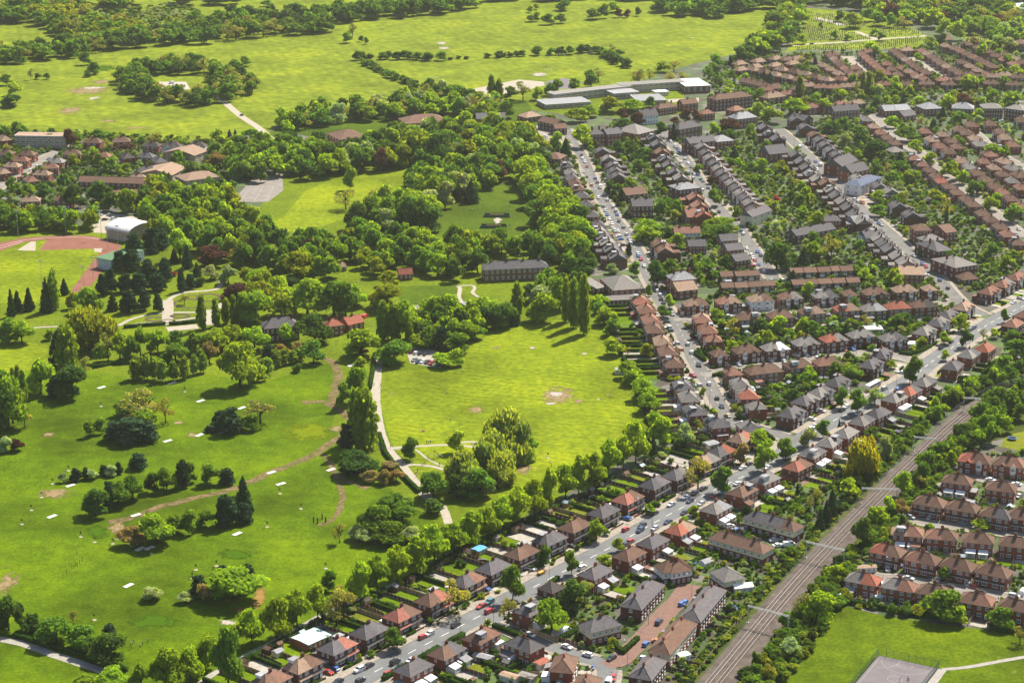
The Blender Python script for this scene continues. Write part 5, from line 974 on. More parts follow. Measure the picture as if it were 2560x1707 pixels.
CARS = """N2:300,1300:w,u N2:490,1215:b,s N2:320,1510:b,h N2:870,1370:r,h N2:1100,1240:b,h N2:1000,1150:b,u N2:1310,1120:s,h N2:1545,655:r,h N2:1680,592:w,h N2:2190,420:b,s N1:1735,1345:r,h N1:1850,1275:v,h N1:1920,1530:b,s
h:965,1040:r,s h:1020,1013:t,u h:1020,1075:r,u h:1225,1205:b,s h:1300,1238:s,h h:1540,1210:w,v h:1550,1318:w,s h:1692,1372:w,h h:1855,1395:b,h h:990,920:v,u h:1105,890:b,h h:1310,785:w,h h:1220,775:s,h h:1655,778:w,u h:1575,625:b,h h:1945,625:b,h h:1985,597:r,h h:1950,517:r,h h:2050,523:n,u h:2065,487:b,s h:2150,510:s,h h:2240,467:n,s h:1960,443:v,h h:2150,405:b,h h:2262,347:s,s h:2105,325:b,h
h:2090,1300:v,h h:2170,1280:o,s h:2235,1220:g,h h:2080,1400:w,h h:1865,1530:r,h h:1830,1568:w,v h:2178,1150:n,u h:2335,1025:v,h
E:1310,1183:w,s E:1355,1218:n,s E:1400,1143:b,h E:1485,1097:b,s E:1460,1248:s,h E:1300,1338:b,h E:1595,1172:r,h E:1675,1135:v,s E:1820,1050:w,s E:1870,895:w,s E:1930,858:b,h E:2110,893:w,s E:1870,790:w,s E:2310,785:w,h E:1870,460:w,s E:1880,393:w,h E:1720,385:a,h E:1665,295:b,h E:1618,212:b,h E:1540,72:w,h E:1435,90:s,h E:1310,28:w,h E:1820,1508:v,h E:1880,1528:v,h E:1745,1465:s,h
C:1380,1480:r,h C:1440,1380:b,u C:1370,1255:w,h C:1255,1232:o,h C:1220,1170:s,h C:1330,1175:s,h C:1155,1045:b,h C:1140,1012:w,h C:1125,958:n,h C:1105,928:b,h C:1180,882:s,h C:1095,768:b,h C:1070,735:b,h C:1060,692:w,h C:1030,652:w,h C:990,572:s,h C:970,538:w,s C:905,408:w,s C:875,345:r,h C:850,312:v,h C:845,290:w,h C:670,150:v,h C:655,120:w,h C:635,78:w,h C:620,52:g,h C:770,175:w,h C:755,143:s,h C:730,100:s,h C:700,30:w,h C:700,205:b,h C:1730,900:w,s C:1640,880:n,h C:1720,1400:b,h C:1830,1375:s,h C:2150,1330:w,h C:2280,1345:w,s C:1910,238:w,h C:2015,270:v,h C:1970,330:w,h C:1952,300:w,h C:1988,354:r,h C:2048,305:b,h C:2025,395:v,h C:2075,460:w,h C:1965,410:r,h C:2255,550:w,s C:2140,555:s,h C:1875,94:w,h C:1852,66:v,h
A:325,880:w,h A:342,926:r,h A:310,980:s,h A:340,1025:g,h A:425,1040:v,h A:445,1080:n,h A:475,1130:w,v A:385,1108:o,h A:455,1230:w,h A:510,1195:w,h A:545,1255:w,h A:500,1315:g,h A:525,1360:s,h A:540,1400:v,h A:565,1440:w,h A:590,1487:w,h A:625,1550:w,h A:603,1322:s,h A:625,1363:g,h A:640,1395:v,h A:655,1460:b,h A:700,1520:g,h A:300,843:w,h A:290,815:b,h A:1165,680:w,h A:1210,730:w,v A:1242,772:v,h A:1228,750:g,h A:1215,825:w,h A:1305,850:w,h A:1265,885:w,h A:1337,893:w,h A:1365,930:g,h A:1335,983:s,h A:1395,1005:w,h A:1430,1005:v,h A:1385,1035:w,h A:1460,1048:t,h A:1480,1068:g,h A:1530,1135:v,h A:1475,1155:w,h A:1635,1370:b,h A:1765,1440:w,h A:1650,1275:w,h
B:310,878:v,h B:357,912:w,v B:325,955:w,h B:157,735:w,v B:610,1165:w,h B:690,1245:w,h B:725,1268:w,h B:770,1280:o,v B:900,1445:b,h B:932,1482:v,h B:957,1498:s,h B:1095,1508:s,s B:1330,775:w,v B:990,540:w,h B:1010,560:b,h B:1295,810:s,h B:1860,1200:w,h B:1945,1320:v,h B:1980,690:s,h B:2215,860:s,h B:2130,478:w,h B:2030,590:v,h B:1190,1255:w,h B:1190,1285:v,h
D:1280,312:w,h D:1357,390:v,h D:1390,415:r,h D:1395,500:w,h D:1525,548:v,h D:1605,625:b,h D:1510,625:b,h D:1860,1015:n,h D:1820,1040:n,h D:1640,1152:b,h D:1540,1212:b,h D:2250,770:s,s D:2320,730:s,s D:2225,900:s,s D:1150,1452:w,s D:1310,1400:b,h D:350,1295:w,s D:215,1280:s,h D:120,1285:w,h D:585,1230:r,h D:675,1225:v,h D:630,1210:b,h D:440,892:w,h D:2300,50:s,h D:2275,105:g,h
F:985,120:s,u F:1115,130:v,h F:570,332:b,h F:610,298:w,h F:370,338:s,s F:735,362:w,u F:565,470:b,h F:300,488:w,s F:262,508:w,s F:30,785:w,s F:275,420:w,h F:2030,1015:w,s F:2280,1055:w,s F:2300,1175:s,h F:1700,915:b,h F:1275,1358:r,h F:1245,1378:s,h F:1425,1382:s,h F:1760,1435:g,s
Q:500,465:s,h Q:765,578:s,s Q:1050,570:b,h Q:1270,680:b,s Q:1520,645:s,h Q:1605,675:r,h Q:1670,752:b,s Q:2100,805:s,u Q:890,740:w,h Q:420,650:w,h Q:1140,590:s,h Q:250,395:n,s Q:2215,755:w,v
i:395,525:v,h i:430,540:v,h i:520,590:b,s i:645,590:s,s i:670,625:w,s i:745,620:w,v i:30,1020:v,h i:125,990:g,h i:60,1085:n,h
e:490,872:r,h e:520,878:w,h e:550,882:n,h e:585,885:b,h e:508,928:g,h e:537,938:n,h e:567,938:w,h e:597,943:b,h e:622,948:r,h e:682,960:n,h e:170,632:r,v
a:715,1498:b,h a:765,1490:w,h a:815,1497:w,h a:680,1468:w,h a:748,1466:s,h a:770,1508:s,h a:1170,568:w,v a:1150,592:b,h a:1185,603:w,h a:1230,590:r,h a:1212,585:r,h a:1140,600:n,h a:1650,785:b,h a:1000,1535:b,h
a:130,1215:r,h a:160,1190:r,h a:210,1163:w,h a:255,1133:w,h a:300,1110:s,h a:332,1085:g,h a:385,1062:v,h b:1395,928:w,h b:1405,985:b,h b:1410,940:s,h b:1105,872:r,h c:900,300:b,h"""
CN = dict(w='white', b='black', r='red', s='silver', g='grey', n='navy', v='blue', t='teal', o='orange', a='tan', y='yellow'); CK = dict(h=('hatchback', 'hatch'), s=('saloon car', 'saloon'), u=('estate car', 'suv'), v=('van', 'van'))
cl = []
for q in CARS.split():
    a, b, c = q.split(':'); x, y = (float(v) for v in b.split(',')); col, k = c.split(',')
    p = g(a, x, y, .7); p.z = 0
    d, rk, i = road_near(p.x, p.y)
    if a in 'a' and y > 1400: where, th, pk = 'behind the white-roofed clubhouse', R(35), 1
    elif a == 'e': where, th, pk = 'in the park car park under trees', R(62), 1
    elif a == 'a' and 550 < y < 620: where, th, pk = 'in the clearing ringed by trees', R(20), 1
    elif a == 'a' and x == 1650: where, th, pk = 'on the pale drive across the field', R(-60), 0
    elif d < 1.2: where, th, pk = RL[rk][4], road_dir(rk, i), 0
    elif d < 16: where, th, pk = 'off the road beside ' + RL[rk][4].replace('on the ', 'the ').replace('at the ', 'the '), road_dir(rk, i) + math.pi / 2, 1
    else: where, th, pk = 'parked away from any road', R(20), 1
    cl.append(dict(p=p, th=th + R(random.uniform(-2, 2)) + (math.pi if random.random() < .5 else 0), col=CN[col], k=CK[k], where=where, z=.05 + (.06 if d < 0 else .03)))
cl.sort(key=lambda c: imx(c['p'])); cnt = {}; tot = {}
for c in cl: tot[(c['col'], c['k'][0], c['where'])] = tot.get((c['col'], c['k'][0], c['where']), 0) + 1
CARPOS = []
for c in cl:
    key = (c['col'], c['k'][0], c['where']); cnt[key] = cnt.get(key, 0) + 1
    o = empty('parked_car' if c['k'][1] != 'van' else 'parked_van', (c['p'].x, c['p'].y, c['z'] + .02), c['th'])
    lab = f"{c['col']} {c['k'][0]}, " + ('' if tot[key] == 1 else ordw(cnt[key]) + ' from left, ') + c['where']
    tag(o, lab, 'van' if c['k'][1] == 'van' else 'car', 'vehicles ' + c['where']); CARPOS.append((c['p'].x, c['p'].y))
    body, glass, L, W = CARM[c['k'][1]]
    q = obj('body', body, o); j = random.uniform(.85, 1.1); q.color = (*[min(1, v * j) for v in CC[c['col']]], 1); obj('glazing', glass, o)
    if ppm(c['p']) > 3.3:
        for sx in (-1, 1):
            for sy in (-1, 1): obj('wheel', WHEEL, o, (sx * L * .31, sy * (W / 2 - .09), .32), math.pi if sy < 0 else 0)
        if ppm(c['p']) > 5:
            for sy in (-1, 1): obj('headlight', LIGHT, o, (L / 2 - .0, sy * (W / 2 - .35), .68)); obj('tail_light', RLIGHT, o, (-L / 2, sy * (W / 2 - .25), .8))
# coach on the main road
p = g('F', 872, 98, 1.5); p.z = 0; d, rk, i = road_near(p.x, p.y)
o = empty('coach', (p.x, p.y, .08), road_dir('main_road', i)); tag(o, 'white coach with yellow and blue lower panels driving on the main road', 'coach')
q = MB(); q.box(-5.6, 5.6, -1.25, 1.25, 1.5, 3.3); obj('body', q.mesh('body', [M['wall_white']]), o)
q = MB(); q.box(-5.6, 5.6, -1.27, 1.27, .35, 1.5); s_ = obj('skirt_panel', q.mesh('skirt_panel', [M['object_paint']]), o); s_.color = (.75, .5, .05, 1)
q = MB(); q.box(2.6, 5.62, -1.28, 1.28, 1.1, 1.8); s_ = obj('blue_panel', q.mesh('blue_panel', [M['object_paint']]), o); s_.color = (.08, .25, .6, 1)
q = MB(); q.box(-5.3, 5.3, -1.29, 1.29, 1.95, 2.8); q.box(5.4, 5.63, -1.1, 1.1, 1.5, 2.9); obj('glazing', q.mesh('glazing', [M['glass']]), o)
for x in (-3.3, 3.8):
    for y in (-1.1, 1.1): w_ = obj('wheel', WHEEL, o, (x, y, .48)); w_.scale = (1.5, 1.5, 1.5)

# ------------------------------------------------------------------ plants
def ico(n=1):
    t = (1 + 5 ** .5) / 2
    v = [(-1, t, 0), (1, t, 0), (-1, -t, 0), (1, -t, 0), (0, -1, t), (0, 1, t), (0, -1, -t), (0, 1, -t), (t, 0, -1), (t, 0, 1), (-t, 0, -1), (-t, 0, 1)]
    f = [(0, 11, 5), (0, 5, 1), (0, 1, 7), (0, 7, 10), (0, 10, 11), (1, 5, 9), (5, 11, 4), (11, 10, 2), (10, 7, 6), (7, 1, 8), (3, 9, 4), (3, 4, 2), (3, 2, 6), (3, 6, 8), (3, 8, 9), (4, 9, 5), (2, 4, 11), (6, 2, 10), (8, 6, 7), (9, 8, 1)]
    v = [np.array(a) / np.linalg.norm(a) for a in v]
    for _ in range(n):
        c = {}; nf = []
        def m(a, b):
            k = (min(a, b), max(a, b))
            if k not in c: q = v[a] + v[b]; v.append(q / np.linalg.norm(q)); c[k] = len(v) - 1
            return c[k]
        for a, b_, d in f: x, y, z = m(a, b_), m(b_, d), m(d, a); nf += [(a, x, z), (b_, y, x), (d, z, y), (x, y, z)]
        f = nf
    return np.array(v), np.array(f)
ICO0, ICO1 = ico(0), ico(1)
def crown(shape, seed, nl, size, core=True):
    """leaf clumps spread over a crown made of lobes, in a unit box: width 1 across, height 0..1.  Returns verts, quads (numpy), core verts, tris"""
    r = np.random.RandomState(seed); lob = []
    if shape == 'broad':
        lob = [(0, 0, .60, .30, .30)]
        for i in range(13):
            a = i * 2.4 + r.rand() * .6; h = .26 + .56 * ((i * 0.618) % 1); q = (.31 if h < .65 else .22) * (.8 + .4 * r.rand()); s = .17 + .09 * r.rand(); lob.append((q * math.cos(a), q * math.sin(a), h, s, s * .85))
        lob.append((r.uniform(-.08, .08), r.uniform(-.08, .08), .84, .2, .17))
    elif shape == 'tall':
        lob = [(0, 0, .56, .33, .36)]
        for i in range(15):
            a = i * 2.4 + r.rand() * .6; h = .23 + .62 * ((i * 0.618) % 1); q = .30 * (1 - abs(h - .45) * 1.05) * (.85 + .4 * r.rand()); s = .20 + .09 * r.rand(); lob.append((q * math.cos(a), q * math.sin(a), h, s, s * .55))
        lob.append((0, 0, .9, .17, .11))
    elif shape == 'oval':
        for i in range(10): h = .2 + .74 * i / 9; q = .16 * (1 - h * .5); a = i * 2.4 + r.rand(); s = (.36 - .30 * abs(h - .42)); lob.append((q * math.cos(a), q * math.sin(a), h, s, s * .45))
    elif shape == 'poplar':
        for i in range(14): h = .1 + .84 * i / 13; s = .40 * (1 - abs(h - .42) ** 1.5 * 1.5) * (.9 + .25 * r.rand()); a = i * 2.4; lob.append((.10 * math.cos(a), .10 * math.sin(a), h, max(s, .1), .10))
    elif shape == 'cone':
        for i in range(12): h = .08 + .86 * i / 11; s = .47 * (1 - h) ** .8 + .05; a = i * 2.4; lob.append((.06 * math.cos(a) * (1 - h), .06 * math.sin(a) * (1 - h), h, s, .10))
    elif shape == 'pine':
        for i in range(18):
            a = i * 2.4 + r.rand(); h = .14 + .76 * (i / 17); q = .30 * (1 - h * .75) * (.6 + .6 * r.rand()); s = (.24 - .10 * h) * (.8 + .5 * r.rand()); lob.append((q * math.cos(a), q * math.sin(a), h, s, s * .55))
    elif shape == 'willow':
        lob = [(0, 0, .55, .32, .40)]
        for i in range(20):
            a = i * 2.4 + r.rand() * .5; h = .14 + .68 * ((i * 0.618) % 1); q = .34 * (1 - max(0, h - .4) * 1.15); s = .15 + .06 * r.rand(); lob.append((q * math.cos(a), q * math.sin(a), h, s, s * 1.35))
        lob.append((0, 0, .84, .22, .16))
    elif shape == 'shrub':
        lob = [(0, 0, .35, .34, .4)]
        for i in range(8): a = i * 2.4 + r.rand() * .6; h = .25 + .5 * ((i * .618) % 1); q = .28 * (1.1 - h * .6); s = .18 + .1 * r.rand(); lob.append((q * math.cos(a), q * math.sin(a), h, s, s * 1.0))
    elif shape == 'sparse':
        for i in range(18): a = i * 2.4 + r.rand() * .6; h = .36 + .56 * ((i * 0.618) % 1); q = .38 * (1.15 - h * .75) * (.7 + .5 * r.rand()); s = .12 + .06 * r.rand(); lob.append((q * math.cos(a), q * math.sin(a), h, s, s * .8))
    lob = np.array(lob); vol = lob[:, 3] ** 1.4; pr = vol / vol.sum(); V = []
    ct = 0
    while len(V) < nl and ct < nl * 8:
        ct += 1; i = r.choice(len(lob), p=pr); d = r.normal(size=3); d /= np.linalg.norm(d)
        if d[2] < -.55 and shape not in ('willow',): continue
        k = r.uniform(.78, 1.08); p = lob[i, :3] + d * np.array((lob[i, 3], lob[i, 3], lob[i, 4])) * k
        q = (p - lob[:, :3]) / np.stack((lob[:, 3], lob[:, 3], lob[:, 4]), 1); e = (q * q).sum(1); e[i] = 9
        if e.min() < .55: continue
        V.append((p, d))
    P = np.array([v[0] for v in V]); D = np.array([v[1] for v in V]); n = len(P)
    D = D + r.normal(size=(n, 3)) * .55; D /= np.linalg.norm(D, axis=1)[:, None]
    if shape == 'willow': D[:, 2] *= .3; D /= np.linalg.norm(D, axis=1)[:, None]
    A = np.cross(D, r.normal(size=(n, 3))); A /= np.linalg.norm(A, axis=1)[:, None]; B = np.cross(D, A)
    s = size * r.uniform(.6, 1.35, n)[:, None]; t = s * r.uniform(.55, 1.0, n)[:, None]
    if shape == 'willow': A = np.stack((A[:, 0] * .4, A[:, 1] * .4, np.ones(n)), 1); A /= np.linalg.norm(A, axis=1)[:, None]; s = s * 1.15; t = t * .7; B = np.cross(D, A); B /= np.linalg.norm(B, axis=1)[:, None]
    v = np.stack((P - A * s - B * t, P + A * s - B * t * .7, P + A * s * .8 + B * t, P - A * s * .9 + B * t * .9), 1).reshape(-1, 3)
    cv, cf = [], []
    if core:
        iv, if_ = ICO0
        for i in range(len(lob)):
            k = len(cv) * 12; cv.append(lob[i, :3] + iv * np.array((lob[i, 3], lob[i, 3], lob[i, 4])) * .80 * r.uniform(.88, 1.05, (12, 1))); cf.append(if_ + k)
        cv = np.concatenate(cv); cf = np.concatenate(cf)
    else: cv = np.zeros((0, 3)); cf = np.zeros((0, 3), int)
    v[:, 2] = np.maximum(v[:, 2], .01); return v, cv, cf
def np_mesh(name, v, quads, tris, mat, tint=None):
    m = bpy.data.meshes.new(name); nq, ntr = len(quads), len(tris)
    m.vertices.add(len(v)); m.vertices.foreach_set('co', np.ascontiguousarray(v, dtype=np.float32).ravel())
    lp = np.concatenate((np.asarray(quads).ravel(), np.asarray(tris).ravel())).astype(np.int32); m.loops.add(len(lp)); m.loops.foreach_set('vertex_index', lp)
    st = np.concatenate((np.arange(nq) * 4, nq * 4 + np.arange(ntr) * 3)).astype(np.int32); m.polygons.add(nq + ntr); m.polygons.foreach_set('loop_start', st)
    if tint is not None:
        a = m.color_attributes.new('tint', 'FLOAT_COLOR', 'POINT'); a.data.foreach_set('color', np.ascontiguousarray(tint, dtype=np.float32).ravel())
    m.materials.append(mat); m.update(); m.validate(); return m
def crown_np(shape, seed, nl, size, core=True):
    v, cv, cf = crown(shape, seed, nl, size, core); nq = len(v) // 4
    return np.concatenate((v, cv)), np.arange(nq * 4).reshape(-1, 4), cf + nq * 4
def trunk_mesh(shape, mat):
    b = MB(); r = random.Random(hash(shape) % 97 if False else len(shape))
    th = {'broad': .30, 'tall': .34, 'oval': .35, 'poplar': .25, 'cone': .2, 'pine': .3, 'willow': .22, 'sparse': .34, 'shrub': .12}[shape]; rr = {'sparse': .028, 'broad': .034, 'willow': .045}.get(shape, .026)
    b.tube((0, 0, -.01), (0, 0, .05), rr * 1.7, rr * 1.1, 7, 0, False); b.tube((0, 0, .05), (.01, 0, th), rr * 1.1, rr * .8, 7)
    n = 8 if shape == 'sparse' else 5
    for i in range(n):
        a = i * 2.4 + .4; h = th - .06 + .1 * (i % 3); e = (.24 + .1 * (i % 2)); z = .72 + .06 * (i % 3)
        if shape in ('poplar', 'cone', 'oval'): e *= .3
        m = (e * .55 * math.cos(a), e * .55 * math.sin(a), h + (z - h) * .6); b.tube((0, 0, h - .03), m, rr * .55, rr * .34, 5, 0, False); b.tube(m, (e * math.cos(a), e * math.sin(a), z), rr * .34, rr * .12, 4)
        if shape == 'sparse':
            for s_ in (-.5, .5): b.tube(m, (e * 1.15 * math.cos(a + s_), e * 1.15 * math.sin(a + s_), z - .04), rr * .26, rr * .08, 4)
    if shape not in ('shrub',): b.tube((.01, 0, th), (0, 0, .86), rr * .75, rr * .15, 5)
    return b.mesh('trunk', [mat])
# species: shape, leaf colour, spoken look, kind, category
SPEC = {'G': ('broad', (0.119, 0.208, 0.031), 'mid green broadleaf tree', 'broadleaf_tree'), 'L': ('broad', (0.231, 0.332, 0.029), 'bright yellow-green broadleaf tree', 'broadleaf_tree'),
 'Y': ('broad', (.215, .255, .022), 'lime yellow broadleaf tree', 'broadleaf_tree'), 'V': ('broad', (0.070, 0.131, 0.032), 'deep green broadleaf tree', 'broadleaf_tree'),
 'T': ('tall', (0.221, 0.316, 0.025), 'tall lime tree', 'lime_tree'), 'U': ('tall', (0.108, 0.193, 0.035), 'upright green street tree', 'street_tree'), 'X': ('tall', (0.241, 0.332, 0.040), 'upright yellow-green street tree', 'street_tree'),
 'D': ('pine', (0.032, 0.063, 0.032), 'dark pine', 'pine_tree'), 'C': ('cone', (0.032, 0.067, 0.025), 'dark conical conifer', 'conifer_tree'), 'B': ('oval', (0.179, 0.263, 0.046), 'slender birch', 'birch_tree'),
 'P': ('poplar', (0.171, 0.252, 0.029), 'slim lombardy poplar', 'poplar_tree'), 'W': ('willow', (0.230, 0.295, 0.070), 'grey-green weeping willow', 'willow_tree'), 'A': ('willow', (.29, .265, .022), 'golden yellow willow', 'willow_tree'),
 'E': ('willow', (.215, .25, .03), 'yellow-green broad willow', 'willow_tree'),
 'K': ('broad', (0.096, 0.045, 0.045), 'dark purple copper beech', 'copper_beech_tree'), 'R': ('shrub', (0.350, 0.052, 0.052), 'crimson leaved bush', 'bush'), 'S': ('sparse', (0.260, 0.260, 0.087), 'thin-leaved olive tree', 'bare_tree'),
 'O': ('broad', (.27, .20, .10), 'small pinkish blossom tree', 'blossom_tree'), 'H': ('broad', (0.298, 0.367, 0.210), 'pale silvery hawthorn', 'hawthorn_tree'), 's': ('shrub', (0.105, 0.175, 0.032), 'green bush', 'bush'), 'y': ('shrub', (0.245, 0.289, 0.032), 'yellow-green bush', 'bush'), 'd': ('shrub', (0.052, 0.088, 0.032), 'dark green bush', 'bush')}
NL = {'broad': 1000, 'tall': 900, 'oval': 420, 'poplar': 650, 'cone': 520, 'pine': 800, 'willow': 950, 'sparse': 520, 'shrub': 420}
LS = {'broad': .040, 'tall': .040, 'oval': .055, 'poplar': .055, 'cone': .05, 'pine': .042, 'willow': .040, 'sparse': .030, 'shrub': .052}
CR = {}; TR = {}
for sh in NL:
    for s_ in range(5 if sh == 'broad' else 3):
        v, q, t = crown_np(sh, 11 + s_ * 7 + len(sh), NL[sh], LS[sh], sh != 'sparse'); CR[(sh, s_)] = np_mesh('crown', v, q, t, M['needle'] if sh in ('pine', 'cone') else M['leaf'])
    TR[sh] = trunk_mesh(sh, M['pale_bark'] if sh == 'oval' else M['bark'])
LOW = {}
for sh in NL:
    for s_ in range(3): LOW[(sh, s_)] = crown_np(sh, 5 + s_ * 3 + len(sh), {'broad': 230, 'shrub': 70}.get(sh, 170), LS[sh] * 1.75, sh != 'sparse')
PL = []                                                  # every plant: species, ground point, width, height, area phrase
def plant(t, x, yt, yb, w_, sp, area):
    trunk = sp.endswith('t'); sp = sp[0]
    p = g(t, x, yb); s = ppm(p); k = TILE[t][2]; r = w_ / k / s / 2; dep = math.asin(CAM_H / math.hypot(CAM_H, p.y))
    if not trunk: sx, sy = src(t, x, yb); p = gs(sx, sy - r * s * math.sin(dep) * .75)
    hpx = (yb - yt) / k; h = (hpx / s - (0 if trunk else r * math.sin(dep) * .9)) / math.cos(dep)
    if sp == 'T': r *= 1.16
    elif not trunk and 'meadow' in area: r *= 1.15
    PL.append(dict(sp=sp, p=p, w=2 * r * 1.06, h=max(h, r * .9, 1.0), area=area))
def plants(t, area, s):
    for q in s.split():
        a = q.split(','); plant(t, *[float(v) for v in a[:4]], a[4], area)
plants('g', 'in the lower left meadow', '945,0,120,130,D 810,55,150,60,D 520,100,200,90,D 585,95,185,60,D 710,75,160,70,D 760,80,165,80,H 630,110,185,70,H 432,135,205,55,H 660,240,450,160,V 745,190,390,80,D 810,190,370,150,G 910,150,330,120,G 1040,130,280,90,V 1140,100,270,110,G 1250,45,245,110,D 1300,60,210,80,G 1440,65,225,110,G 1550,100,225,120,D 1665,170,430,120,C 1545,280,520,170,D 1520,290,330,60,D 1670,330,490,120,D 1065,415,650,210,L 900,500,650,160,O 1200,420,560,110,G 1290,380,560,100,G 1405,385,520,110,G 1600,770,1050,330,L 1690,760,950,150,D 1360,830,1000,140,D 1520,760,820,80,D 1400,890,1030,110,O 1265,945,1030,90,H 1048,910,1015,110,H 2320,470,610,110,St')
plants('g', 'in the hedgerow at the bottom left', '60,970,1240,190,V 150,1060,1230,90,G 220,1100,1240,150,V 390,1110,1330,230,G 560,1170,1360,200,G 750,1160,1260,110,D 740,1230,1460,260,V 610,1240,1400,160,G 500,1070,1160,90,S 600,1520,1640,200,L 780,1460,1640,200,L 965,1430,1640,160,L 1135,1330,1620,210,L 1300,1320,1580,180,L 1420,1230,1480,160,L 1560,1190,1620,200,G 1610,1160,1330,140,L')
plants('g', 'in the row along the park edge lane', '1720,1070,1310,130,Tt 1890,995,1260,170,Tt 2030,935,1190,150,Tt 2170,900,1140,130,Tt 2250,790,950,110,G 2300,920,1180,170,St')
plants('h', 'in the row along the park edge lane', '140,740,1000,140,Tt 255,700,940,130,Tt 390,630,880,150,Tt 520,570,830,160,Tt 645,490,760,170,Tt 780,480,690,160,Tt 890,395,630,150,Tt 1010,370,590,140,Tt 1110,290,520,140,Tt 1215,225,480,160,Tt 1330,175,440,140,Tt 1425,100,370,100,Tt 1540,75,310,130,Tt 1630,10,280,120,Tt 1740,0,270,130,Tt 30,900,1150,210,St')
plants('E', 'in the row along the park edge lane', '560,620,1000,200,Tt 700,580,920,150,Tt 820,450,860,220,Tt 1060,390,700,210,L 990,570,800,90,C 940,600,800,110,D')
plants('E', 'along the right edge of the mown field', '790,-30,110,200,L 900,20,260,260,L 950,170,380,240,L 1020,340,560,200,L')
plants('C', 'along the right edge of the mown field', '760,1340,1530,230,L 800,1420,1600,170,L 600,1110,1310,200,L 590,920,1110,160,G 520,810,1010,200,L 560,860,1000,160,G 470,760,900,150,G 460,690,830,180,L')
plants('C', 'at top right corner of the mown field', '310,510,1080,130,Pt 210,540,1030,120,P 140,520,970,110,P')
plants('e', 'at the top of the mown field', '1210,395,640,90,P 1190,540,700,90,C 1360,415,560,180,H 1380,470,690,210,L 1500,360,600,150,L 990,500,680,220,L 1130,530,720,150,G 750,480,700,190,L 640,490,690,140,L 700,690,870,150,D 860,660,820,160,L 800,740,890,160,G 700,880,990,150,L 790,850,980,120,L 1090,560,730,130,V 930,690,800,130,G')
plants('e', 'beside the park drive and car park', '370,790,980,240,G 150,710,930,220,L 140,800,900,110,O 140,905,1010,90,L 300,520,800,110,P 370,550,800,100,P 450,520,810,160,L 470,600,830,60,P 310,400,600,220,Y 330,320,440,130,Y 100,410,580,170,L 40,390,660,180,G 600,700,860,120,G 530,750,870,110,L')
plants('e', 'on the left edge of the mown field', '170,1120,1560,190,P 100,1130,1500,90,P 110,980,1230,150,G 30,1080,1270,100,G 40,1360,1568,120,D')
plants('O', 'in the playground clump at the field foot', '1160,938,1072,105,W 1188,965,1068,80,W 1138,990,1095,85,W 1105,1012,1112,75,W 1058,1035,1128,75,W 1150,1040,1122,70,W 1080,1050,1130,70,W 1215,1000,1050,40,G 1105,1075,1150,60,G 1085,1070,1140,55,W')
plants('h', 'in the playground clump at the field foot', '880,160,330,180,G 1000,190,310,110,H 640,120,330,200,G 640,310,430,130,V 800,140,320,130,V 480,-110,40,110,Ut 1080,150,250,80,O')
plants('e', 'in the playground clump at the field foot', '795,1410,1560,120,Xt 1295,1465,1560,70,G')
plants('h', 'in the meadow clump beside the white path', '350,270,500,230,G 250,360,600,200,G 110,490,600,90,H 170,510,630,110,H 330,470,640,200,G 490,500,610,110,H 400,350,540,200,G 200,115,210,90,O 300,110,220,90,O 385,105,205,90,O 330,50,120,100,O 120,-20,170,240,V 60,60,160,120,D 200,30,150,120,G')
plants('h', 'standing beside the main road', '1180,770,1010,150,Ut 1150,980,1160,140,St 1580,670,830,90,Ut 1395,620,760,90,Ut 1750,450,600,110,Xt 1900,580,670,80,Xt 1810,690,770,100,L 800,870,1100,200,St 370,1195,1340,130,Ut 1445,990,1260,220,L 1590,860,1100,190,V 1670,860,1020,150,St 2115,345,420,70,Xt')
plants('E', 'standing beside the main road', '2080,650,940,200,Xt 2040,520,740,220,L 2290,610,830,170,Ut 1860,660,860,150,Ot 1660,890,1150,200,Ut 1430,780,1110,260,St 1390,1260,1390,110,L 950,1250,1360,80,Xt')
plants('F', 'standing beside the main road', '720,130,370,160,Ut 560,100,310,110,Ut 890,120,280,150,Ht 380,430,600,130,Ut 235,510,690,160,Ht 30,610,800,120,Ut 540,420,500,25,C')
plants('D', 'standing beside the main road', '1260,1290,1560,170,Ut 1780,1020,1210,120,Vt 1730,880,1050,160,Lt 1570,1060,1180,110,Xt 1580,1230,1340,80,Xt 2160,830,970,80,Ut 2060,1020,1130,90,L 1950,1030,1160,100,S')
plants('E', 'in gardens left of the main road', '1310,460,720,170,H 1450,430,590,70,S 1590,320,400,70,Xt 1480,100,200,60,Xt 1530,1440,1530,90,G 1900,1260,1400,100,D 1450,610,720,40,C 1080,740,820,90,H 1810,260,350,130,y 1840,300,420,90,H')
plants('F', 'between the houses and the railway', '760,600,1070,330,A 830,600,960,220,A 690,700,1000,180,A 990,580,900,130,H 1080,500,850,200,V 1240,430,700,180,G 870,500,640,150,G 640,1000,1230,200,L 580,1200,1400,160,H 460,1120,1420,130,C 410,1220,1480,120,C 350,1300,1520,100,C 130,1050,1170,45,C 545,935,1030,50,C 930,840,980,80,L 300,1090,1320,160,St 1490,290,460,140,G 1640,240,400,130,H 1570,170,300,130,L 1640,90,240,160,G 1330,480,600,150,G')
plants('F', 'on the far bank of the railway', '1170,930,1200,190,L 1340,830,1130,170,G 1400,730,960,200,G 1520,640,860,200,G 1330,960,1160,140,S 1030,1170,1400,120,L 1150,1200,1400,150,O 920,1280,1480,190,L 790,1390,1568,200,G 1460,600,720,120,L 1650,600,760,120,G')
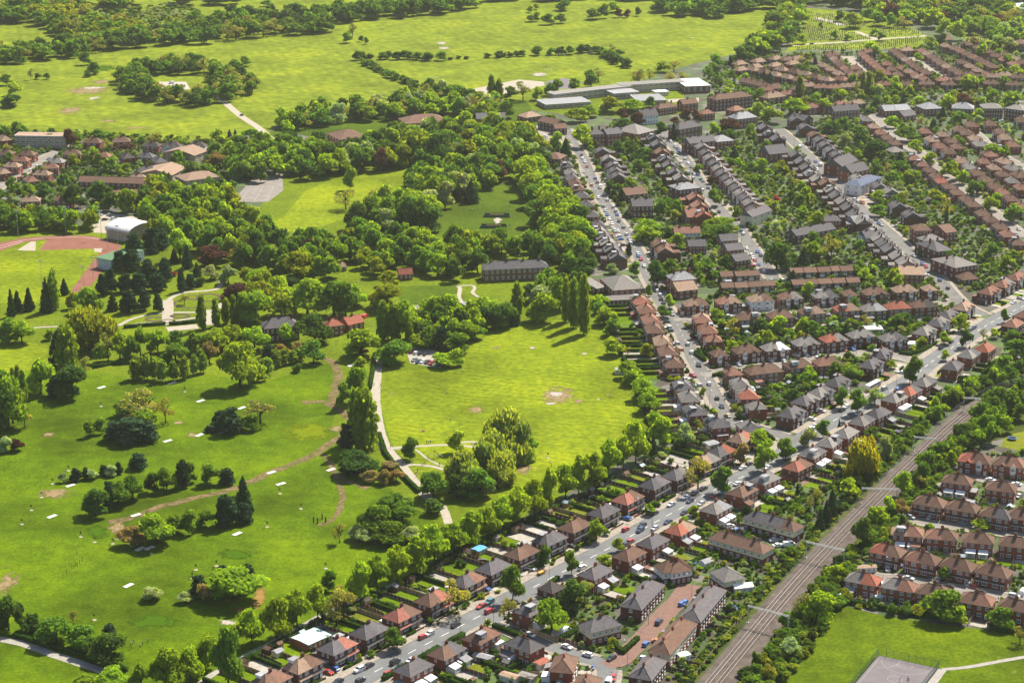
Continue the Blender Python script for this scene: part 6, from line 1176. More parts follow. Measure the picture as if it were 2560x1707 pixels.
plants('i', 'around the ball court field', '1800,930,1180,260,G 1900,1040,1190,110,L 1510,430,620,110,C 1810,770,880,100,G 2060,440,530,120,L 1250,440,670,150,V 1350,360,500,130,L 1060,760,900,140,L 940,940,1190,220,L 840,940,1150,150,S 2190,1050,1220,170,G 2320,1180,1320,120,S 1450,1010,1110,80,s 1540,1030,1120,90,s 1620,1030,1120,110,y 1310,980,1060,70,d 720,1080,1210,90,G 190,475,540,65,L 1440,500,610,80,S 1390,500,600,60,L 520,1330,1480,80,s 580,1350,1480,90,y 610,1430,1560,110,S 760,1260,1400,140,H 520,1420,1540,90,s')
plants('D', 'in the gardens right of the railway end', '2230,1030,1160,160,G 2290,1130,1320,250,G 2150,1280,1480,200,G 2050,1380,1540,160,V 1990,1380,1540,120,d')
plants('D', 'among the crescent gardens', '180,900,1110,130,L 650,920,1010,120,L 500,950,1020,110,H 1180,870,1010,190,V 1430,520,620,110,G 700,400,520,120,G 790,430,580,130,L 1070,420,620,130,L 460,100,370,200,St 300,170,370,180,L 740,150,280,100,G 950,720,790,100,y 1265,1195,1260,55,y 800,1150,1230,80,K 860,1180,1250,90,G 250,1390,1530,120,L 650,1390,1560,200,G 740,1400,1530,150,S 1050,1330,1430,100,L 110,1460,1568,100,V 1350,190,320,90,V 1950,1500,1560,90,G 130,560,680,150,V 40,560,680,120,V 120,780,840,90,d')
plants('C', 'along park street', '1090,800,920,130,Ut 1150,690,830,90,Xt 950,590,720,70,B 1030,360,640,190,V 1170,340,560,180,G 590,390,500,120,H 930,20,200,250,L 1140,30,170,130,V 1650,0,190,320,G 1360,350,500,90,C 1520,330,470,150,G 1600,450,590,140,G 2200,190,470,260,V 1230,90,240,150,L 750,190,330,80,D 810,360,520,110,G 2220,900,1090,180,L 300,320,500,230,V 180,320,500,150,G 1090,590,660,70,s 1850,1010,1130,70,C 1800,990,1090,60,C 1990,980,1090,70,C 1660,930,1030,90,L 2340,1050,1160,120,G 1380,1070,1140,70,K 1730,660,720,220,d 1880,660,720,100,O 1330,960,1030,90,y 760,1330,1440,120,y 740,1200,1290,90,S')
plants('d', 'in the conifer garden', '370,320,600,90,P 320,380,610,90,C 440,375,490,70,C 80,450,640,60,C 120,460,600,80,C 200,440,600,80,C 1050,110,210,70,C 1190,165,270,60,C 1280,140,310,80,C 1345,265,365,60,C 1240,300,470,80,D 760,300,480,110,D 700,340,500,100,D 920,60,250,150,D 1040,20,200,160,D 950,330,480,150,D 1080,330,470,140,D 880,450,620,150,D 990,440,600,110,D 1080,470,610,80,D 770,470,600,80,C 900,170,330,160,D 1010,240,400,150,D 1130,230,400,120,D 820,180,330,130,D 860,330,480,140,D 1230,30,260,150,L 1100,30,180,150,D 1300,340,450,90,D 1520,0,120,150,D 1430,50,150,140,D 1620,40,180,120,D 1870,0,130,60,C 1830,10,130,50,C')
plants('d', 'on the left hand side of the park', '630,560,900,360,E 540,570,840,230,E 460,690,1010,160,P 400,720,980,130,D 470,960,1210,250,V 370,1040,1200,140,D 90,980,1090,50,P 125,965,1130,50,P 165,1000,1230,60,P 60,1040,1430,240,L 20,1100,1440,220,V 90,1060,1380,160,L -20,980,1400,240,G 170,1230,1400,110,S 120,1465,1560,90,K 40,1450,1568,120,H 580,900,1040,110,S 280,920,1180,190,L 60,640,830,160,G 150,660,830,150,L 340,715,800,70,L 590,430,620,140,L 640,460,640,110,G 490,450,590,90,y')
plants('d', 'in the belt across the park', '1640,810,1150,270,L 1780,960,1080,100,L 2140,800,950,150,Ut 2030,945,1020,75,s 960,700,910,120,L 1080,720,900,140,L 1200,730,880,130,G 1330,740,900,160,G 1480,720,890,180,L 1600,690,860,170,L 1740,700,880,180,L 820,740,940,140,L 900,760,940,110,G 1200,810,960,170,G 1430,800,960,110,O 740,740,950,120,S 1830,820,920,110,D 1930,820,920,100,O 2040,800,900,90,O 690,830,960,110,G 1060,900,980,90,G')
plants('d', 'in the birch group at the meadow top', '930,910,1060,110,Bt 1010,900,1060,80,Bt 1110,930,1075,90,Bt 1185,940,1070,80,Bt 1260,910,1060,80,Bt 1330,890,1030,70,Bt 1390,880,1015,80,Bt 1790,920,1050,90,B 1830,910,1040,80,B 1890,860,990,80,B 1940,850,970,80,B 2000,860,960,70,B 2050,840,940,70,B 970,905,1050,80,Bt 1060,915,1060,80,Bt')
plants('d', 'in the round clumps of the meadow', '950,1140,1380,240,S 1000,1150,1350,200,S 860,1210,1330,150,G 990,1260,1400,150,L 900,1320,1520,260,D 800,1340,1500,190,D 1000,1340,1500,170,D 1130,1200,1370,110,S 610,1340,1460,65,G 680,1320,1440,70,G 1570,1250,1450,190,D 1500,1270,1400,110,D 1440,1380,1430,90,D 1720,1290,1420,100,G 1780,1190,1390,210,S 900,1300,1400,130,O')
plants('d', 'around the formal garden', '1380,490,720,70,Pt 1475,510,700,60,Pt 1600,490,700,60,P 1650,480,690,60,P 1545,510,690,70,P 1740,450,690,230,L 1920,470,650,210,Y 2100,370,640,250,L 2280,390,640,210,G 2150,610,840,230,V 1960,680,830,110,L 1450,140,310,180,K 1610,400,520,170,K 1190,320,360,50,R 1640,120,300,180,S 2030,190,390,170,Y 2180,220,370,110,Lt 2060,40,200,150,H 1690,300,430,120,Y 1560,280,420,120,H 1440,280,390,110,H 1260,480,560,80,S 1370,350,430,80,s 1920,200,330,120,L 1830,150,330,130,G 1800,370,440,150,d 1950,370,440,170,d 2120,100,250,110,K 2260,150,290,110,G 1480,700,830,140,L')
plants('b', 'in the playing fields beyond the park', '1710,480,600,90,Ut 1765,465,560,100,St 1600,535,615,75,Gt 1480,540,640,90,Gt 1430,565,660,80,G 1350,590,690,75,L 1250,560,690,120,St 1170,590,690,100,G 1035,510,700,60,P 1085,540,700,70,P 1420,95,175,85,V 1505,95,165,75,V 1305,105,150,65,Gt 1340,80,150,60,L 1300,35,90,50,L 1525,0,80,110,G 1730,60,140,100,V 1800,25,130,70,G 1870,10,90,80,L 1900,65,125,60,K 1960,65,125,50,K 2035,50,115,45,V 50,220,295,65,Gt 180,255,305,35,G 145,245,290,40,G 85,160,270,80,S 2040,470,580,110,St 2115,470,570,70,St 2250,500,600,90,S 2280,410,500,120,S 2200,420,500,90,L 1860,300,380,80,S 1905,335,395,65,G 1340,25,70,40,L')
plants('a', 'in the playing fields at upper left', '1675,385,455,75,Gt 600,480,530,55,V 640,420,515,80,G 585,355,450,80,G 470,320,390,100,G 260,500,545,45,V 320,500,545,45,V 210,470,550,45,S 80,640,740,140,V 100,560,660,100,L 40,510,590,90,G 30,330,440,80,L 650,440,510,70,V 1825,0,50,80,G 1885,65,105,45,V 1955,65,105,80,V 1450,105,170,90,G 1340,70,150,110,G')
plants('a', 'among the left-hand town houses', '480,880,1020,90,K 865,980,1050,130,K 1490,880,980,90,L 1570,890,1000,60,C 1610,890,1000,60,C 1710,880,960,110,G 680,880,960,110,G 350,910,1010,80,G 1130,1040,1100,100,S 760,1070,1190,130,G 640,1000,1110,70,L 510,1050,1150,70,Y 590,1060,1130,70,V 1120,1210,1310,100,G 1300,1100,1240,120,V 1400,1120,1200,80,G 1480,1040,1160,130,O 1470,970,1090,100,G 1220,1030,1130,100,G 1320,1010,1080,70,L 300,1250,1380,120,V 110,1250,1330,110,G 200,1250,1320,80,L 500,1260,1430,140,V 840,1250,1310,60,G 780,1250,1310,60,G 1070,900,980,80,S 970,930,980,50,G')
plants('b', 'in the park behind the belts', '270,1265,1425,160,St 40,1290,1430,160,St 70,1130,1300,90,Xt 895,1240,1395,120,C 620,1450,1590,130,V 1020,1160,1300,110,L 1165,1085,1215,70,G 290,1010,1180,110,K 1080,1090,1250,110,K 1920,740,820,70,K 2030,770,860,90,K 1290,1080,1300,200,L 1380,1160,1330,240,L 1340,1260,1420,130,G 1440,1310,1520,210,L 1540,1390,1600,230,L 1570,1470,1680,190,L 650,1140,1330,130,L 800,1170,1360,150,H 720,1240,1430,130,H 580,1300,1450,110,H 480,1290,1490,190,L 640,1200,1420,150,L 560,1240,1400,120,L 770,1110,1240,110,L 900,1050,1200,140,H 960,1040,1180,120,G 540,880,1120,190,Y 680,910,1130,200,V 1270,830,980,130,Y 920,720,800,150,L 850,760,880,120,L 900,820,920,120,L 800,580,650,90,V 890,610,740,110,V 760,660,740,150,H 1660,860,1020,130,L 1640,740,840,110,L 1480,900,1010,90,L 1540,950,1080,80,C 1430,780,850,100,G 1850,660,780,140,Y 1990,680,780,140,L 2120,660,740,60,G 1700,720,810,120,L 1920,810,940,160,V')
plants('A', 'among the upper terraced streets', '290,520,750,170,L 680,460,620,200,G 690,360,470,110,K 830,400,530,120,K 1310,360,500,120,K 1410,370,500,100,K 1210,440,530,100,K 1740,460,610,200,K 1190,500,670,70,C 1070,490,650,130,V 1590,490,650,100,L 130,660,830,110,C 220,360,510,180,L 560,250,400,180,L 790,270,390,190,L 960,250,350,80,G 390,0,150,110,Ut 215,60,185,100,Gt 840,0,130,150,St 1160,0,110,100,S 1280,0,110,130,S 650,670,830,110,V 780,670,850,150,V 880,740,880,220,V 570,1060,1210,110,V 680,1140,1310,90,C 760,1030,1160,130,L 1590,1140,1330,130,G 1810,1310,1450,90,G 1640,1440,1600,310,L 2200,1200,1290,90,R 2140,340,520,210,L 2010,300,470,150,L 1930,360,450,130,L 1950,510,680,110,L 1570,1020,1110,100,K 940,1440,1600,250,L 2180,1260,1390,90,L 1900,150,290,150,G 2030,160,290,130,G 1620,30,120,100,G 1560,200,270,80,H 1740,560,670,120,V 850,860,980,120,G 1060,1240,1420,130,G 1130,1230,1350,100,G 1830,840,940,90,L 2050,850,1020,130,L 1950,880,1000,130,G 1700,1080,1100,40,s 1430,900,1000,100,G')
plants('B', 'among the upper right streets', '150,30,270,90,P 770,0,240,60,P 830,0,230,90,P 120,260,440,240,L 400,260,410,130,L 630,290,370,120,L 1090,40,220,120,L 720,110,270,130,S 1830,30,200,150,L 2040,170,300,120,L 2230,190,340,200,L 1760,210,340,170,K 1870,250,340,170,Y 1160,200,340,50,C 900,230,390,120,V 1000,230,350,90,L 1080,230,340,90,L 1320,240,370,150,L 1600,220,380,150,L 1720,380,530,160,G 1900,360,490,110,L 740,530,720,160,V 460,470,640,180,V 580,440,600,140,G 880,660,870,280,V 1210,540,700,240,G 1050,430,560,130,L 1280,670,790,130,Lt 1430,790,900,140,Lt 1140,870,1000,180,G 1080,970,1110,150,G 1240,950,1110,200,L 900,870,1040,110,Ut 1000,880,1050,80,S 1640,880,1060,170,Lt 1580,910,1040,120,L 1750,960,1110,120,L 1860,1060,1210,150,Gt 1930,1060,1200,100,G 2020,1220,1360,160,Lt 2090,1180,1310,130,L 2240,1290,1470,180,Gt 2030,700,880,210,L 2170,720,850,90,G 220,1120,1310,140,L 320,1370,1590,170,L 180,1360,1460,130,G 80,970,1170,170,S 920,1160,1300,140,L 920,1300,1430,150,G 1490,1150,1290,170,Y 1580,1220,1500,150,S 1590,1330,1510,45,C 1460,470,590,100,D 310,200,310,100,L 560,170,290,130,L 920,120,250,110,H 1130,130,210,60,C 1300,160,230,40,C 380,160,260,50,C 130,720,800,70,H 180,790,880,90,H 1670,640,750,90,G 1770,770,850,70,G 820,350,420,90,V 1660,180,300,100,L')
plants('H', 'by the cemetery and far estate', '625,20,90,85,Y 690,0,60,60,G 735,15,80,70,G 785,20,85,40,G 715,85,120,40,L 745,100,140,35,G 490,60,92,20,G 548,95,135,30,G 410,110,155,45,L 605,108,140,35,L 950,120,175,60,L 1000,105,165,40,V 1060,55,140,70,L 1010,45,120,70,L 960,0,90,90,L 1120,15,75,60,L 1205,20,65,50,G 1090,10,55,40,L 1240,110,155,50,G 1290,100,150,60,G 1330,100,150,40,L 700,140,205,60,L 720,160,215,45,G 50,195,265,60,G 110,200,250,25,D 900,190,230,40,L 780,205,245,40,G 845,240,290,30,G 465,205,260,30,C 570,10,60,40,G 840,40,90,70,S 1135,125,160,40,O 1310,55,100,50,L 1270,60,100,40,Y 1170,150,210,50,L 1235,170,220,40,L 1280,195,250,50,L 1310,240,290,60,L 1110,280,350,70,L')
# ------------------------------------------------------------------ woods, belts, hedges and garden greenery
def inside(p, P):
    c = False; j = len(P) - 1
    for i in range(len(P)):
        if (P[i].y > p[1]) != (P[j].y > p[1]) and p[0] < (P[j].x - P[i].x) * (p[1] - P[i].y) / (P[j].y - P[i].y) + P[i].x: c = not c
        j = i
    return c
rs = np.random.RandomState(3)
HA = np.array(HOUSES); CA = np.array(CARPOS)
PARKP = PARK
def free(x, y, r, house=True):
    if house:
        dx = x - HA[:, 0]; dy = y - HA[:, 1]; m = dx * dx + dy * dy < 900
        if m.any():
            c, s = np.cos(HA[m, 4]), np.sin(HA[m, 4]); u = np.abs(dx[m] * c + dy[m] * s) - HA[m, 2]; v = np.abs(-dx[m] * s + dy[m] * c) - HA[m, 3]
            if ((u < r) & (v < r)).any(): return False
        if road_near(x, y)[0] < r + .5: return False
        if (np.hypot(CA[:, 0] - x, CA[:, 1] - y) < r + 2.2).any(): return False
    return True
PLT = [(p.x, p.y, L / 2 + 1, D / 2 + back, th, D / 2 + 15) for p, th, L, D, rd, back, *_ in PLOTS]
PLA = np.array(PLT)
def on_plot(x, y):
    dx = x - PLA[:, 0]; dy = y - PLA[:, 1]; c, s = np.cos(PLA[:, 4]), np.sin(PLA[:, 4]); u = dx * c + dy * s; v = -dx * s + dy * c
    return ((np.abs(u) < PLA[:, 2]) & (v < PLA[:, 3] - 2.5) & (v > -12) & (PLA[:, 3] > 9)).any()
def house_top(q, h, P):                                   # a crown that would rise past the wood's far edge is left out
    yy = q[1] + h * q[1] / CAM_H; xx = q[0] * yy / q[1]
    return inside((xx, yy), P)
def scatter(P, step, mixs, wr, hr, area, hole=None, house=False, jit=.9, sq=(1, 1), trim=.32):
    """plants over a polygon on a jittered grid; mixs = species string, wr/hr = width and height range in metres"""
    xs = [p.x for p in P]; ys = [p.y for p in P]; n = 0
    y = min(ys)
    while y < max(ys):
        st = step * sq[1]; x = min(xs) + rs.rand() * st
        while x < max(xs):
            q = (x + (rs.rand() - .5) * st * jit, y + (rs.rand() - .5) * st * jit); x += step * sq[0]
            if not inside(q, P) or (hole and inside(q, hole)): continue
            w_ = rs.uniform(*wr)
            if wr[1] > 9 and not house_top(q, sum(hr) / 2 * trim, P): continue
            if house and (not free(q[0], q[1], w_ * .5) or (w_ < 5.2 and rs.rand() < .82 and on_plot(*q))): continue
            sp = mixs[rs.randint(len(mixs))]; k = rs.uniform(*hr)
            PL.append(dict(sp=sp, p=Vector((q[0], q[1], 0)), w=w_, h=k * (w_ / ((wr[0] + wr[1]) / 2)) ** .7, area=area)); n += 1
        y += step * sq[1]
    return n
def belt(s, wd, step, mixs, wr, hr, area): 
    A = resample(smooth(path(s)), step); N = normals(A)
    for p, n in zip(A, N):
        for k in range(max(1, int(wd / step))):
            q = p + n * ((k + .5) / max(1, int(wd / step)) - .5) * wd + Vector((rs.randn(), rs.randn(), 0)) * step * .25; w_ = rs.uniform(*wr)
            PL.append(dict(sp=mixs[rs.randint(len(mixs))], p=q, w=w_, h=rs.uniform(*hr), area=area))
O = lambda s: pts('O', s)
scatter(O('640,325 720,345 800,345 930,305 1080,300 1195,300 1236,335 1250,395 1160,385 1080,385 960,388 870,398 760,408 690,420 650,380'), 12, 'GGLLVYVGH', (11, 17), (12, 17), 'in the woods behind the park lawns', trim=.25)
scatter(O('960,395 1060,388 1160,388 1180,415 1060,460 1000,490 990,545 900,530 820,545 780,520 850,490 930,450'), 11, 'GLVGGVLH', (11, 16), (13, 18), 'in the diagonal belt between the park lawns')
scatter(O('1180,380 1250,400 1300,480 1345,550 1360,610 1290,610 1240,560 1225,490 1200,430'), 11.5, 'LLGVLG', (13, 18), (14, 18), 'in the belt left of terraced streets')
scatter(O('330,500 420,460 470,430 540,440 580,500 620,530 640,570 620,620 520,615 430,565 345,560'), 11, 'LGLYGVLU', (9, 14), (12, 17), 'in the park woods left of centre')
scatter(O('640,560 760,548 860,536 1000,556 1150,560 1345,565 1350,630 1270,640 1220,600 1110,600 1090,650 900,640 760,640 650,640'), 10.5, 'GLVGVLGYG', (9, 14), (11, 16), 'across the middle of the park', house=True)
scatter(O('620,290 700,268 900,248 1000,212 1085,232 1190,255 1180,290 1090,268 935,275 780,288 660,312'), 11, 'GLHVSGL', (10, 15), (11, 15), 'in the woods above the park', house=True, trim=.1)
scatter(O('540,330 620,330 640,370 640,410 600,425 540,420 515,360'), 11, 'GLVL', (11, 15), (12, 15), 'in the trees left of the tennis courts', house=True)
scatter(O('400,400 440,470 330,500 230,480 210,450 300,440'), 11, 'LGYVL', (10, 14), (11, 15), 'in the trees above the running track', house=True)
scatter(O('0,490 220,500 210,540 100,535 0,545 -60,545 -60,490'), 10, 'GLGY', (9, 14), (10, 14), 'in the trees above the running track')
scatter(O('-60,320 0,300 60,300 100,310 30,330 -60,345'), 11, 'GLG', (9, 13), (9, 13), 'in the trees at left edge of town', house=True)
scatter(O('120,305 200,300 215,318 160,322'), 12, 'GS', (9, 13), (9, 12), 'in the trees at left edge of town', house=True)
scatter(O('1120,700 1300,690 1390,700 1400,640 1340,630 1280,660 1250,640 1180,690 1120,690'), 9, 'GLVG', (9, 13), (10, 14), 'in the trees behind the mown field', house=True)
scatter(O('920,700 1010,700 1110,720 1120,760 1060,800 980,810 940,770'), 9, 'GLVL', (8, 12), (9, 13), 'in the trees left of the mown field', house=True)
scatter(O('560,650 650,655 660,700 590,720 560,700'), 10, 'LY', (11, 14), (12, 15), 'in the trees right of the formal garden', house=True)
scatter(O('300,170 420,152 540,170 592,198 572,225 500,240 440,246 330,238 262,196'), 10.5, 'GVGS', (11, 15), (11, 14), 'in the ring round the clearing', hole=O('335,182 385,171 470,175 500,194 480,227 395,227 345,212'), trim=0)
far = 'in the woodland along the top'
scatter(pts('a', '190,70 330,50 560,90 640,150 900,190 1020,240 820,310 540,260 400,250 250,190'), 16, 'GGYYS', (15, 21), (12, 17), far, trim=.15)
scatter(pts('a', '-250,100 60,70 190,130 190,175 -250,180'), 17, 'GGYV', (15, 21), (12, 16), far, trim=.1)
belt('O:-120,165 O:0,140 O:120,128 O:250,108 O:420,95 O:600,78 O:740,68', 50, 15, 'GVGGS', (15, 21), (12, 17), far)
belt('O:520,60 O:620,52 O:740,50 O:860,38 O:960,28 O:1050,16', 60, 16, 'VGVG', (15, 21), (13, 18), far)
scatter(O('-250,-5 440,-5 455,14 300,24 150,34 0,48 -250,50'), 26, 'GYGS', (22, 30), (14, 18), far)
scatter(O('450,-14 700,-20 960,-20 1020,0 760,6 560,12 460,16'), 24, 'GVG', (20, 27), (13, 17), far, hole=O('560,0 780,-12 930,-6 760,12 600,20'))
scatter(O('1040,-20 2400,-30 2400,0 1800,-6 1560,2 1300,4 1240,12 1160,6 1040,12'), 26, 'GVGL', (22, 29), (13, 17), far)
scatter(O('1510,0 1785,0 1780,22 1640,44 1500,38'), 19, 'VGG', (17, 24), (12, 16), far)
scatter(O('1850,-8 1842,60 1795,118 1700,150 1680,140 1690,118 1745,80 1790,30 1800,-8'), 14, 'YGGLV', (14, 20), (12, 17), 'in the belt between field and cemetery')
scatter(O('1850,-12 2400,-12 2400,58 2260,78 2200,62 2060,56 1990,40 1950,24 1860,12'), 19, 'GGLSKV', (16, 23), (12, 16), 'in the trees beyond the cemetery')
scatter(O('2200,62 2400,50 2400,110 2330,130 2250,90'), 15, 'GLGH', (12, 17), (10, 14), 'in the trees right of the cemetery', house=True)
scatter(O('150,22 420,12 480,40 540,52 420,64 300,78 200,48'), 9, 'syHs', (6, 10), (3, 6), 'in the scrub beyond the top field')
belt('b:110,410 b:400,405 b:680,415', 9, 7, 'VdG', (8, 11), (6, 9), 'in the hedge across the playing fields'); belt('b:1020,395 b:1250,385', 8, 7, 'VdG', (8, 11), (5, 8), 'in the hedge across the playing fields')
belt('b:1320,380 b:1560,375 b:1760,365 b:1950,465', 9, 7, 'VdG', (8, 12), (6, 9), 'in the hedge across the playing fields'); belt('b:170,435 b:330,520 b:510,600', 8, 6.5, 'sGd', (7, 10), (5, 7), 'in the hedge across the playing fields'); belt('b:700,408 b:880,402', 4, 7, 'ds', (5, 7), (2.5, 4), 'in the hedge across the playing fields')
scatter(path('F:1680,600 F:1800,430 F:1980,270 F:2150,110 F:2352,-20 F:2352,400 F:2250,640 F:1980,720 F:1720,720'), 8, 'VGGLV', (7, 12), (8, 13), 'in the thicket right of the railway')
scatter(path('F:1760,330 F:1900,200 F:2100,40 F:2352,-120 F:2420,90 F:2150,150 F:1960,225 F:1840,290'), 8, 'LGV', (6, 10), (6, 10), 'in the thicket beyond the railway bend')
for s, area in (('N5:-100,1560 N5:200,1250 N5:520,880 N5:760,580 N5:960,420 N5:1010,500 N5:560,1050 N5:150,1500', 'on the left bank of the railway'), ('R1:0,700 R1:300,760 R1:380,900 R1:200,1000 R1:-150,1330 R1:-250,1250 R1:-100,900', 'on the left bank of the railway'), ('i:880,620 i:1000,500 i:1160,300 i:1230,330 i:1060,560 i:930,700', 'on the left bank of the railway'), ('F:700,1160 F:1000,980 F:1240,760 F:1180,720 F:950,880 F:700,1060', 'on the left bank of the railway'),
                ('i:450,1500 i:620,1300 i:760,1180 i:860,1180 i:980,1100 i:880,1260 i:720,1480 i:640,1568 i:400,1568', 'on the field side of the railway'), ('R1:1000,780 R1:1250,600 R1:1400,900 R1:1180,1300 R1:600,1500 R1:450,1320 R1:800,1000', 'on the field side of the railway')):
    scatter(path(s), 3.6, 'sdsydG', (3, 6.5), (1.8, 4.5), area)
# banks of the railway, measured out from the track
for sg, off0, off1, i0, i1, mx, wr, hr, area in ((-1, 6.5, 11, 0, 300, 'sdsy', (2.2, 4), (1.2, 2.6), 'on the left bank of the railway'), (-1, 7.0, 16, 230, 340, 'sdGsG', (3.5, 6), (2.5, 6), 'on the left bank of the railway'), (-1, 6.5, 17, 340, 900, 'GVGLsd', (4.5, 8), (5, 9.5), 'on the left bank of the railway'),
        (1, 9.5, 24, 0, 265, 'sdsyGG', (3, 6), (2, 5), 'on the field side of the railway'), (1, 8.5, 19, 265, 380, 'sGLdG', (4, 7), (3.5, 8), 'on the far bank of the railway'), (1, 7.5, 20, 380, 440, 'GVLGG', (5, 8), (6, 10), 'on the far bank of the railway'), (1, 6.5, 26, 425, 1200, 'GVLGLV', (7, 11), (10, 15), 'on the far bank of the railway')):
    A = RAILS[i0:min(i1, len(RAILS) - 1)]; N = normals(A); stp = (wr[0] + wr[1]) / 2 * .72
    for j in range(0, len(A), max(2, int(stp))):
        o5 = off0 + wr[0] / 2
        while o5 < off1 - wr[0] * .3:
            p = A[j] + N[j] * (sg * (o5 + rs.uniform(-.8, .8))) + Vector((rs.randn(), rs.randn(), 0)) * .6; o5 += stp; w_ = rs.uniform(*wr)
            if rs.rand() < .9 and free(p.x, p.y, w_ * .45): PL.append(dict(sp=mx[rs.randint(len(mx))], p=p, w=w_, h=rs.uniform(*hr), area=area))
belt('g:1700,1420 g:1900,1310 h:-40,1100 h:170,1020 h:400,905 h:600,812 h:700,735 h:760,700 h:960,600 h:1180,505 h:1330,440 h:1500,350 h:1640,300', 2.6, 2.2, 'ddsd', (2.2, 3.4), (1.6, 2.6), 'in the hedge beside the park lane')
GARD = [('among the railway estate gardens', path('F:1640,800 F:2400,740 i:2400,560 i:2400,1220 i:2000,1150 i:1100,1040 i:1180,800 i:1420,480 i:1560,120')),
 ('in gardens below the main road', path('N2:700,1640 N3:0,1000 h:700,1280 h:1300,960 h:1900,700 h:2349,450 i:400,250 i:900,-50 F:1100,420 F:1300,500 F:700,1050 F:300,1560 R1:0,1200 N5:960,200 N5:0,1300 N5:-300,1568 h:700,1600')),
 ('in gardens between park lane and main road', path('g:1700,1568 g:2000,1300 h:170,1010 h:760,720 h:1200,520 h:1700,300 E:700,960 E:860,860 E:1100,720 E:1640,820 E:1300,1160 h:1900,560 h:1300,860 h:700,1180 h:100,1460')),
 ('in gardens by the mown field corner', path('E:1080,680 E:1200,480 E:1100,60 C:900,1300 C:660,900 C:760,740 C:1000,800 C:1300,1300 E:1480,330 E:1900,520 E:1900,620 E:1600,700')),
 ('in the middle crescent gardens', path('C:1300,1000 C:1560,700 D:1500,560 D:1700,850 D:1400,1200 F:700,100 F:0,500 E:1900,480 E:1600,60')),
 ('in the shaded terraced street gardens', path('A:-50,700 A:300,640 A:1000,580 A:1300,640 A:1700,1000 A:2000,1300 C:2000,100 C:2100,420 C:1660,620 C:1250,640 C:960,300 A:700,1500 A:100,1500')),
 ('in gardens left of the third street', path('A:1700,600 A:2000,600 B:100,900 B:400,1250 B:700,1568 D:1150,430 D:1300,600 D:20,640 C:2000,560 C:1900,200 A:1900,1300 A:1600,900')),
 ('in gardens right of the third street', path('B:200,470 B:800,480 B:1000,700 B:1400,1000 B:1800,1350 B:2100,1568 D:2352,250 D:2352,560 D:1700,720 D:1250,250 B:900,1300 B:400,800')),
 ('in gardens of the upper right streets', path('B:0,420 B:0,-60 B:2400,-60 B:2400,520 B:2400,1568 B:2200,1480 B:1500,900 B:950,460')),
 ('in gardens of the far estate', path('H:130,210 H:400,195 H:700,185 H:900,180 H:1000,150 H:1344,140 H:1344,350 H:1100,350 H:300,440 H:0,350 H:0,260')),
 ('in gardens of the left hand town', path('a:-100,900 a:1000,930 a:1700,980 a:1720,1100 a:1500,1300 a:1000,1420 a:200,1430 a:-100,1420'))]
for area, P in GARD:
    d = np.mean([p.y for p in P]); near = d < 900; n = 0
    stp = 3.6 if near else 4.4 if d < 1150 else 5.4 if d < 1450 else 7.4
    scatter(P, stp, 'ssssyydyHGGLVd' if near else 'ssydGGLVGHd', (1.4, 3.4) if near else (2.4, 5.0), (1.3, 3.0) if near else (2.0, 4.4), area, house=True)
    if d > 800: scatter(P, 21 if d < 1150 else 30, 'GLGVGLYSHC', (6, 9.5), (6.5, 10), area, house=True)
# keep scattered growth off lawns, walks and one another's trunks is not needed; drop what stands on a walk, the railway or a lawn
RA = np.array([(p.x, p.y) for p in RAILS[::4]])
def keep(q):
    x, y = q['p'].x, q['p'].y
    d = np.hypot(RA[:, 0] - x, RA[:, 1] - y).min()
    return d > 5.6 + q['w'] * .32
PL = [q for q in PL if keep(q)]
random.shuffle(PL); kinds = {}
for q in PL: q['s'] = ppm(q['p']); q['u'] = imx(q['p']); q['vis'] = abs(q['u']) < 1290 and 20 < (853.5 + F * (CAM_H * CP - q['p'].y * SP) / (q['p'].y * CP + CAM_H * SP)) < 1760; q['size'] = q['w'] * q['h'] * q['s'] ** 2; kinds.setdefault(SPEC[q['sp']][3], []).append(q)
single, mass = [], []
for k, L in kinds.items():
    L.sort(key=lambda q: -(q['size'] if q['vis'] else 0)); n = 285 if k != 'bush' else 260
    single += [q for q in L[:n] if q['vis']]; mass += [q for q in L[:n] if not q['vis']] + L[n:]
AREAN = {}
for q in single: AREAN.setdefault((SPEC[q['sp']][2], q['area']), []).append(q)
SW = {'in the': 'in', 'among the': 'among'}
for (look, area), L in AREAN.items():
    L.sort(key=lambda q: q['u'])
    for i, q in enumerate(L):
        sh, col, lk, kind = SPEC[q['sp']]
        o = empty(kind, q['p'], rs.uniform(0, 6.28)); q['o'] = o
        lab = f"{look}, {'' if len(L) == 1 else ordw(i + 1) + ' from left '}{area}"
        tag(o, lab, 'bush' if kind == 'bush' else 'tree', look.split(' ', 1)[-1] + 's ' + area)
        cr = obj('crown', CR[(sh, rs.randint(5 if sh == 'broad' else 3))], o, (0, 0, 0), 0, (q['w'], q['w'], q['h']))
        j = rs.uniform(.78, 1.22); hu = rs.uniform(-.12, .06); cr.color = (col[0] * j * (1 + hu), col[1] * j, col[2] * j * (1 - hu), 1)
        if not (kind == 'bush' and q['s'] < 5.5):
            t = obj('trunk' if sh != 'shrub' else 'stem', TR[sh], o, (0, 0, 0), 0, (q['w'], q['w'], q['h']))
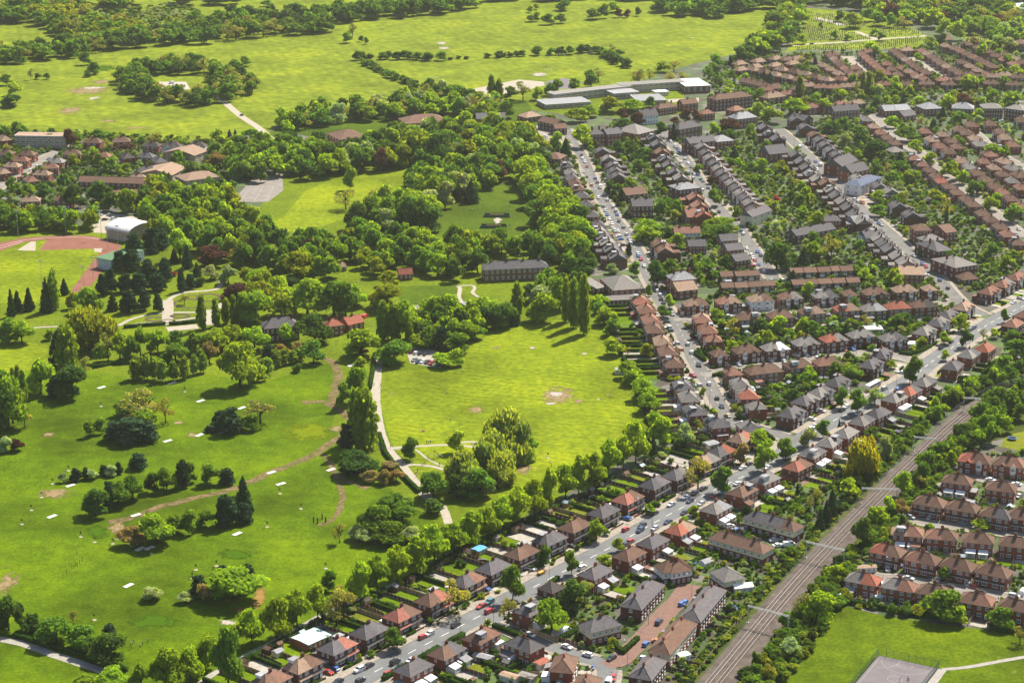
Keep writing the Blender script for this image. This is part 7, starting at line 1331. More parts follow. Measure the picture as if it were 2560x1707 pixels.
# everything past the limit: one mass of canopy per big area
grp = {}
for q in mass: grp.setdefault('woodland_canopy' if SPEC[q['sp']][0] != 'shrub' and ('wood' in q['area'] or 'trees' in q['area'] or 'belt' in q['area'] or 'hedge' in q['area'] or 'thicket' in q['area']) else 'garden_greenery', []).append(q)
for name, L in grp.items():
    V, Qs, Ts, C = [], [], [], []; k = 0
    for q in L:
        sh, col, _, _ = SPEC[q['sp']]; v, qd, tr = LOW[(sh, rs.randint(3))]; a = rs.uniform(0, 6.28); c, s = math.cos(a), math.sin(a)
        if q['s'] < 4.2 and sh == 'shrub': qd = qd[::2]
        vv = np.stack(((v[:, 0] * c - v[:, 1] * s) * q['w'] + q['p'].x, (v[:, 0] * s + v[:, 1] * c) * q['w'] + q['p'].y, v[:, 2] * q['h']), 1)
        V.append(vv); Qs.append(qd + k); Ts.append(tr + k); k += len(v); j = rs.uniform(.75, 1.2); hu = rs.uniform(-.12, .06)
        C.append(np.tile((col[0] * j * (1 + hu), col[1] * j, col[2] * j, 1), (len(v), 1)))
    m = np_mesh(name, np.concatenate(V), np.concatenate(Qs), np.concatenate(Ts), M['leaf_stuff'], np.concatenate(C))
    tag(obj(name, m), 'mass of green canopy filling the woods and belts' if name[0] == 'w' else 'mass of shrubs and small trees filling the gardens', 'greenery', kind='stuff'); print(name, len(L), len(m.polygons))
print('single plants', len(single))
# ------------------------------------------------------------------ gardens of the houses by the main road and the railway
FP = MB(); FP.box(-.9, .9, -.03, .03, .25, 1.65, 0); FP.box(-.9, .9, -.05, .05, 0, .25, 1); PANEL = FP.mesh('panel', [M['wood'], M['post']])
FPo = MB(); FPo.box(-.07, .07, -.08, .08, 0, 1.85); POST = FPo.mesh('post', [M['post']])
def fence(a, b, label, group, m=None, h=1.0, name='garden_fence'):
    L = (b - a).length; n = max(1, int(L / 1.85)); th = math.atan2(b.y - a.y, b.x - a.x)
    o = empty(name, a, th); tag(o, label, 'fence', group); st = L / n
    for i in range(n):
        p = obj('panel', PANEL, o, (st * (i + .5), 0, 0), 0, (st / 1.85, 1, h)); 
        if m: omat(p, m, None)
    for i in range(n + 1): obj('post', POST, o, (st * i, 0, 0), 0, (1, 1, h))
    return o
_hm = {}
def hedge(a, b, label, group, w_=1.1, h=1.5, col=(.035, .075, .012)):
    L = (b - a).length; th = math.atan2(b.y - a.y, b.x - a.x); k = round(L)
    if k < 1: return
    if label: NHEDGE[0] += 1
    if NHEDGE[0] > 285 and label: return
    if (k, w_, h) not in _hm:
        r = np.random.RandomState(k); n = int(60 + k * 34)
        P = np.stack((r.uniform(0, k, n), r.uniform(-.5, .5, n) * w_, r.uniform(.15, 1, n) * h), 1); f = r.randint(0, 3, n)
        P[f == 0, 1] = -w_ / 2; P[f == 1, 1] = w_ / 2; P[f == 2, 2] = h; P += r.normal(size=P.shape) * .05
        D = np.zeros((n, 3)); D[f == 0, 1] = -1; D[f == 1, 1] = 1; D[f == 2, 2] = 1; D += r.normal(size=D.shape) * .4; D /= np.linalg.norm(D, axis=1)[:, None]
        A = np.cross(D, r.normal(size=(n, 3))); A /= np.linalg.norm(A, axis=1)[:, None]; B = np.cross(D, A); s = r.uniform(.14, .26, n)[:, None]
        v = np.stack((P - A * s - B * s * .7, P + A * s - B * s * .7, P + A * s + B * s * .7, P - A * s + B * s * .7), 1).reshape(-1, 3)
        x, y = w_ * .46, h * .95; cv = np.array([(0, -x, 0), (k, -x, 0), (k, x, 0), (0, x, 0), (0, -x, y), (k, -x, y), (k, x, y), (0, x, y)])
        q = np.concatenate((np.arange(n * 4).reshape(-1, 4), np.array([(0, 1, 5, 4), (1, 2, 6, 5), (2, 3, 7, 6), (3, 0, 4, 7), (4, 5, 6, 7)]) + n * 4)); _hm[(k, w_, h)] = np_mesh('hedge', np.concatenate((v, cv)), q, np.zeros((0, 3), int), M['hedge'])
    o = obj('hedge', _hm[(k, w_, h)], None, a, th, (L / k, 1, 1)); o.color = (*col, 1); tag(o, label, 'hedge', group); return o
SB = MB(); SB.box(-1.1, 1.1, -.9, .9, 0, 1.9, 0, False); 
for s_ in (-1, 1): SB.face([(s_ * 1.1, -.9, 1.9), (s_ * 1.1, .9, 1.9), (s_ * 1.1, 0, 2.45)][::s_])
SW_ = SB.mesh('wall', [M['wood']])
SR = MB(); SR.face([(-1.25, -1.05, 1.82), (1.25, -1.05, 1.82), (1.25, 0, 2.52), (-1.25, 0, 2.52)]); SR.face([(1.25, 1.05, 1.82), (-1.25, 1.05, 1.82), (-1.25, 0, 2.52), (1.25, 0, 2.52)]); SR.face([(-1.25, 1.05, 1.8), (1.25, 1.05, 1.8), (1.25, -1.05, 1.8), (-1.25, -1.05, 1.8)]); SRM = SR.mesh('roof', [M['roof_grey']])
SD = MB(); SD.box(-.4, .4, -.03, 0, 0, 1.8); SDM = SD.mesh('door', [M['wood_pale']])
def shed(p, th, label, group, wall='wood', roof='grey', sc=(1, 1, 1)):
    o = empty('garden_shed', p, th); o.scale = sc; tag(o, label, 'shed', group)
    q = obj('wall', SW_, o); omat(q, M[wall] if wall in M else M['wall_' + wall]); q = obj('roof', SRM, o); omat(q, M['roof_' + roof]); obj('door', SDM, o, (.3, -.93, 0)); return o
def soft_sheet(name, P, m, z):
    return sheet(name, P, m, z)
lz = 0
NHEDGE = [0]
for p, th, L, D, rd, back, where, k, rk in sorted(PLOTS, key=lambda q: -ppm(q[0])):
    if ppm(p) < 3.6: continue
    X = Vector((math.cos(th), math.sin(th), 0)); Y = Vector((-math.sin(th), math.cos(th), 0)); near = ppm(p) > 5.2
    h1 = f"{ordw(k)} house from left {where}"; half = L / 2 + 1.4
    # front: paving or lawn between house and pavement
    if rk and rd:
        fd = rd - RL[rk][1] / 2 - RL[rk][2] - D / 2 - .1
        if 1.5 < fd < 16:
            for s_ in (-1, 1):
                lz = (lz + 1) % 12; x0, x1 = (s_ * .3, s_ * (L / 2 - 1.6)); x2 = s_ * half
                m = random.choice(['lawn', 'lawn', 'drive', 'pavement', 'setts', 'lawn2'])
                sheet('front_garden', [p + X * a + Y * b for a, b in ((min(x0, x1), -D / 2 - fd), (max(x0, x1), -D / 2 - fd), (max(x0, x1), -D / 2 - 1.2), (min(x0, x1), -D / 2 - 1.2))], M[m], .14 + lz * .003)
                sheet('driveway', [p + X * a + Y * b for a, b in ((min(x1, x2), -D / 2 - fd), (max(x1, x2), -D / 2 - fd), (max(x1, x2), D / 2 - 1), (min(x1, x2), D / 2 - 1))], M[random.choice(['drive', 'drive', 'pavement', 'setts'])], .10 + lz * .003)
                a, b = p + X * (s_ * .2) - Y * (D / 2 + fd - .3), p + X * x1 - Y * (D / 2 + fd - .3); u = random.random(); sd = 'left' if s_ < 0 else 'right'
                if u < .42: hedge(a, b, f"clipped front hedge, {sd} half of {h1}", 'clipped front garden hedges', .9, random.choice([1.0, 1.3]))
                elif near: fence(a, b, f"low front wall, {sd} half of {h1}", 'low front garden walls', M['wood'] if u < .8 else M['wall_red'], .55, 'garden_wall')
            if fd > 2.5:
                a, b = p - Y * (D / 2 + .4), p - Y * (D / 2 + fd - .6)
                if random.random() < .5: hedge(a, b, f"hedge dividing front gardens of {h1}", 'hedges between front gardens', .8, 1.0)
                elif near: fence(a, b, f"low fence dividing front gardens of {h1}", 'low fences between front gardens', None, .6)
    if back:
        for s_ in (-1, 1):
            lz = (lz + 1) % 12; a0, a1 = sorted((s_ * .25, s_ * (half - .3))); sd = 'left' if s_ < 0 else 'right'
            sheet('patio', [p + X * a + Y * b for a, b in ((a0, D / 2), (a1, D / 2), (a1, D / 2 + 3.4), (a0, D / 2 + 3.4))], M[random.choice(['drive', 'pavement', 'setts'])], .10 + lz * .003)
            sheet('back_lawn', [p + X * a + Y * b for a, b in ((a0, D / 2 + 3.4), (a1, D / 2 + 3.4), (a1, D / 2 + back * random.uniform(.75, .98)), (a0, D / 2 + back * random.uniform(.75, .98)))], M[random.choice(['lawn', 'lawn', 'lawn', 'lawn2', 'drive'])], .105 + lz * .003)
            if random.random() < .62:
                q = p + X * (s_ * (half - 1.8)) + Y * (D / 2 + back - 2.2)
                shed(q, th + (0 if random.random() < .5 else math.pi / 2), f"shed behind {sd} half of {h1}", 'sheds in back gardens', random.choice(['wood', 'wood', 'wood_pale', 'brown', 'cream']), random.choice(['grey', 'dark', 'lead', 'brown', 'teal']), (random.uniform(.9, 1.25),) * 3)
            if near and random.random() < .35:
                q = p + X * (s_ * 2.4) + Y * (D / 2 + 1.7); bb = MB(); bb.box(-1.8, 1.8, -1.5, 1.5, 0, 2.2, 1, False); bb.face([(-1.95, -1.65, 2.75), (1.95, -1.65, 2.75), (1.95, 1.65, 2.2), (-1.95, 1.65, 2.2)]); bb.face([(-1.95, 1.65, 2.15), (1.95, 1.65, 2.15), (1.95, -1.65, 2.15), (-1.95, -1.65, 2.15)]); bb.box(-1.95, 1.95, -1.66, -1.6, 2.1, 2.74)
                if 'ext' not in _wc: _wc['ext'] = bb.mesh('lean_to', [M['roof_white'], M['wall_white']])
                o = empty('lean_to_extension', p + X * (s_ * 2.4) + Y * (D / 2 + 1.72), th); tag(o, f"white lean-to behind {sd} half of {h1}", 'lean-to', 'white lean-tos behind houses'); obj('wall_and_roof' if False else 'lean_to', _wc['ext'], o); obj('window', window_mesh(2.2, 1.2), o, (0, 1.53, 1.3), math.pi)
        for j, sx in enumerate((-half, 0, half)):
            a, b = p + X * sx + Y * (D / 2 + (1 if sx else .1)), p + X * sx + Y * (D / 2 + back); nm = ('left', 'middle', 'right')[j]; u = random.random()
            if j == 0 and k > 1 and random.random() < .5: continue
            if near and u < .62: fence(a, b, f"panel fence on {nm} boundary behind {h1}", 'panel fences between back gardens', random.choice([M['wood'], M['wood'], M['wood_pale']]))
            elif u < .92: hedge(a, b, f"dark hedge on {nm} boundary behind {h1}", 'hedges between back gardens', 1.1, 1.6)
        a, b = p - X * half + Y * (D / 2 + back), p + X * half + Y * (D / 2 + back)
        if random.random() < .75: hedge(a, b, f"hedge across garden end behind {h1}", 'hedges at garden ends', 1.3, 1.8)
# ------------------------------------------------------------------ smaller things
def ordered(L): return sorted(L, key=lambda q: imx(q[0]))
# boundary hedges and long walls in the park
for s, lab in (('e:238,895 e:228,1000 e:205,1130', 'long clipped hedge beside the upper white path'), ('e:268,1440 e:310,1568 h:420,150 h:540,270', 'long clipped hedge beside the lower white path'), ('d:845,712 d:980,700 d:1130,688', 'left clipped hedge below the formal garden'), ('d:1155,690 d:1250,684 d:1350,672', 'right clipped hedge below the formal garden'),
               ('g:100,1250 g:340,1330 g:600,1400 g:870,1490', 'hedge along the grey path at the bottom left corner'), ('d:640,985 d:760,960 d:890,955', 'dark hedge at the top edge of the meadow'), ('d:1740,395 d:1900,410 d:2040,405', 'broad dark hedge above the formal garden trees'),
               ('D:1660,1520 D:1940,1520', 'tall square hedge beside the railway end lawn'), ('B:1190,1290 B:1420,1290', 'tall dark hedge round the yard right of third street'), ('D:1130,1270 D:1240,1290 D:1440,1210', 'clipped hedge round the corner garden with yellow dome bush'), ('C:1430,1240 C:1500,1350', 'bright hedge at the narrow house on park street'), ('C:1580,1500 C:1680,1470', 'hedge curving round the lower crescent corner'), ('C:1530,935 C:1660,930', 'hedge along the upper crescent corner'),
               ('E:1810,420 E:2040,470', 'hedge along the side street above main road'), ('N4:500,740 N4:760,1000 N4:1060,720', 'thick hedge round the cream corner house garden'), ('N3:570,470 N3:1260,740', 'long hedge beside the slate semi on the side street'), ('h:1490,860 h:1360,960', 'hedge at roadside opposite the street trees'), ('N2:760,1530 N2:1250,1240', 'clipped roadside hedge beside the slate semi at bottom'), ('N2:1470,1130 N2:1860,900', 'second clipped roadside hedge from the bottom'), ('N2:2050,800 N2:2352,640', 'third clipped roadside hedge from the bottom'), ('h:1300,800 h:1420,745', 'square hedge in front of the brown semi by main road'), ('N3:50,1040 N3:450,1200', 'garden hedge behind the skylight roofed semi')):
    P = path(s)
    o = empty('long_hedge', P[0]); tag(o, lab, 'hedge')
    for a, b in zip(P, P[1:]):
        h_ = hedge(a, b, None, None, 1.6, 1.7); h_.parent = o; h_.location = a - P[0]; h_.name = 'hedge_run'
        for k in ('label', 'category', 'group'):
            if k in h_: del h_[k]
# lane fence at the garden ends
for i, (s, lab) in enumerate((('h:150,1045 h:300,1115', 'white posted panel fence at the park side corner garden'), ('h:670,775 h:755,735', 'grey board fence panel beside the back lane'), ('h:1540,350 h:1610,325', 'white board fence beside playground goal garden'), ('Q:60,470 Q:180,320 Q:330,150', 'long brown fence between railway and estate'), ('i:1740,240 i:1900,40', 'upper brown fence between railway and estate'), ('Q:40,880 Q:260,900', 'pale timber fence along the field by the estate'), ('N5:0,1430 N5:400,900 N5:880,340', 'long grey fence between terrace gardens and railway'),
        ('N5:150,490 N5:640,600', 'dark red panel fence behind the slate terrace'), ('N5:340,330 N5:780,430', 'dark red panel fence behind the slate terrace, second from bottom'), ('N5:500,190 N5:760,230', 'dark red panel fence beside the trampoline'), ('N4:1850,1150 N4:2260,1260', 'black panel fence behind the cream terrace conservatory'), ('N4:1600,1300 N4:2150,1450', 'long panel fence below the cream terrace'), ('N1:400,1060 N1:820,1260', 'white posted fence beside the cream garden shed'), ('N3:830,360 N3:1100,460', 'dark panel fence curving round the corner house'), ('N3:1820,730 N3:2352,900', 'low white posted fence along the side street'), ('E:890,850 E:1170,930', 'tall panel fence beside the pink bushes'), ('E:30,1370 E:200,1420', 'panel fence beside the small red shed'), ('E:230,1200 E:470,1290', 'panel fence behind the pink roofed semi'), ('E:1930,105 E:2290,115', 'long crimson garden fence below the brown terrace'), ('E:1960,175 E:2230,170', 'second long crimson garden fence below the brown terrace'))):
    P = path(s)
    for j, (a, b) in enumerate(zip(P, P[1:])):
        fence(a, b, lab + ('' if len(P) == 2 else f", {('lower', 'upper')[j]} length"), 'boundary fences', M['wood_pale'] if 'pale' in lab or 'grey' in lab else M['wall_white'] if lab.startswith('white board') else M['wood'])
# street lamps
LC = MB(); LC.tube((0, 0, 0), (0, 0, 1.4), .11, .09, 6); LC.tube((0, 0, 1.4), (0, 0, 9), .075, .05, 6); LCM = LC.mesh('column', [M['dark_steel']])
LA = MB(); LA.tube((0, 0, 8.95), (1.6, 0, 9.35), .045, .04, 5); LAM = LA.mesh('arm', [M['dark_steel']]); LH = MB(); LH.box(1.4, 2.15, -.14, .14, 9.3, 9.46); LHM = LH.mesh('lamp_head', [M['steel']])
LP = [g(*q) for q in (('h', 1428, 925), ('h', 2130, 540), ('h', 820, 1250), ('F', 1097, 160), ('F', 850, 300), ('F', 663, 420), ('F', 163, 700), ('D', 710, 1270), ('D', 2310, 880), ('E', 2085, 930), ('E', 978, 1530), ('E', 805, 1400), ('E', 1540, 330), ('E', 1688, 250), ('C', 2110, 510), ('C', 1855, 235), ('C', 2070, 400), ('N4', 848, 1240), ('N4', 1262, 430), ('N3', 2015, 1010), ('N3', 578, 460), ('i', 1385, 870), ('i', 80, 980), ('B', 95, 770), ('B', 565, 1200), ('A', 1065, 650), ('A', 1352, 1010), ('D', 1560, 730), ('c', 1965, 1290), ('h', 2008, 440))]
for i, p in enumerate(sorted(LP, key=imx)):
    d, rk, j = road_near(p.x, p.y); A = ROADPTS[rk][j]; o = empty('street_lamp', p, math.atan2(A[1] - p.y, A[0] - p.x)); tag(o, f"dark slender street lamp, {ordw(i + 1)} from left among all the street lamps", 'street lamp', 'street lamps over the roads')
    obj('column', LCM, o); obj('arm', LAM, o); obj('lamp_head', LHM, o)
for i, (x, yb, h) in enumerate(((125, 95, 17), (450, 70, 17), (694, 100, 17), (738, 185, 13), (807, 160, 13), (572, 432, 12), (636, 370, 12), (288, 430, 15))):
    p = g('d', x, yb); o = empty('floodlight', p); tag(o, f"tall floodlight mast, {ordw(sorted((125, 450, 694, 738, 807, 572, 636, 288)).index(x) + 1)} from left round the running track", 'floodlight', 'floodlights round the running track')
    q = MB(); q.tube((0, 0, 0), (0, 0, h), .16, .09, 6); obj('mast', q.mesh('mast', [M['steel']]), o); q = MB(); q.box(-1.1, 1.1, -.2, .2, h, h + .25); q.box(-1, -.4, -.35, -.1, h + .2, h + .7); q.box(-.3, .3, -.35, -.1, h + .2, h + .7); q.box(.4, 1, -.35, -.1, h + .2, h + .7); obj('lamp_bar', q.mesh('lamp_bar', [M['steel']]), o)
# ball court fence: posts, rails and a mesh of thin wires
def court_fence(a, b, label):
    L = (b - a).length; o = empty('court_fence', a, math.atan2(b.y - a.y, b.x - a.x)); tag(o, label, 'fence', 'green mesh fences round the ball court'); n = int(L / 2.6)
    q = MB(); q.box(-.05, .05, -.05, .05, 0, 3.2); pm = q.mesh('post', [M['green_steel']])
    for i in range(n + 1): obj('post', pm, o, (L * i / n, 0, 0))
    q = MB()
    for z in (.1, 1.1, 2.1, 3.15): q.tube((0, 0, z), (L, 0, z), .035, .035, 4)
    obj('rails', q.mesh('rails', [M['green_steel']]), o).name = 'rail'
    q = MB()
    for i in range(int(L / .28)): q.tube((i * .28, 0, .1), (i * .28, 0, 3.1), .016, .016, 3, cap=False)
    s_ = obj('wire_mesh', q.mesh('wire_mesh', [M['green_steel']]), o); tag(s_, kind='stuff')
court_fence(CTP(0, 0), CTP(cl_, 0), 'green mesh fence along the far side of the ball court'); court_fence(CTP(0, 0), CTP(0, 30), 'green mesh fence along the left side of the ball court'); court_fence(CTP(cl_, 0), CTP(cl_, 30), 'green mesh fence along the right side of the ball court')
# white slabs in the meadow
SLB = [('g', 355, 432), ('g', 482, 221), ('g', 1918, 210), ('g', 1620, 550), ('g', 878, 903), ('g', 955, 653), ('g', 1022, 647), ('g', 928, 423), ('g', 1853, 132), ('g', 2260, 113), ('d', 1145, 1482), ('d', 1362, 1442), ('d', 1520, 1422), ('d', 1650, 1257), ('d', 1370, 1209), ('d', 1177, 1087), ('d', 693, 1117), ('e', 75, 967)]
q = MB(); q.box(-1.0, 1.0, -2.2, 2.2, 0, .18); SLM = q.mesh('white_slab', [M['stone']])
for i, (p, th) in enumerate(ordered([(g(*s), R(random.uniform(-50, -30))) for s in SLB])): tag(obj('white_slab', SLM, None, (p.x, p.y, .05), th), f"flat white rectangular slab on the meadow grass, {ordw(i + 1)} from left", 'slab', 'white slabs on the meadow')
# saplings with pale mulch rings and stakes
q = MB(); q.tube((0, 0, 0), (0, 0, 2.4), .05, .03, 5); SPM = q.mesh('stake', [M['pale_bark']]); q = MB(); q.tube((0, 0, 0), (0, 0, .06), .9, .8, 10); MUL = q.mesh('mulch_ring', [M['path']])
for i, (p, _) in enumerate(ordered([(g(*s), 0) for s in (('g', 360, 208), ('g', 215, 388), ('g', 150, 484), ('g', 285, 300), ('g', 552, 570), ('g', 647, 606), ('g', 1313, 853), ('g', 1338, 795), ('g', 1912, 275), ('g', 1825, 502), ('g', 2225, 785), ('g', 770, 617), ('g', 1478, 768), ('g', 1035, 685), ('g', 800, 585), ('g', 645, 1136), ('g', 1455, 825), ('g', 2055, 378), ('g', 467, 118), ('d', 690, 1245), ('d', 1262, 1145), ('h', 1420, 30))])):
    o = empty('sapling', p); tag(o, f"young staked sapling in a pale mulch ring on meadow, {ordw(i + 1)} from left", 'sapling', 'staked saplings in the meadow'); obj('stake', SPM, o); obj('mulch_ring', MUL, o); c = obj('crown', CR[('shrub', i % 3)], o, (0, 0, 1.4), 0, (.9, .9, 1.3)); c.color = (.10, .15, .03, 1)
# carved posts
q = MB(); q.tube((0, 0, 0), (0, 0, 1.9), .3, .24, 7); q.tube((0, 0, 1.9), (0, 0, 2.5), .34, .2, 7); PSM = q.mesh('carved_post', [M['bark']])
for i, (p, _) in enumerate(ordered([(g('g', *s), 0) for s in ((2142, 472), (2168, 478), (2200, 448), (2224, 472))])): tag(obj('carved_post', PSM, None, p), f"dark carved timber post, {ordw(i + 1)} from left in the small group", 'post', 'carved posts at the end of the track')
q = MB(); q.tube((0, 0, 0), (0, 0, 1.7), .1, .09, 6); PSN = q.mesh('timber_post', [M['bark']])
for i, (p, _) in enumerate(ordered([(g('g', *s), 0) for s in ((430, 850), (455, 825), (492, 795), (516, 770), (528, 775), (545, 755), (563, 738), (525, 695))])): tag(obj('timber_post', PSN, None, p, 0, (1, 1, 1 + .2 * (i % 3))), f"thin dark timber post, {ordw(i + 1)} from left of the curved line", 'post', 'curved line of posts in the meadow')
# goals
def goal(p, th, w_, h, label, m='frame'):
    o = empty('goal', p, th); tag(o, label, 'goal', 'goalposts on the fields'); q = MB(); q.box(-.06, .06, -.06, .06, 0, h); pm = q.mesh('post', [M[m]]); obj('post', pm, o, (-w_ / 2, 0, 0)); obj('post', pm, o, (w_ / 2, 0, 0)); q = MB(); q.box(-w_ / 2, w_ / 2, -.06, .06, h - .12, h); obj('crossbar', q.mesh('crossbar', [M[m]]), o)
for t, x, y, th, lab in (('a', 1335, 285, 8, 'white goal in front of the far woodland edge'), ('a', 1778, 248, 8, 'white goal nearest the lone field tree line'), ('b', 1510, 386, 5, 'small white goal beside the field hedge'), ('b', 1703, 384, 5, 'large white goal beside the field hedge'), ('b', 1420, 490, -20, 'thin white goal near the school yard'), ('b', 655, 548, -40, 'thin white goal at left of the school field'), ('E', 390, 1210, 40, 'white garden goal behind the pink roofed semi'), ('h', 970, 750, 0, 'small white goal in a back garden')): goal(g(t, x, y), R(th), 7.0 if t in 'ab' else 3.2, 2.6 if t in 'ab' else 1.9, lab)
# cricket nets in the glade
for i, (x, y) in enumerate(((1072, 1478), (1050, 1552))):
    p = g('b', x, y); o = empty('wicket_fence', p); tag(o, f"{('upper', 'lower')[i]} green railed enclosure with orange board on the glade", 'enclosure'); q = MB()
    for yy in (-3, 3): q.box(-8, 8, yy - .06, yy + .06, .1, 1.5)
    for xx in (-8, 8): q.box(xx - .06, xx + .06, -3, 3, .1, 1.5)
    obj('railing', q.mesh('railing', [M['green_steel']]), o); q = MB(); q.box(-4.5, 4.5, -.1, .1, .2, 1.7); s_ = obj('board', q.mesh('board', [M['object_paint']]), o); s_.color = (.45, .27, .08, 1)
# people ------------------------------------------------------------------
def figure(pose):
    me = bpy.data.meshes.new('person')
    if pose == 'stand': J = [(0, 0, .95, .15), (0, 0, 1.2, .15), (0, 0, 1.42, .16), (0, 0, 1.53, .06), (0, .02, 1.68, .105), (0, .02, 1.76, .08)]; legs = [[(-.1, 0, .9, .1), (-.11, -.03, .5, .07), (-.12, .05, .08, .05), (-.12, -.1, .04, .045)], [(.1, 0, .9, .1), (.11, .05, .5, .07), (.12, .0, .08, .05), (.12, -.15, .04, .045)]]; arms = [[(-.19, 0, 1.42, .065), (-.25, .03, 1.14, .05), (-.24, -.08, .9, .04)], [(.19, 0, 1.42, .065), (.25, -.02, 1.14, .05), (.24, -.12, .92, .04)]]
    elif pose == 'walk': J = [(0, 0, .93, .15), (0, -.02, 1.2, .15), (0, -.04, 1.42, .16), (0, -.05, 1.53, .06), (0, -.04, 1.68, .105), (0, -.04, 1.76, .08)]; legs = [[(-.1, 0, .88, .1), (-.11, -.2, .52, .07), (-.11, -.28, .1, .05), (-.11, -.42, .06, .045)], [(.1, 0, .88, .1), (.11, .1, .5, .07), (.11, .38, .14, .05), (.11, .32, .05, .045)]]; arms = [[(-.19, -.03, 1.42, .065), (-.24, .14, 1.16, .05), (-.22, .16, .92, .04)], [(.19, -.03, 1.42, .065), (.24, -.16, 1.17, .05), (.2, -.34, 1.02, .04)]]
    else: J = [(0, 0, .14, .16), (0, .05, .4, .15), (0, .03, .62, .16), (0, .02, .73, .06), (0, -.01, .88, .105), (0, -.01, .96, .08)]; legs = [[(-.12, -.05, .14, .1), (-.2, -.42, .34, .075), (-.14, -.72, .08, .05), (-.14, -.84, .06, .045)], [(.12, -.05, .14, .1), (.22, -.45, .15, .075), (.06, -.8, .08, .05), (.06, -.92, .08, .045)]]; arms = [[(-.19, .03, .62, .065), (-.3, -.08, .4, .05), (-.2, -.32, .34, .04)], [(.19, .03, .62, .065), (.3, .2, .36, .05), (.3, .32, .08, .04)]]
    V = list(J); E = [(i, i + 1) for i in range(5)]
    for ch, root in ((legs[0], 0), (legs[1], 0), (arms[0], 2), (arms[1], 2)):
        k = root
        for q in ch: V.append(q); E.append((k, len(V) - 1)); k = len(V) - 1
    me.from_pydata([v[:3] for v in V], E, []); o = bpy.data.objects.new('person', me); COL.objects.link(o)
    md = o.modifiers.new('skin', 'SKIN'); 
    for d, v in zip(me.skin_vertices[0].data, V): d.radius = (v[3], v[3])
    me.skin_vertices[0].data[0].use_root = True
    o.modifiers.new('sub', 'SUBSURF').levels = 1
    dg = bpy.context.evaluated_depsgraph_get(); m2 = bpy.data.meshes.new_from_object(o.evaluated_get(dg)); bpy.data.objects.remove(o)
    m2.materials.clear(); 
    for mm in (M['object_paint'], SKIN, TROUS, HAIR): m2.materials.append(mm)
    top = {'stand': .95, 'walk': .93, 'sit': .2}[pose]; hd = {'stand': 1.55, 'walk': 1.55, 'sit': .75}[pose]
    for f in m2.polygons:
        c = f.center; f.material_index = 3 if c.z > hd + .16 or (c.z > hd + .03 and c.y > .03) else 1 if c.z > hd or (abs(c.x) > .2 and c.z < hd - .4 and pose != 'sit') else 2 if c.z < top else 0
        f.use_smooth = True
    m2.name = 'person'; return m2
SKIN = paint('skin', (.48, .30, .22), .6, .05); TROUS = paint('dark_trousers', (.03, .035, .05), .9, .1); HAIR = paint('hair', (.05, .035, .025), .8)
FG = {k: figure(k) for k in ('stand', 'walk', 'sit')}
SC = {'white': (.75, .75, .74), 'black': (.02, .02, .02), 'red': (.45, .04, .04), 'blue': (.05, .12, .35), 'grey': (.25, .25, .25), 'yellow': (.7, .5, .06), 'pink': (.7, .3, .35)}
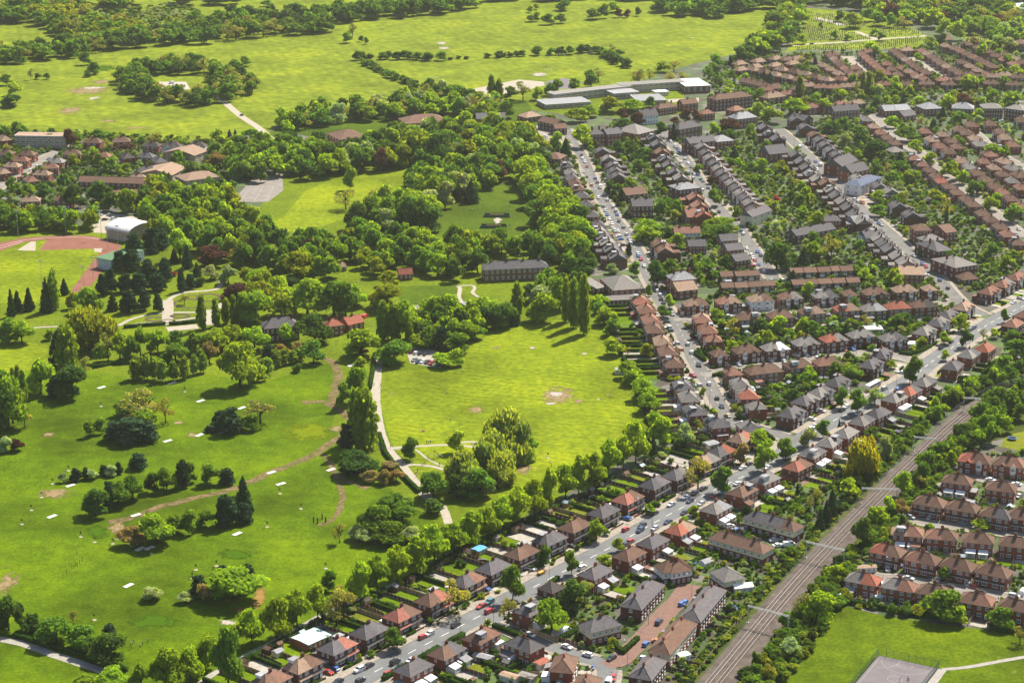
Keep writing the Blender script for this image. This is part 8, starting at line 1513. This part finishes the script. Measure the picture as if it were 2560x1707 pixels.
PE = [('e', 590, 1500, 'stand', 'black', 'on the path through the mown field'), ('e', 603, 1502, 'stand', 'blue', 'on the path through the mown field'), ('e', 617, 1500, 'stand', 'black', 'on the path through the mown field'), ('e', 755, 1350, 'walk', 'black', 'on open grass above the playground'), ('e', 728, 1162, 'walk', 'white', 'on the mown field near its left side'), ('e', 277, 1108, 'walk', 'black', 'beside the upper white path'), ('e', 282, 1148, 'walk', 'white', 'on grass right of the white path'), ('e', 232, 1104, 'walk', 'grey', 'on the upper white path'), ('e', 840, 1012, 'stand', 'white', 'on grass below the car park trees'), ('e', 345, 1530, 'walk', 'black', 'at the path fork'), ('e', 550, 1415, 'sit', 'white', 'in the picnic group on the field'), ('e', 565, 1420, 'sit', 'red', 'in the picnic group on the field'), ('e', 578, 1412, 'sit', 'pink', 'in the picnic group on the field'), ('e', 905, 1505, 'sit', 'white', 'on the path side group near the willow'), ('e', 918, 1507, 'sit', 'black', 'on the path side group near the willow'), ('e', 930, 1505, 'sit', 'blue', 'on the path side group near the willow'), ('e', 650, 1555, 'sit', 'black', 'on the playground grass'), ('e', 1255, 1405, 'stand', 'pink', 'right of the tall willow'),
      ('h', 518, 140, 'stand', 'white', 'on the lawn inside the path loop'), ('h', 530, 128, 'stand', 'red', 'on the lawn inside the path loop'), ('h', 525, 160, 'stand', 'white', 'on the lawn inside the path loop'), ('h', 560, 85, 'walk', 'pink', 'on the curved path by the playground'), ('h', 575, 82, 'walk', 'black', 'on the curved path by the playground'), ('h', 430, 80, 'walk', 'black', 'on the white path near the curved path'), ('h', 490, 66, 'sit', 'white', 'on the grass under the small tree'), ('h', 680, 85, 'stand', 'grey', 'on the curved path by the playground'), ('h', 1250, 45, 'stand', 'black', 'on the bare earth of the play area'), ('h', 1262, 40, 'stand', 'grey', 'on the bare earth of the play area'), ('h', 1275, 15, 'walk', 'black', 'on the bare earth of the play area'), ('h', 1285, 115, 'walk', 'black', 'on the bare earth of the play area'), ('h', 1440, 65, 'sit', 'white', 'on the grass below the avenue'), ('h', 1443, 95, 'stand', 'black', 'on the grass below the avenue'),
      ('g', 895, 1312, 'stand', 'white', 'in the group on the lower meadow'), ('g', 912, 1300, 'walk', 'blue', 'in the group on the lower meadow'), ('g', 900, 1335, 'stand', 'grey', 'in the group on the lower meadow'), ('g', 955, 1328, 'stand', 'white', 'in the group on the lower meadow'), ('g', 975, 1312, 'walk', 'black', 'in the group on the lower meadow'), ('g', 1010, 1292, 'walk', 'grey', 'in the group on the lower meadow'),
      ('i', 1502, 1555, 'stand', 'blue', 'on the ball court'), ('i', 1555, 1545, 'walk', 'white', 'on the ball court'), ('i', 1560, 1562, 'walk', 'red', 'on the ball court'), ('Q', 1900, 868, 'walk', 'black', 'on the estate pavement'), ('d', 1487, 1148, 'walk', 'blue', 'on the meadow left of the broad tree'), ('b', 940, 1435, 'sit', 'red', 'on the glade grass'), ('b', 900, 1432, 'sit', 'white', 'on the glade grass'), ('b', 840, 1545, 'walk', 'white', 'at the lower left of the glade'), ('b', 1155, 1545, 'stand', 'black', 'right of the lower glade enclosure'), ('a', 600, 800, 'walk', 'black', 'on the upper left playing field'), ('a', 608, 800, 'walk', 'red', 'on the upper left playing field'), ('a', 1675, 298, 'stand', 'black', 'on the far playing field')]
PW = {'stand': 'standing', 'walk': 'walking', 'sit': 'sitting'}; pc = {}; pt = {}
for q in PE: pt[(q[3], q[4], q[5])] = pt.get((q[3], q[4], q[5]), 0) + 1
for t, x, y, pose, c, where in sorted(PE, key=lambda q: src(q[0], q[1], q[2])[0]):
    k = (pose, c, where); pc[k] = pc.get(k, 0) + 1; p = g(t, x, y)
    o = obj('person', FG[pose], None, (p.x, p.y, .07), random.uniform(0, 6.28)); o.color = (*SC[c], 1); tag(o, f"person in {c} top {PW[pose]}{'' if pt[k] == 1 else ', ' + ordw(pc[k]) + ' from left'} {where}", 'person', 'people in the park')
# gravestones: the largest in view singly, the rest as one mass ----------------------
GR = [pts('H', '410,15 560,30 690,70 640,90 470,60 410,60'), pts('H', '420,75 520,80 640,110 720,135 560,140 420,135 400,115'), pts('H', '380,165 600,150 740,142 900,120 930,140 760,170 520,180 390,180'), pts('H', '700,80 830,80 930,110 800,120 720,125'), pts('H', '1120,80 1270,80 1260,110 1180,140 1100,135'), pts('H', '840,10 1000,30 960,80 880,80')]
q = MB(); q.box(-.38, .38, -.12, .12, 0, .9); q.tube((0, -.12, .9), (0, .12, .9), .37, .37, 8); q.box(-.45, .45, -.1, 1.9, 0, .12); GM = q.mesh('gravestone', [paint('headstone', (.16, .15, .14), .7, .3, .5, .6)])
gp = []
for P in GR:
    th = R(-24); X = Vector((math.cos(th), math.sin(th), 0)); Y = Vector((-math.sin(th), math.cos(th), 0)); o_ = sum(P, Vector()) / len(P)
    for i in range(-60, 60):
        for j in range(-30, 30):
            a = o_ + X * (i * 1.9 + rs.uniform(-.3, .3)) + Y * (j * 7.5 + (0 if j % 2 else .6))
            if rs.rand() < .8 and inside(a, P): gp.append((a, th + rs.uniform(-.1, .1)))
gp.sort(key=lambda a: a[0].length)
for a, th in gp[:280]: tag(obj('gravestone', GM, None, a, th), 'small dark gravestone in the nearest rows of the cemetery', 'gravestone', 'gravestones in the nearest cemetery rows')
gv = np.array([v.co for v in GM.vertices]); gf = [tuple(f.vertices) for f in GM.polygons if len(f.vertices) < 9]; V, Fc = [], []
for a, th in gp[280:]:
    k = len(V); c, s = math.cos(th), math.sin(th); V += [(x * c - y * s + a.x, x * s + y * c + a.y, z) for x, y, z in gv]; Fc += [tuple(i + k for i in f) for f in gf]
tag(obj('far_gravestones', mesh('far_gravestones', V, Fc, [GM.materials[0]])), 'rows of tiny gravestones filling the far cemetery', 'gravestones', kind='stuff')
strip('cemetery_path', resample(smooth(path('H:370,160 H:450,152 H:560,146 H:720,133 H:860,124 H:935,118')), 4), -3, 3, .07, M['path']); strip('cemetery_path', resample(smooth(path('H:470,42 H:540,60 H:580,75')), 4), -4, 4, .075, M['path']); strip('cemetery_path', resample(smooth(path('H:640,100 H:690,120 H:735,135')), 4), -3, 3, .08, M['path'])
# garden oddments by the main road -------------------------------------------------
def canopy(t, x, y, w_, d, h, rm, wm, label, cat, name, th=0, rise=.5):
    p = g(t, x, y, h * .6); p.z = 0; o = empty(name, p, R(th)); tag(o, label, cat); q = MB(); q.box(-w_ / 2, w_ / 2, -d / 2, d / 2, 0, h, 0, False); 
    for s_ in (-1, 1): q.face([(s_ * w_ / 2, -d / 2, h), (s_ * w_ / 2, d / 2, h), (s_ * w_ / 2, 0, h + rise)][::s_])
    obj('wall', q.mesh('wall', [M[wm]]), o); q = MB(); e = .2
    q.face([(-w_ / 2 - e, -d / 2 - e, h - .05), (w_ / 2 + e, -d / 2 - e, h - .05), (w_ / 2 + e, 0, h + rise + .06), (-w_ / 2 - e, 0, h + rise + .06)]); q.face([(w_ / 2 + e, d / 2 + e, h - .05), (-w_ / 2 - e, d / 2 + e, h - .05), (-w_ / 2 - e, 0, h + rise + .06), (w_ / 2 + e, 0, h + rise + .06)]); q.face([(-w_ / 2 - e, d / 2 + e, h - .07), (w_ / 2 + e, d / 2 + e, h - .07), (w_ / 2 + e, -d / 2 - e, h - .07), (-w_ / 2 - e, -d / 2 - e, h - .07)])
    obj('roof', q.mesh('roof', [M[rm]]), o)
    n = max(1, int(w_ / 2))
    for i in range(n): obj('window', window_mesh(1.0, 1.1), o, (-w_ / 2 + w_ * (i + .5) / n, -d / 2 - .03, h * .55))
    return o
for a in (('N1', 1400, 700, 11, 9, 2.8, 'roof_teal', 'wall_red', 'garden building with wide teal flat roof behind pink roofed semi', 'garden building', 'garden_building', 48, .15), ('N1', 740, 970, 3.4, 2.8, 2.0, 'roof_lead', 'wall_cream', 'pale cream summerhouse with grey roof beside the lawn', 'summerhouse', 'summerhouse', 48, .6),
          ('h', 950, 660, 5, 4, 2.3, 'roof_blue', 'wood_pale', 'timber garden shelter under a bright blue roof', 'shelter', 'garden_shelter', 50, .2), ('i', 425, 915, 7.5, 4, 2.2, 'wall_white', 'wall_white', 'white marquee tent on a lawn beside the cream house', 'marquee', 'marquee', 16, 1.0), ('N3', 640, 800, 3.6, 3.6, 2.6, 'wall_white', 'wall_white', 'white flat-roofed extension behind the skylight roofed semi', 'extension', 'house_extension', 48, .1), ('N3', 380, 1070, 7, 3.4, 2.1, 'roof_lead', 'drive', 'long grey roofed garage behind the skylight roofed semi', 'garage', 'garage', -30, .5), ('N3', 1510, 1190, 5.2, 3.4, 2.3, 'roof_red', 'wall_cream', 'cream garage with bright orange red roof', 'garage', 'garage', 48, .6),
          ('N3', 900, 1450, 6.5, 3.4, 2.3, 'roof_tan', 'wall_cream', 'cream prefab garage with tan roof near bottom edge', 'garage', 'garage', -32, .3), ('N3', 1240, 1450, 6, 3.6, 2.3, 'roof_grey', 'wall_buff', 'grey roofed buff garage near bottom edge', 'garage', 'garage', -32, .1), ('N4', 1940, 1040, 4.2, 3.4, 2.4, 'roof_teal', 'wall_white', 'white conservatory with pale blue glass roof behind terrace', 'conservatory', 'conservatory', 30, .3), ('D', 870, 1030, 9, 7, 2.6, 'roof_white', 'wall_white', 'big white flat roofed garage among crescent gardens', 'garage', 'garage', 5, .2), ('D', 1270, 1175, 7, 5, 2.4, 'roof_white', 'wall_white', 'white flat roofed garage by the yellow dome bush', 'garage', 'garage', 5, .1), ('E', 1560, 670, 6, 5, 2.4, 'roof_lead', 'wall_white', 'pale roofed glass garage above the main road gardens', 'garage', 'garage', 30, .2), ('R1', 1600, 940, 8, 3, 2.2, 'roof_tan', 'wall_white', 'long mossy roofed garage by the estate fence', 'garage', 'garage', 8, .4), ('i', 180, 745, 5, 3.4, 2.0, 'roof_lead', 'wall_white', 'rounded pale garden tent below the cream terrace', 'tent', 'garden_tent', 40, .9), ('Q', 1215, 155, 3.6, 3.4, 2.3, 'roof_teal', 'frame', 'white glazed conservatory with pale blue roof on estate', 'conservatory', 'conservatory', 10, .9), ('Q', 1640, 220, 3, 2.6, 2.3, 'frame', 'frame', 'small pointed white porch conservatory on estate', 'conservatory', 'conservatory', 10, 1.0), ('Q', 1020, 110, 4, 3, 2.4, 'roof_lead', 'wall_red', 'grey roofed kitchen extension on estate', 'extension', 'house_extension', 10, .1), ('Q', 60, 700, 4.2, 3.2, 2.5, 'roof_red', 'wall_red', 'small red hipped garden extension on the estate edge', 'extension', 'house_extension', 10, 1.1), ('Q', 385, 830, 3, 2.4, 1.9, 'roof_teal', 'wood_pale', 'timber shed with pale green roof by the field fence', 'shed', 'shed_building', 20, .5), ('e', 1920, 1000, 6, 4, 2.4, 'roof_lead', 'wall_white', 'white conservatory roofed shed behind park street', 'shed', 'shed_building', 0, .2)): canopy(*a)
q = MB()
for i in range(16):
    t0, t1 = 2 * math.pi * i / 16, 2 * math.pi * (i + 1) / 16; q.tube((2 * math.cos(t0), 2 * math.sin(t0), .9), (2 * math.cos(t1), 2 * math.sin(t1), .9), .14, .14, 6)
TRI = q.mesh('rim_pad', [M['roof_blue']]); q = MB(); q.face([(1.95 * math.cos(2 * math.pi * i / 16), 1.95 * math.sin(2 * math.pi * i / 16), .88) for i in range(16)]); TRB = q.mesh('jump_mat', [M['tyre']]); q = MB()
for i in range(4): q.tube((1.9 * math.cos(1.57 * i), 1.9 * math.sin(1.57 * i), 0), (1.9 * math.cos(1.57 * i), 1.9 * math.sin(1.57 * i), .9), .05, .05, 5, cap=False)
TRL = q.mesh('leg_frame', [M['steel']])
for t, x, y, lab in (('N5', 680, 185, 'round trampoline with pale blue rim behind the slate terrace'), ('N1', 1585, 550, 'round trampoline behind the teal roofed garden building'), ('i', 75, 755, 'green rimmed trampoline in garden of the white house'), ('F', 2235, 622, 'trampoline on the lawn at the far right by thicket')):
    p = g(t, x, y); o = empty('trampoline', p); tag(o, lab, 'trampoline'); obj('rim_pad', TRI, o); obj('jump_mat', TRB, o); obj('leg_frame', TRL, o)
bn = MB(); bn.box(-.28, .28, -.35, .35, .05, 1.0); bn.box(-.3, .3, -.4, .38, 1.0, 1.08); BN = bn.mesh('wheelie_bin', [M['object_paint']])
for i, (t, x, y, c) in enumerate((('N2', 1475, 385, 'blue'), ('N2', 1520, 380, 'grey'), ('N1', 2180, 1150, 'blue'), ('N4', 165, 1275, 'blue'), ('N4', 180, 1325, 'grey'), ('R1', 1165, 1285, 'blue'), ('Q', 690, 440, 'blue'), ('Q', 395, 720, 'blue'), ('N2', 2130, 40, 'blue'), ('Q', 1590, 600, 'blue'), ('R1', 2310, 930, 'blue'))):
    o = obj('wheelie_bin', BN, None, g(t, x, y), random.uniform(0, 6)); o.color = ((.04, .12, .5, 1) if c == 'blue' else (.18, .2, .2, 1)); nm = ('beside hedge by pink roofed semi', 'beside the blue bin by pink roofed semi', 'in front garden by white van', 'on patterned paving at the bottom', 'beside the blue bin on patterned paving', 'at the estate corner by the railway', 'beside the third row estate house', 'between two bottom row estate houses', 'beside the brown semi near main road', 'beside the red car on the estate', 'in driveway by white estate car')[i]; tag(o, f"{c} wheelie bin {nm}", 'bin', 'wheelie bins')
# play equipment, benches in the park
for i, (t, x, y) in enumerate((('h', 640, 30), ('h', 620, 45), ('e', 1020, 1545))):
    p = g(t, x, y); o = empty('play_frame', p, .6 * i); tag(o, ('left climbing frame with slide inside the playground lawn', 'timber swing frame beside the climbing frame', 'small play frame beside the willow')[i], 'play frame'); q = MB()
    for s_ in (-1, 1):
        for a in (-.8, .8): q.tube((s_ * 1.6, a, 0), (s_ * 1.6, 0, 2.6), .07, .07, 5)
    q.tube((-1.6, 0, 2.6), (1.6, 0, 2.6), .07, .07, 5); obj('frame', q.mesh('frame', [M['wood_pale']]), o); q = MB(); q.tube((1.6, 0, 2.2), (4, .3, .3), .2, .2, 6); obj('slide', q.mesh('slide', [M['steel']]), o)
p = g('h', 1375, 822); o = empty('skip', p, R(48)); tag(o, 'orange skip standing at the kerb of the main road', 'skip'); q = MB(); q.face([(-1.9, -.9, 1.2), (1.9, -.9, 1.2), (1.2, -.8, .1), (-1.2, -.8, .1)][::-1]); q.face([(1.9, .9, 1.2), (-1.9, .9, 1.2), (-1.2, .8, .1), (1.2, .8, .1)][::-1]); q.face([(-1.9, .9, 1.2), (-1.9, -.9, 1.2), (-1.2, -.8, .1), (-1.2, .8, .1)][::-1]); q.face([(1.9, -.9, 1.2), (1.9, .9, 1.2), (1.2, .8, .1), (1.2, -.8, .1)][::-1]); q.face([(-1.6, -.85, .8), (1.6, -.85, .8), (1.6, .85, .8), (-1.6, .85, .8)]); s_ = obj('hopper', q.mesh('hopper', [M['object_paint']]), o); s_.color = (.7, .33, .05, 1); q = MB(); q.box(-1.95, 1.95, -.95, -.87, 1.15, 1.25); q.box(-1.95, 1.95, .87, .95, 1.15, 1.25); obj('rim', q.mesh('rim', [M['dark_steel']]), o)
# ------------------------------------------------------------------ air
if HAZE:
    b = MB(); b.box(-3200, 3200, -400, 4200, -1.5, CAM_H + 12); o = obj('haze', b.mesh('haze'))
    m = bpy.data.materials.new('haze'); m.use_nodes = True; n = m.node_tree; n.nodes.clear(); ou = n.nodes.new('ShaderNodeOutputMaterial'); v = n.nodes.new('ShaderNodeVolumePrincipled'); v.inputs['Color'].default_value = (.93, .95, .88, 1); v.inputs['Density'].default_value = HAZE; v.inputs['Anisotropy'].default_value = .3; n.links.new(v.outputs[0], ou.inputs['Volume']); o.data.materials.append(m); tag(o, kind='stuff')
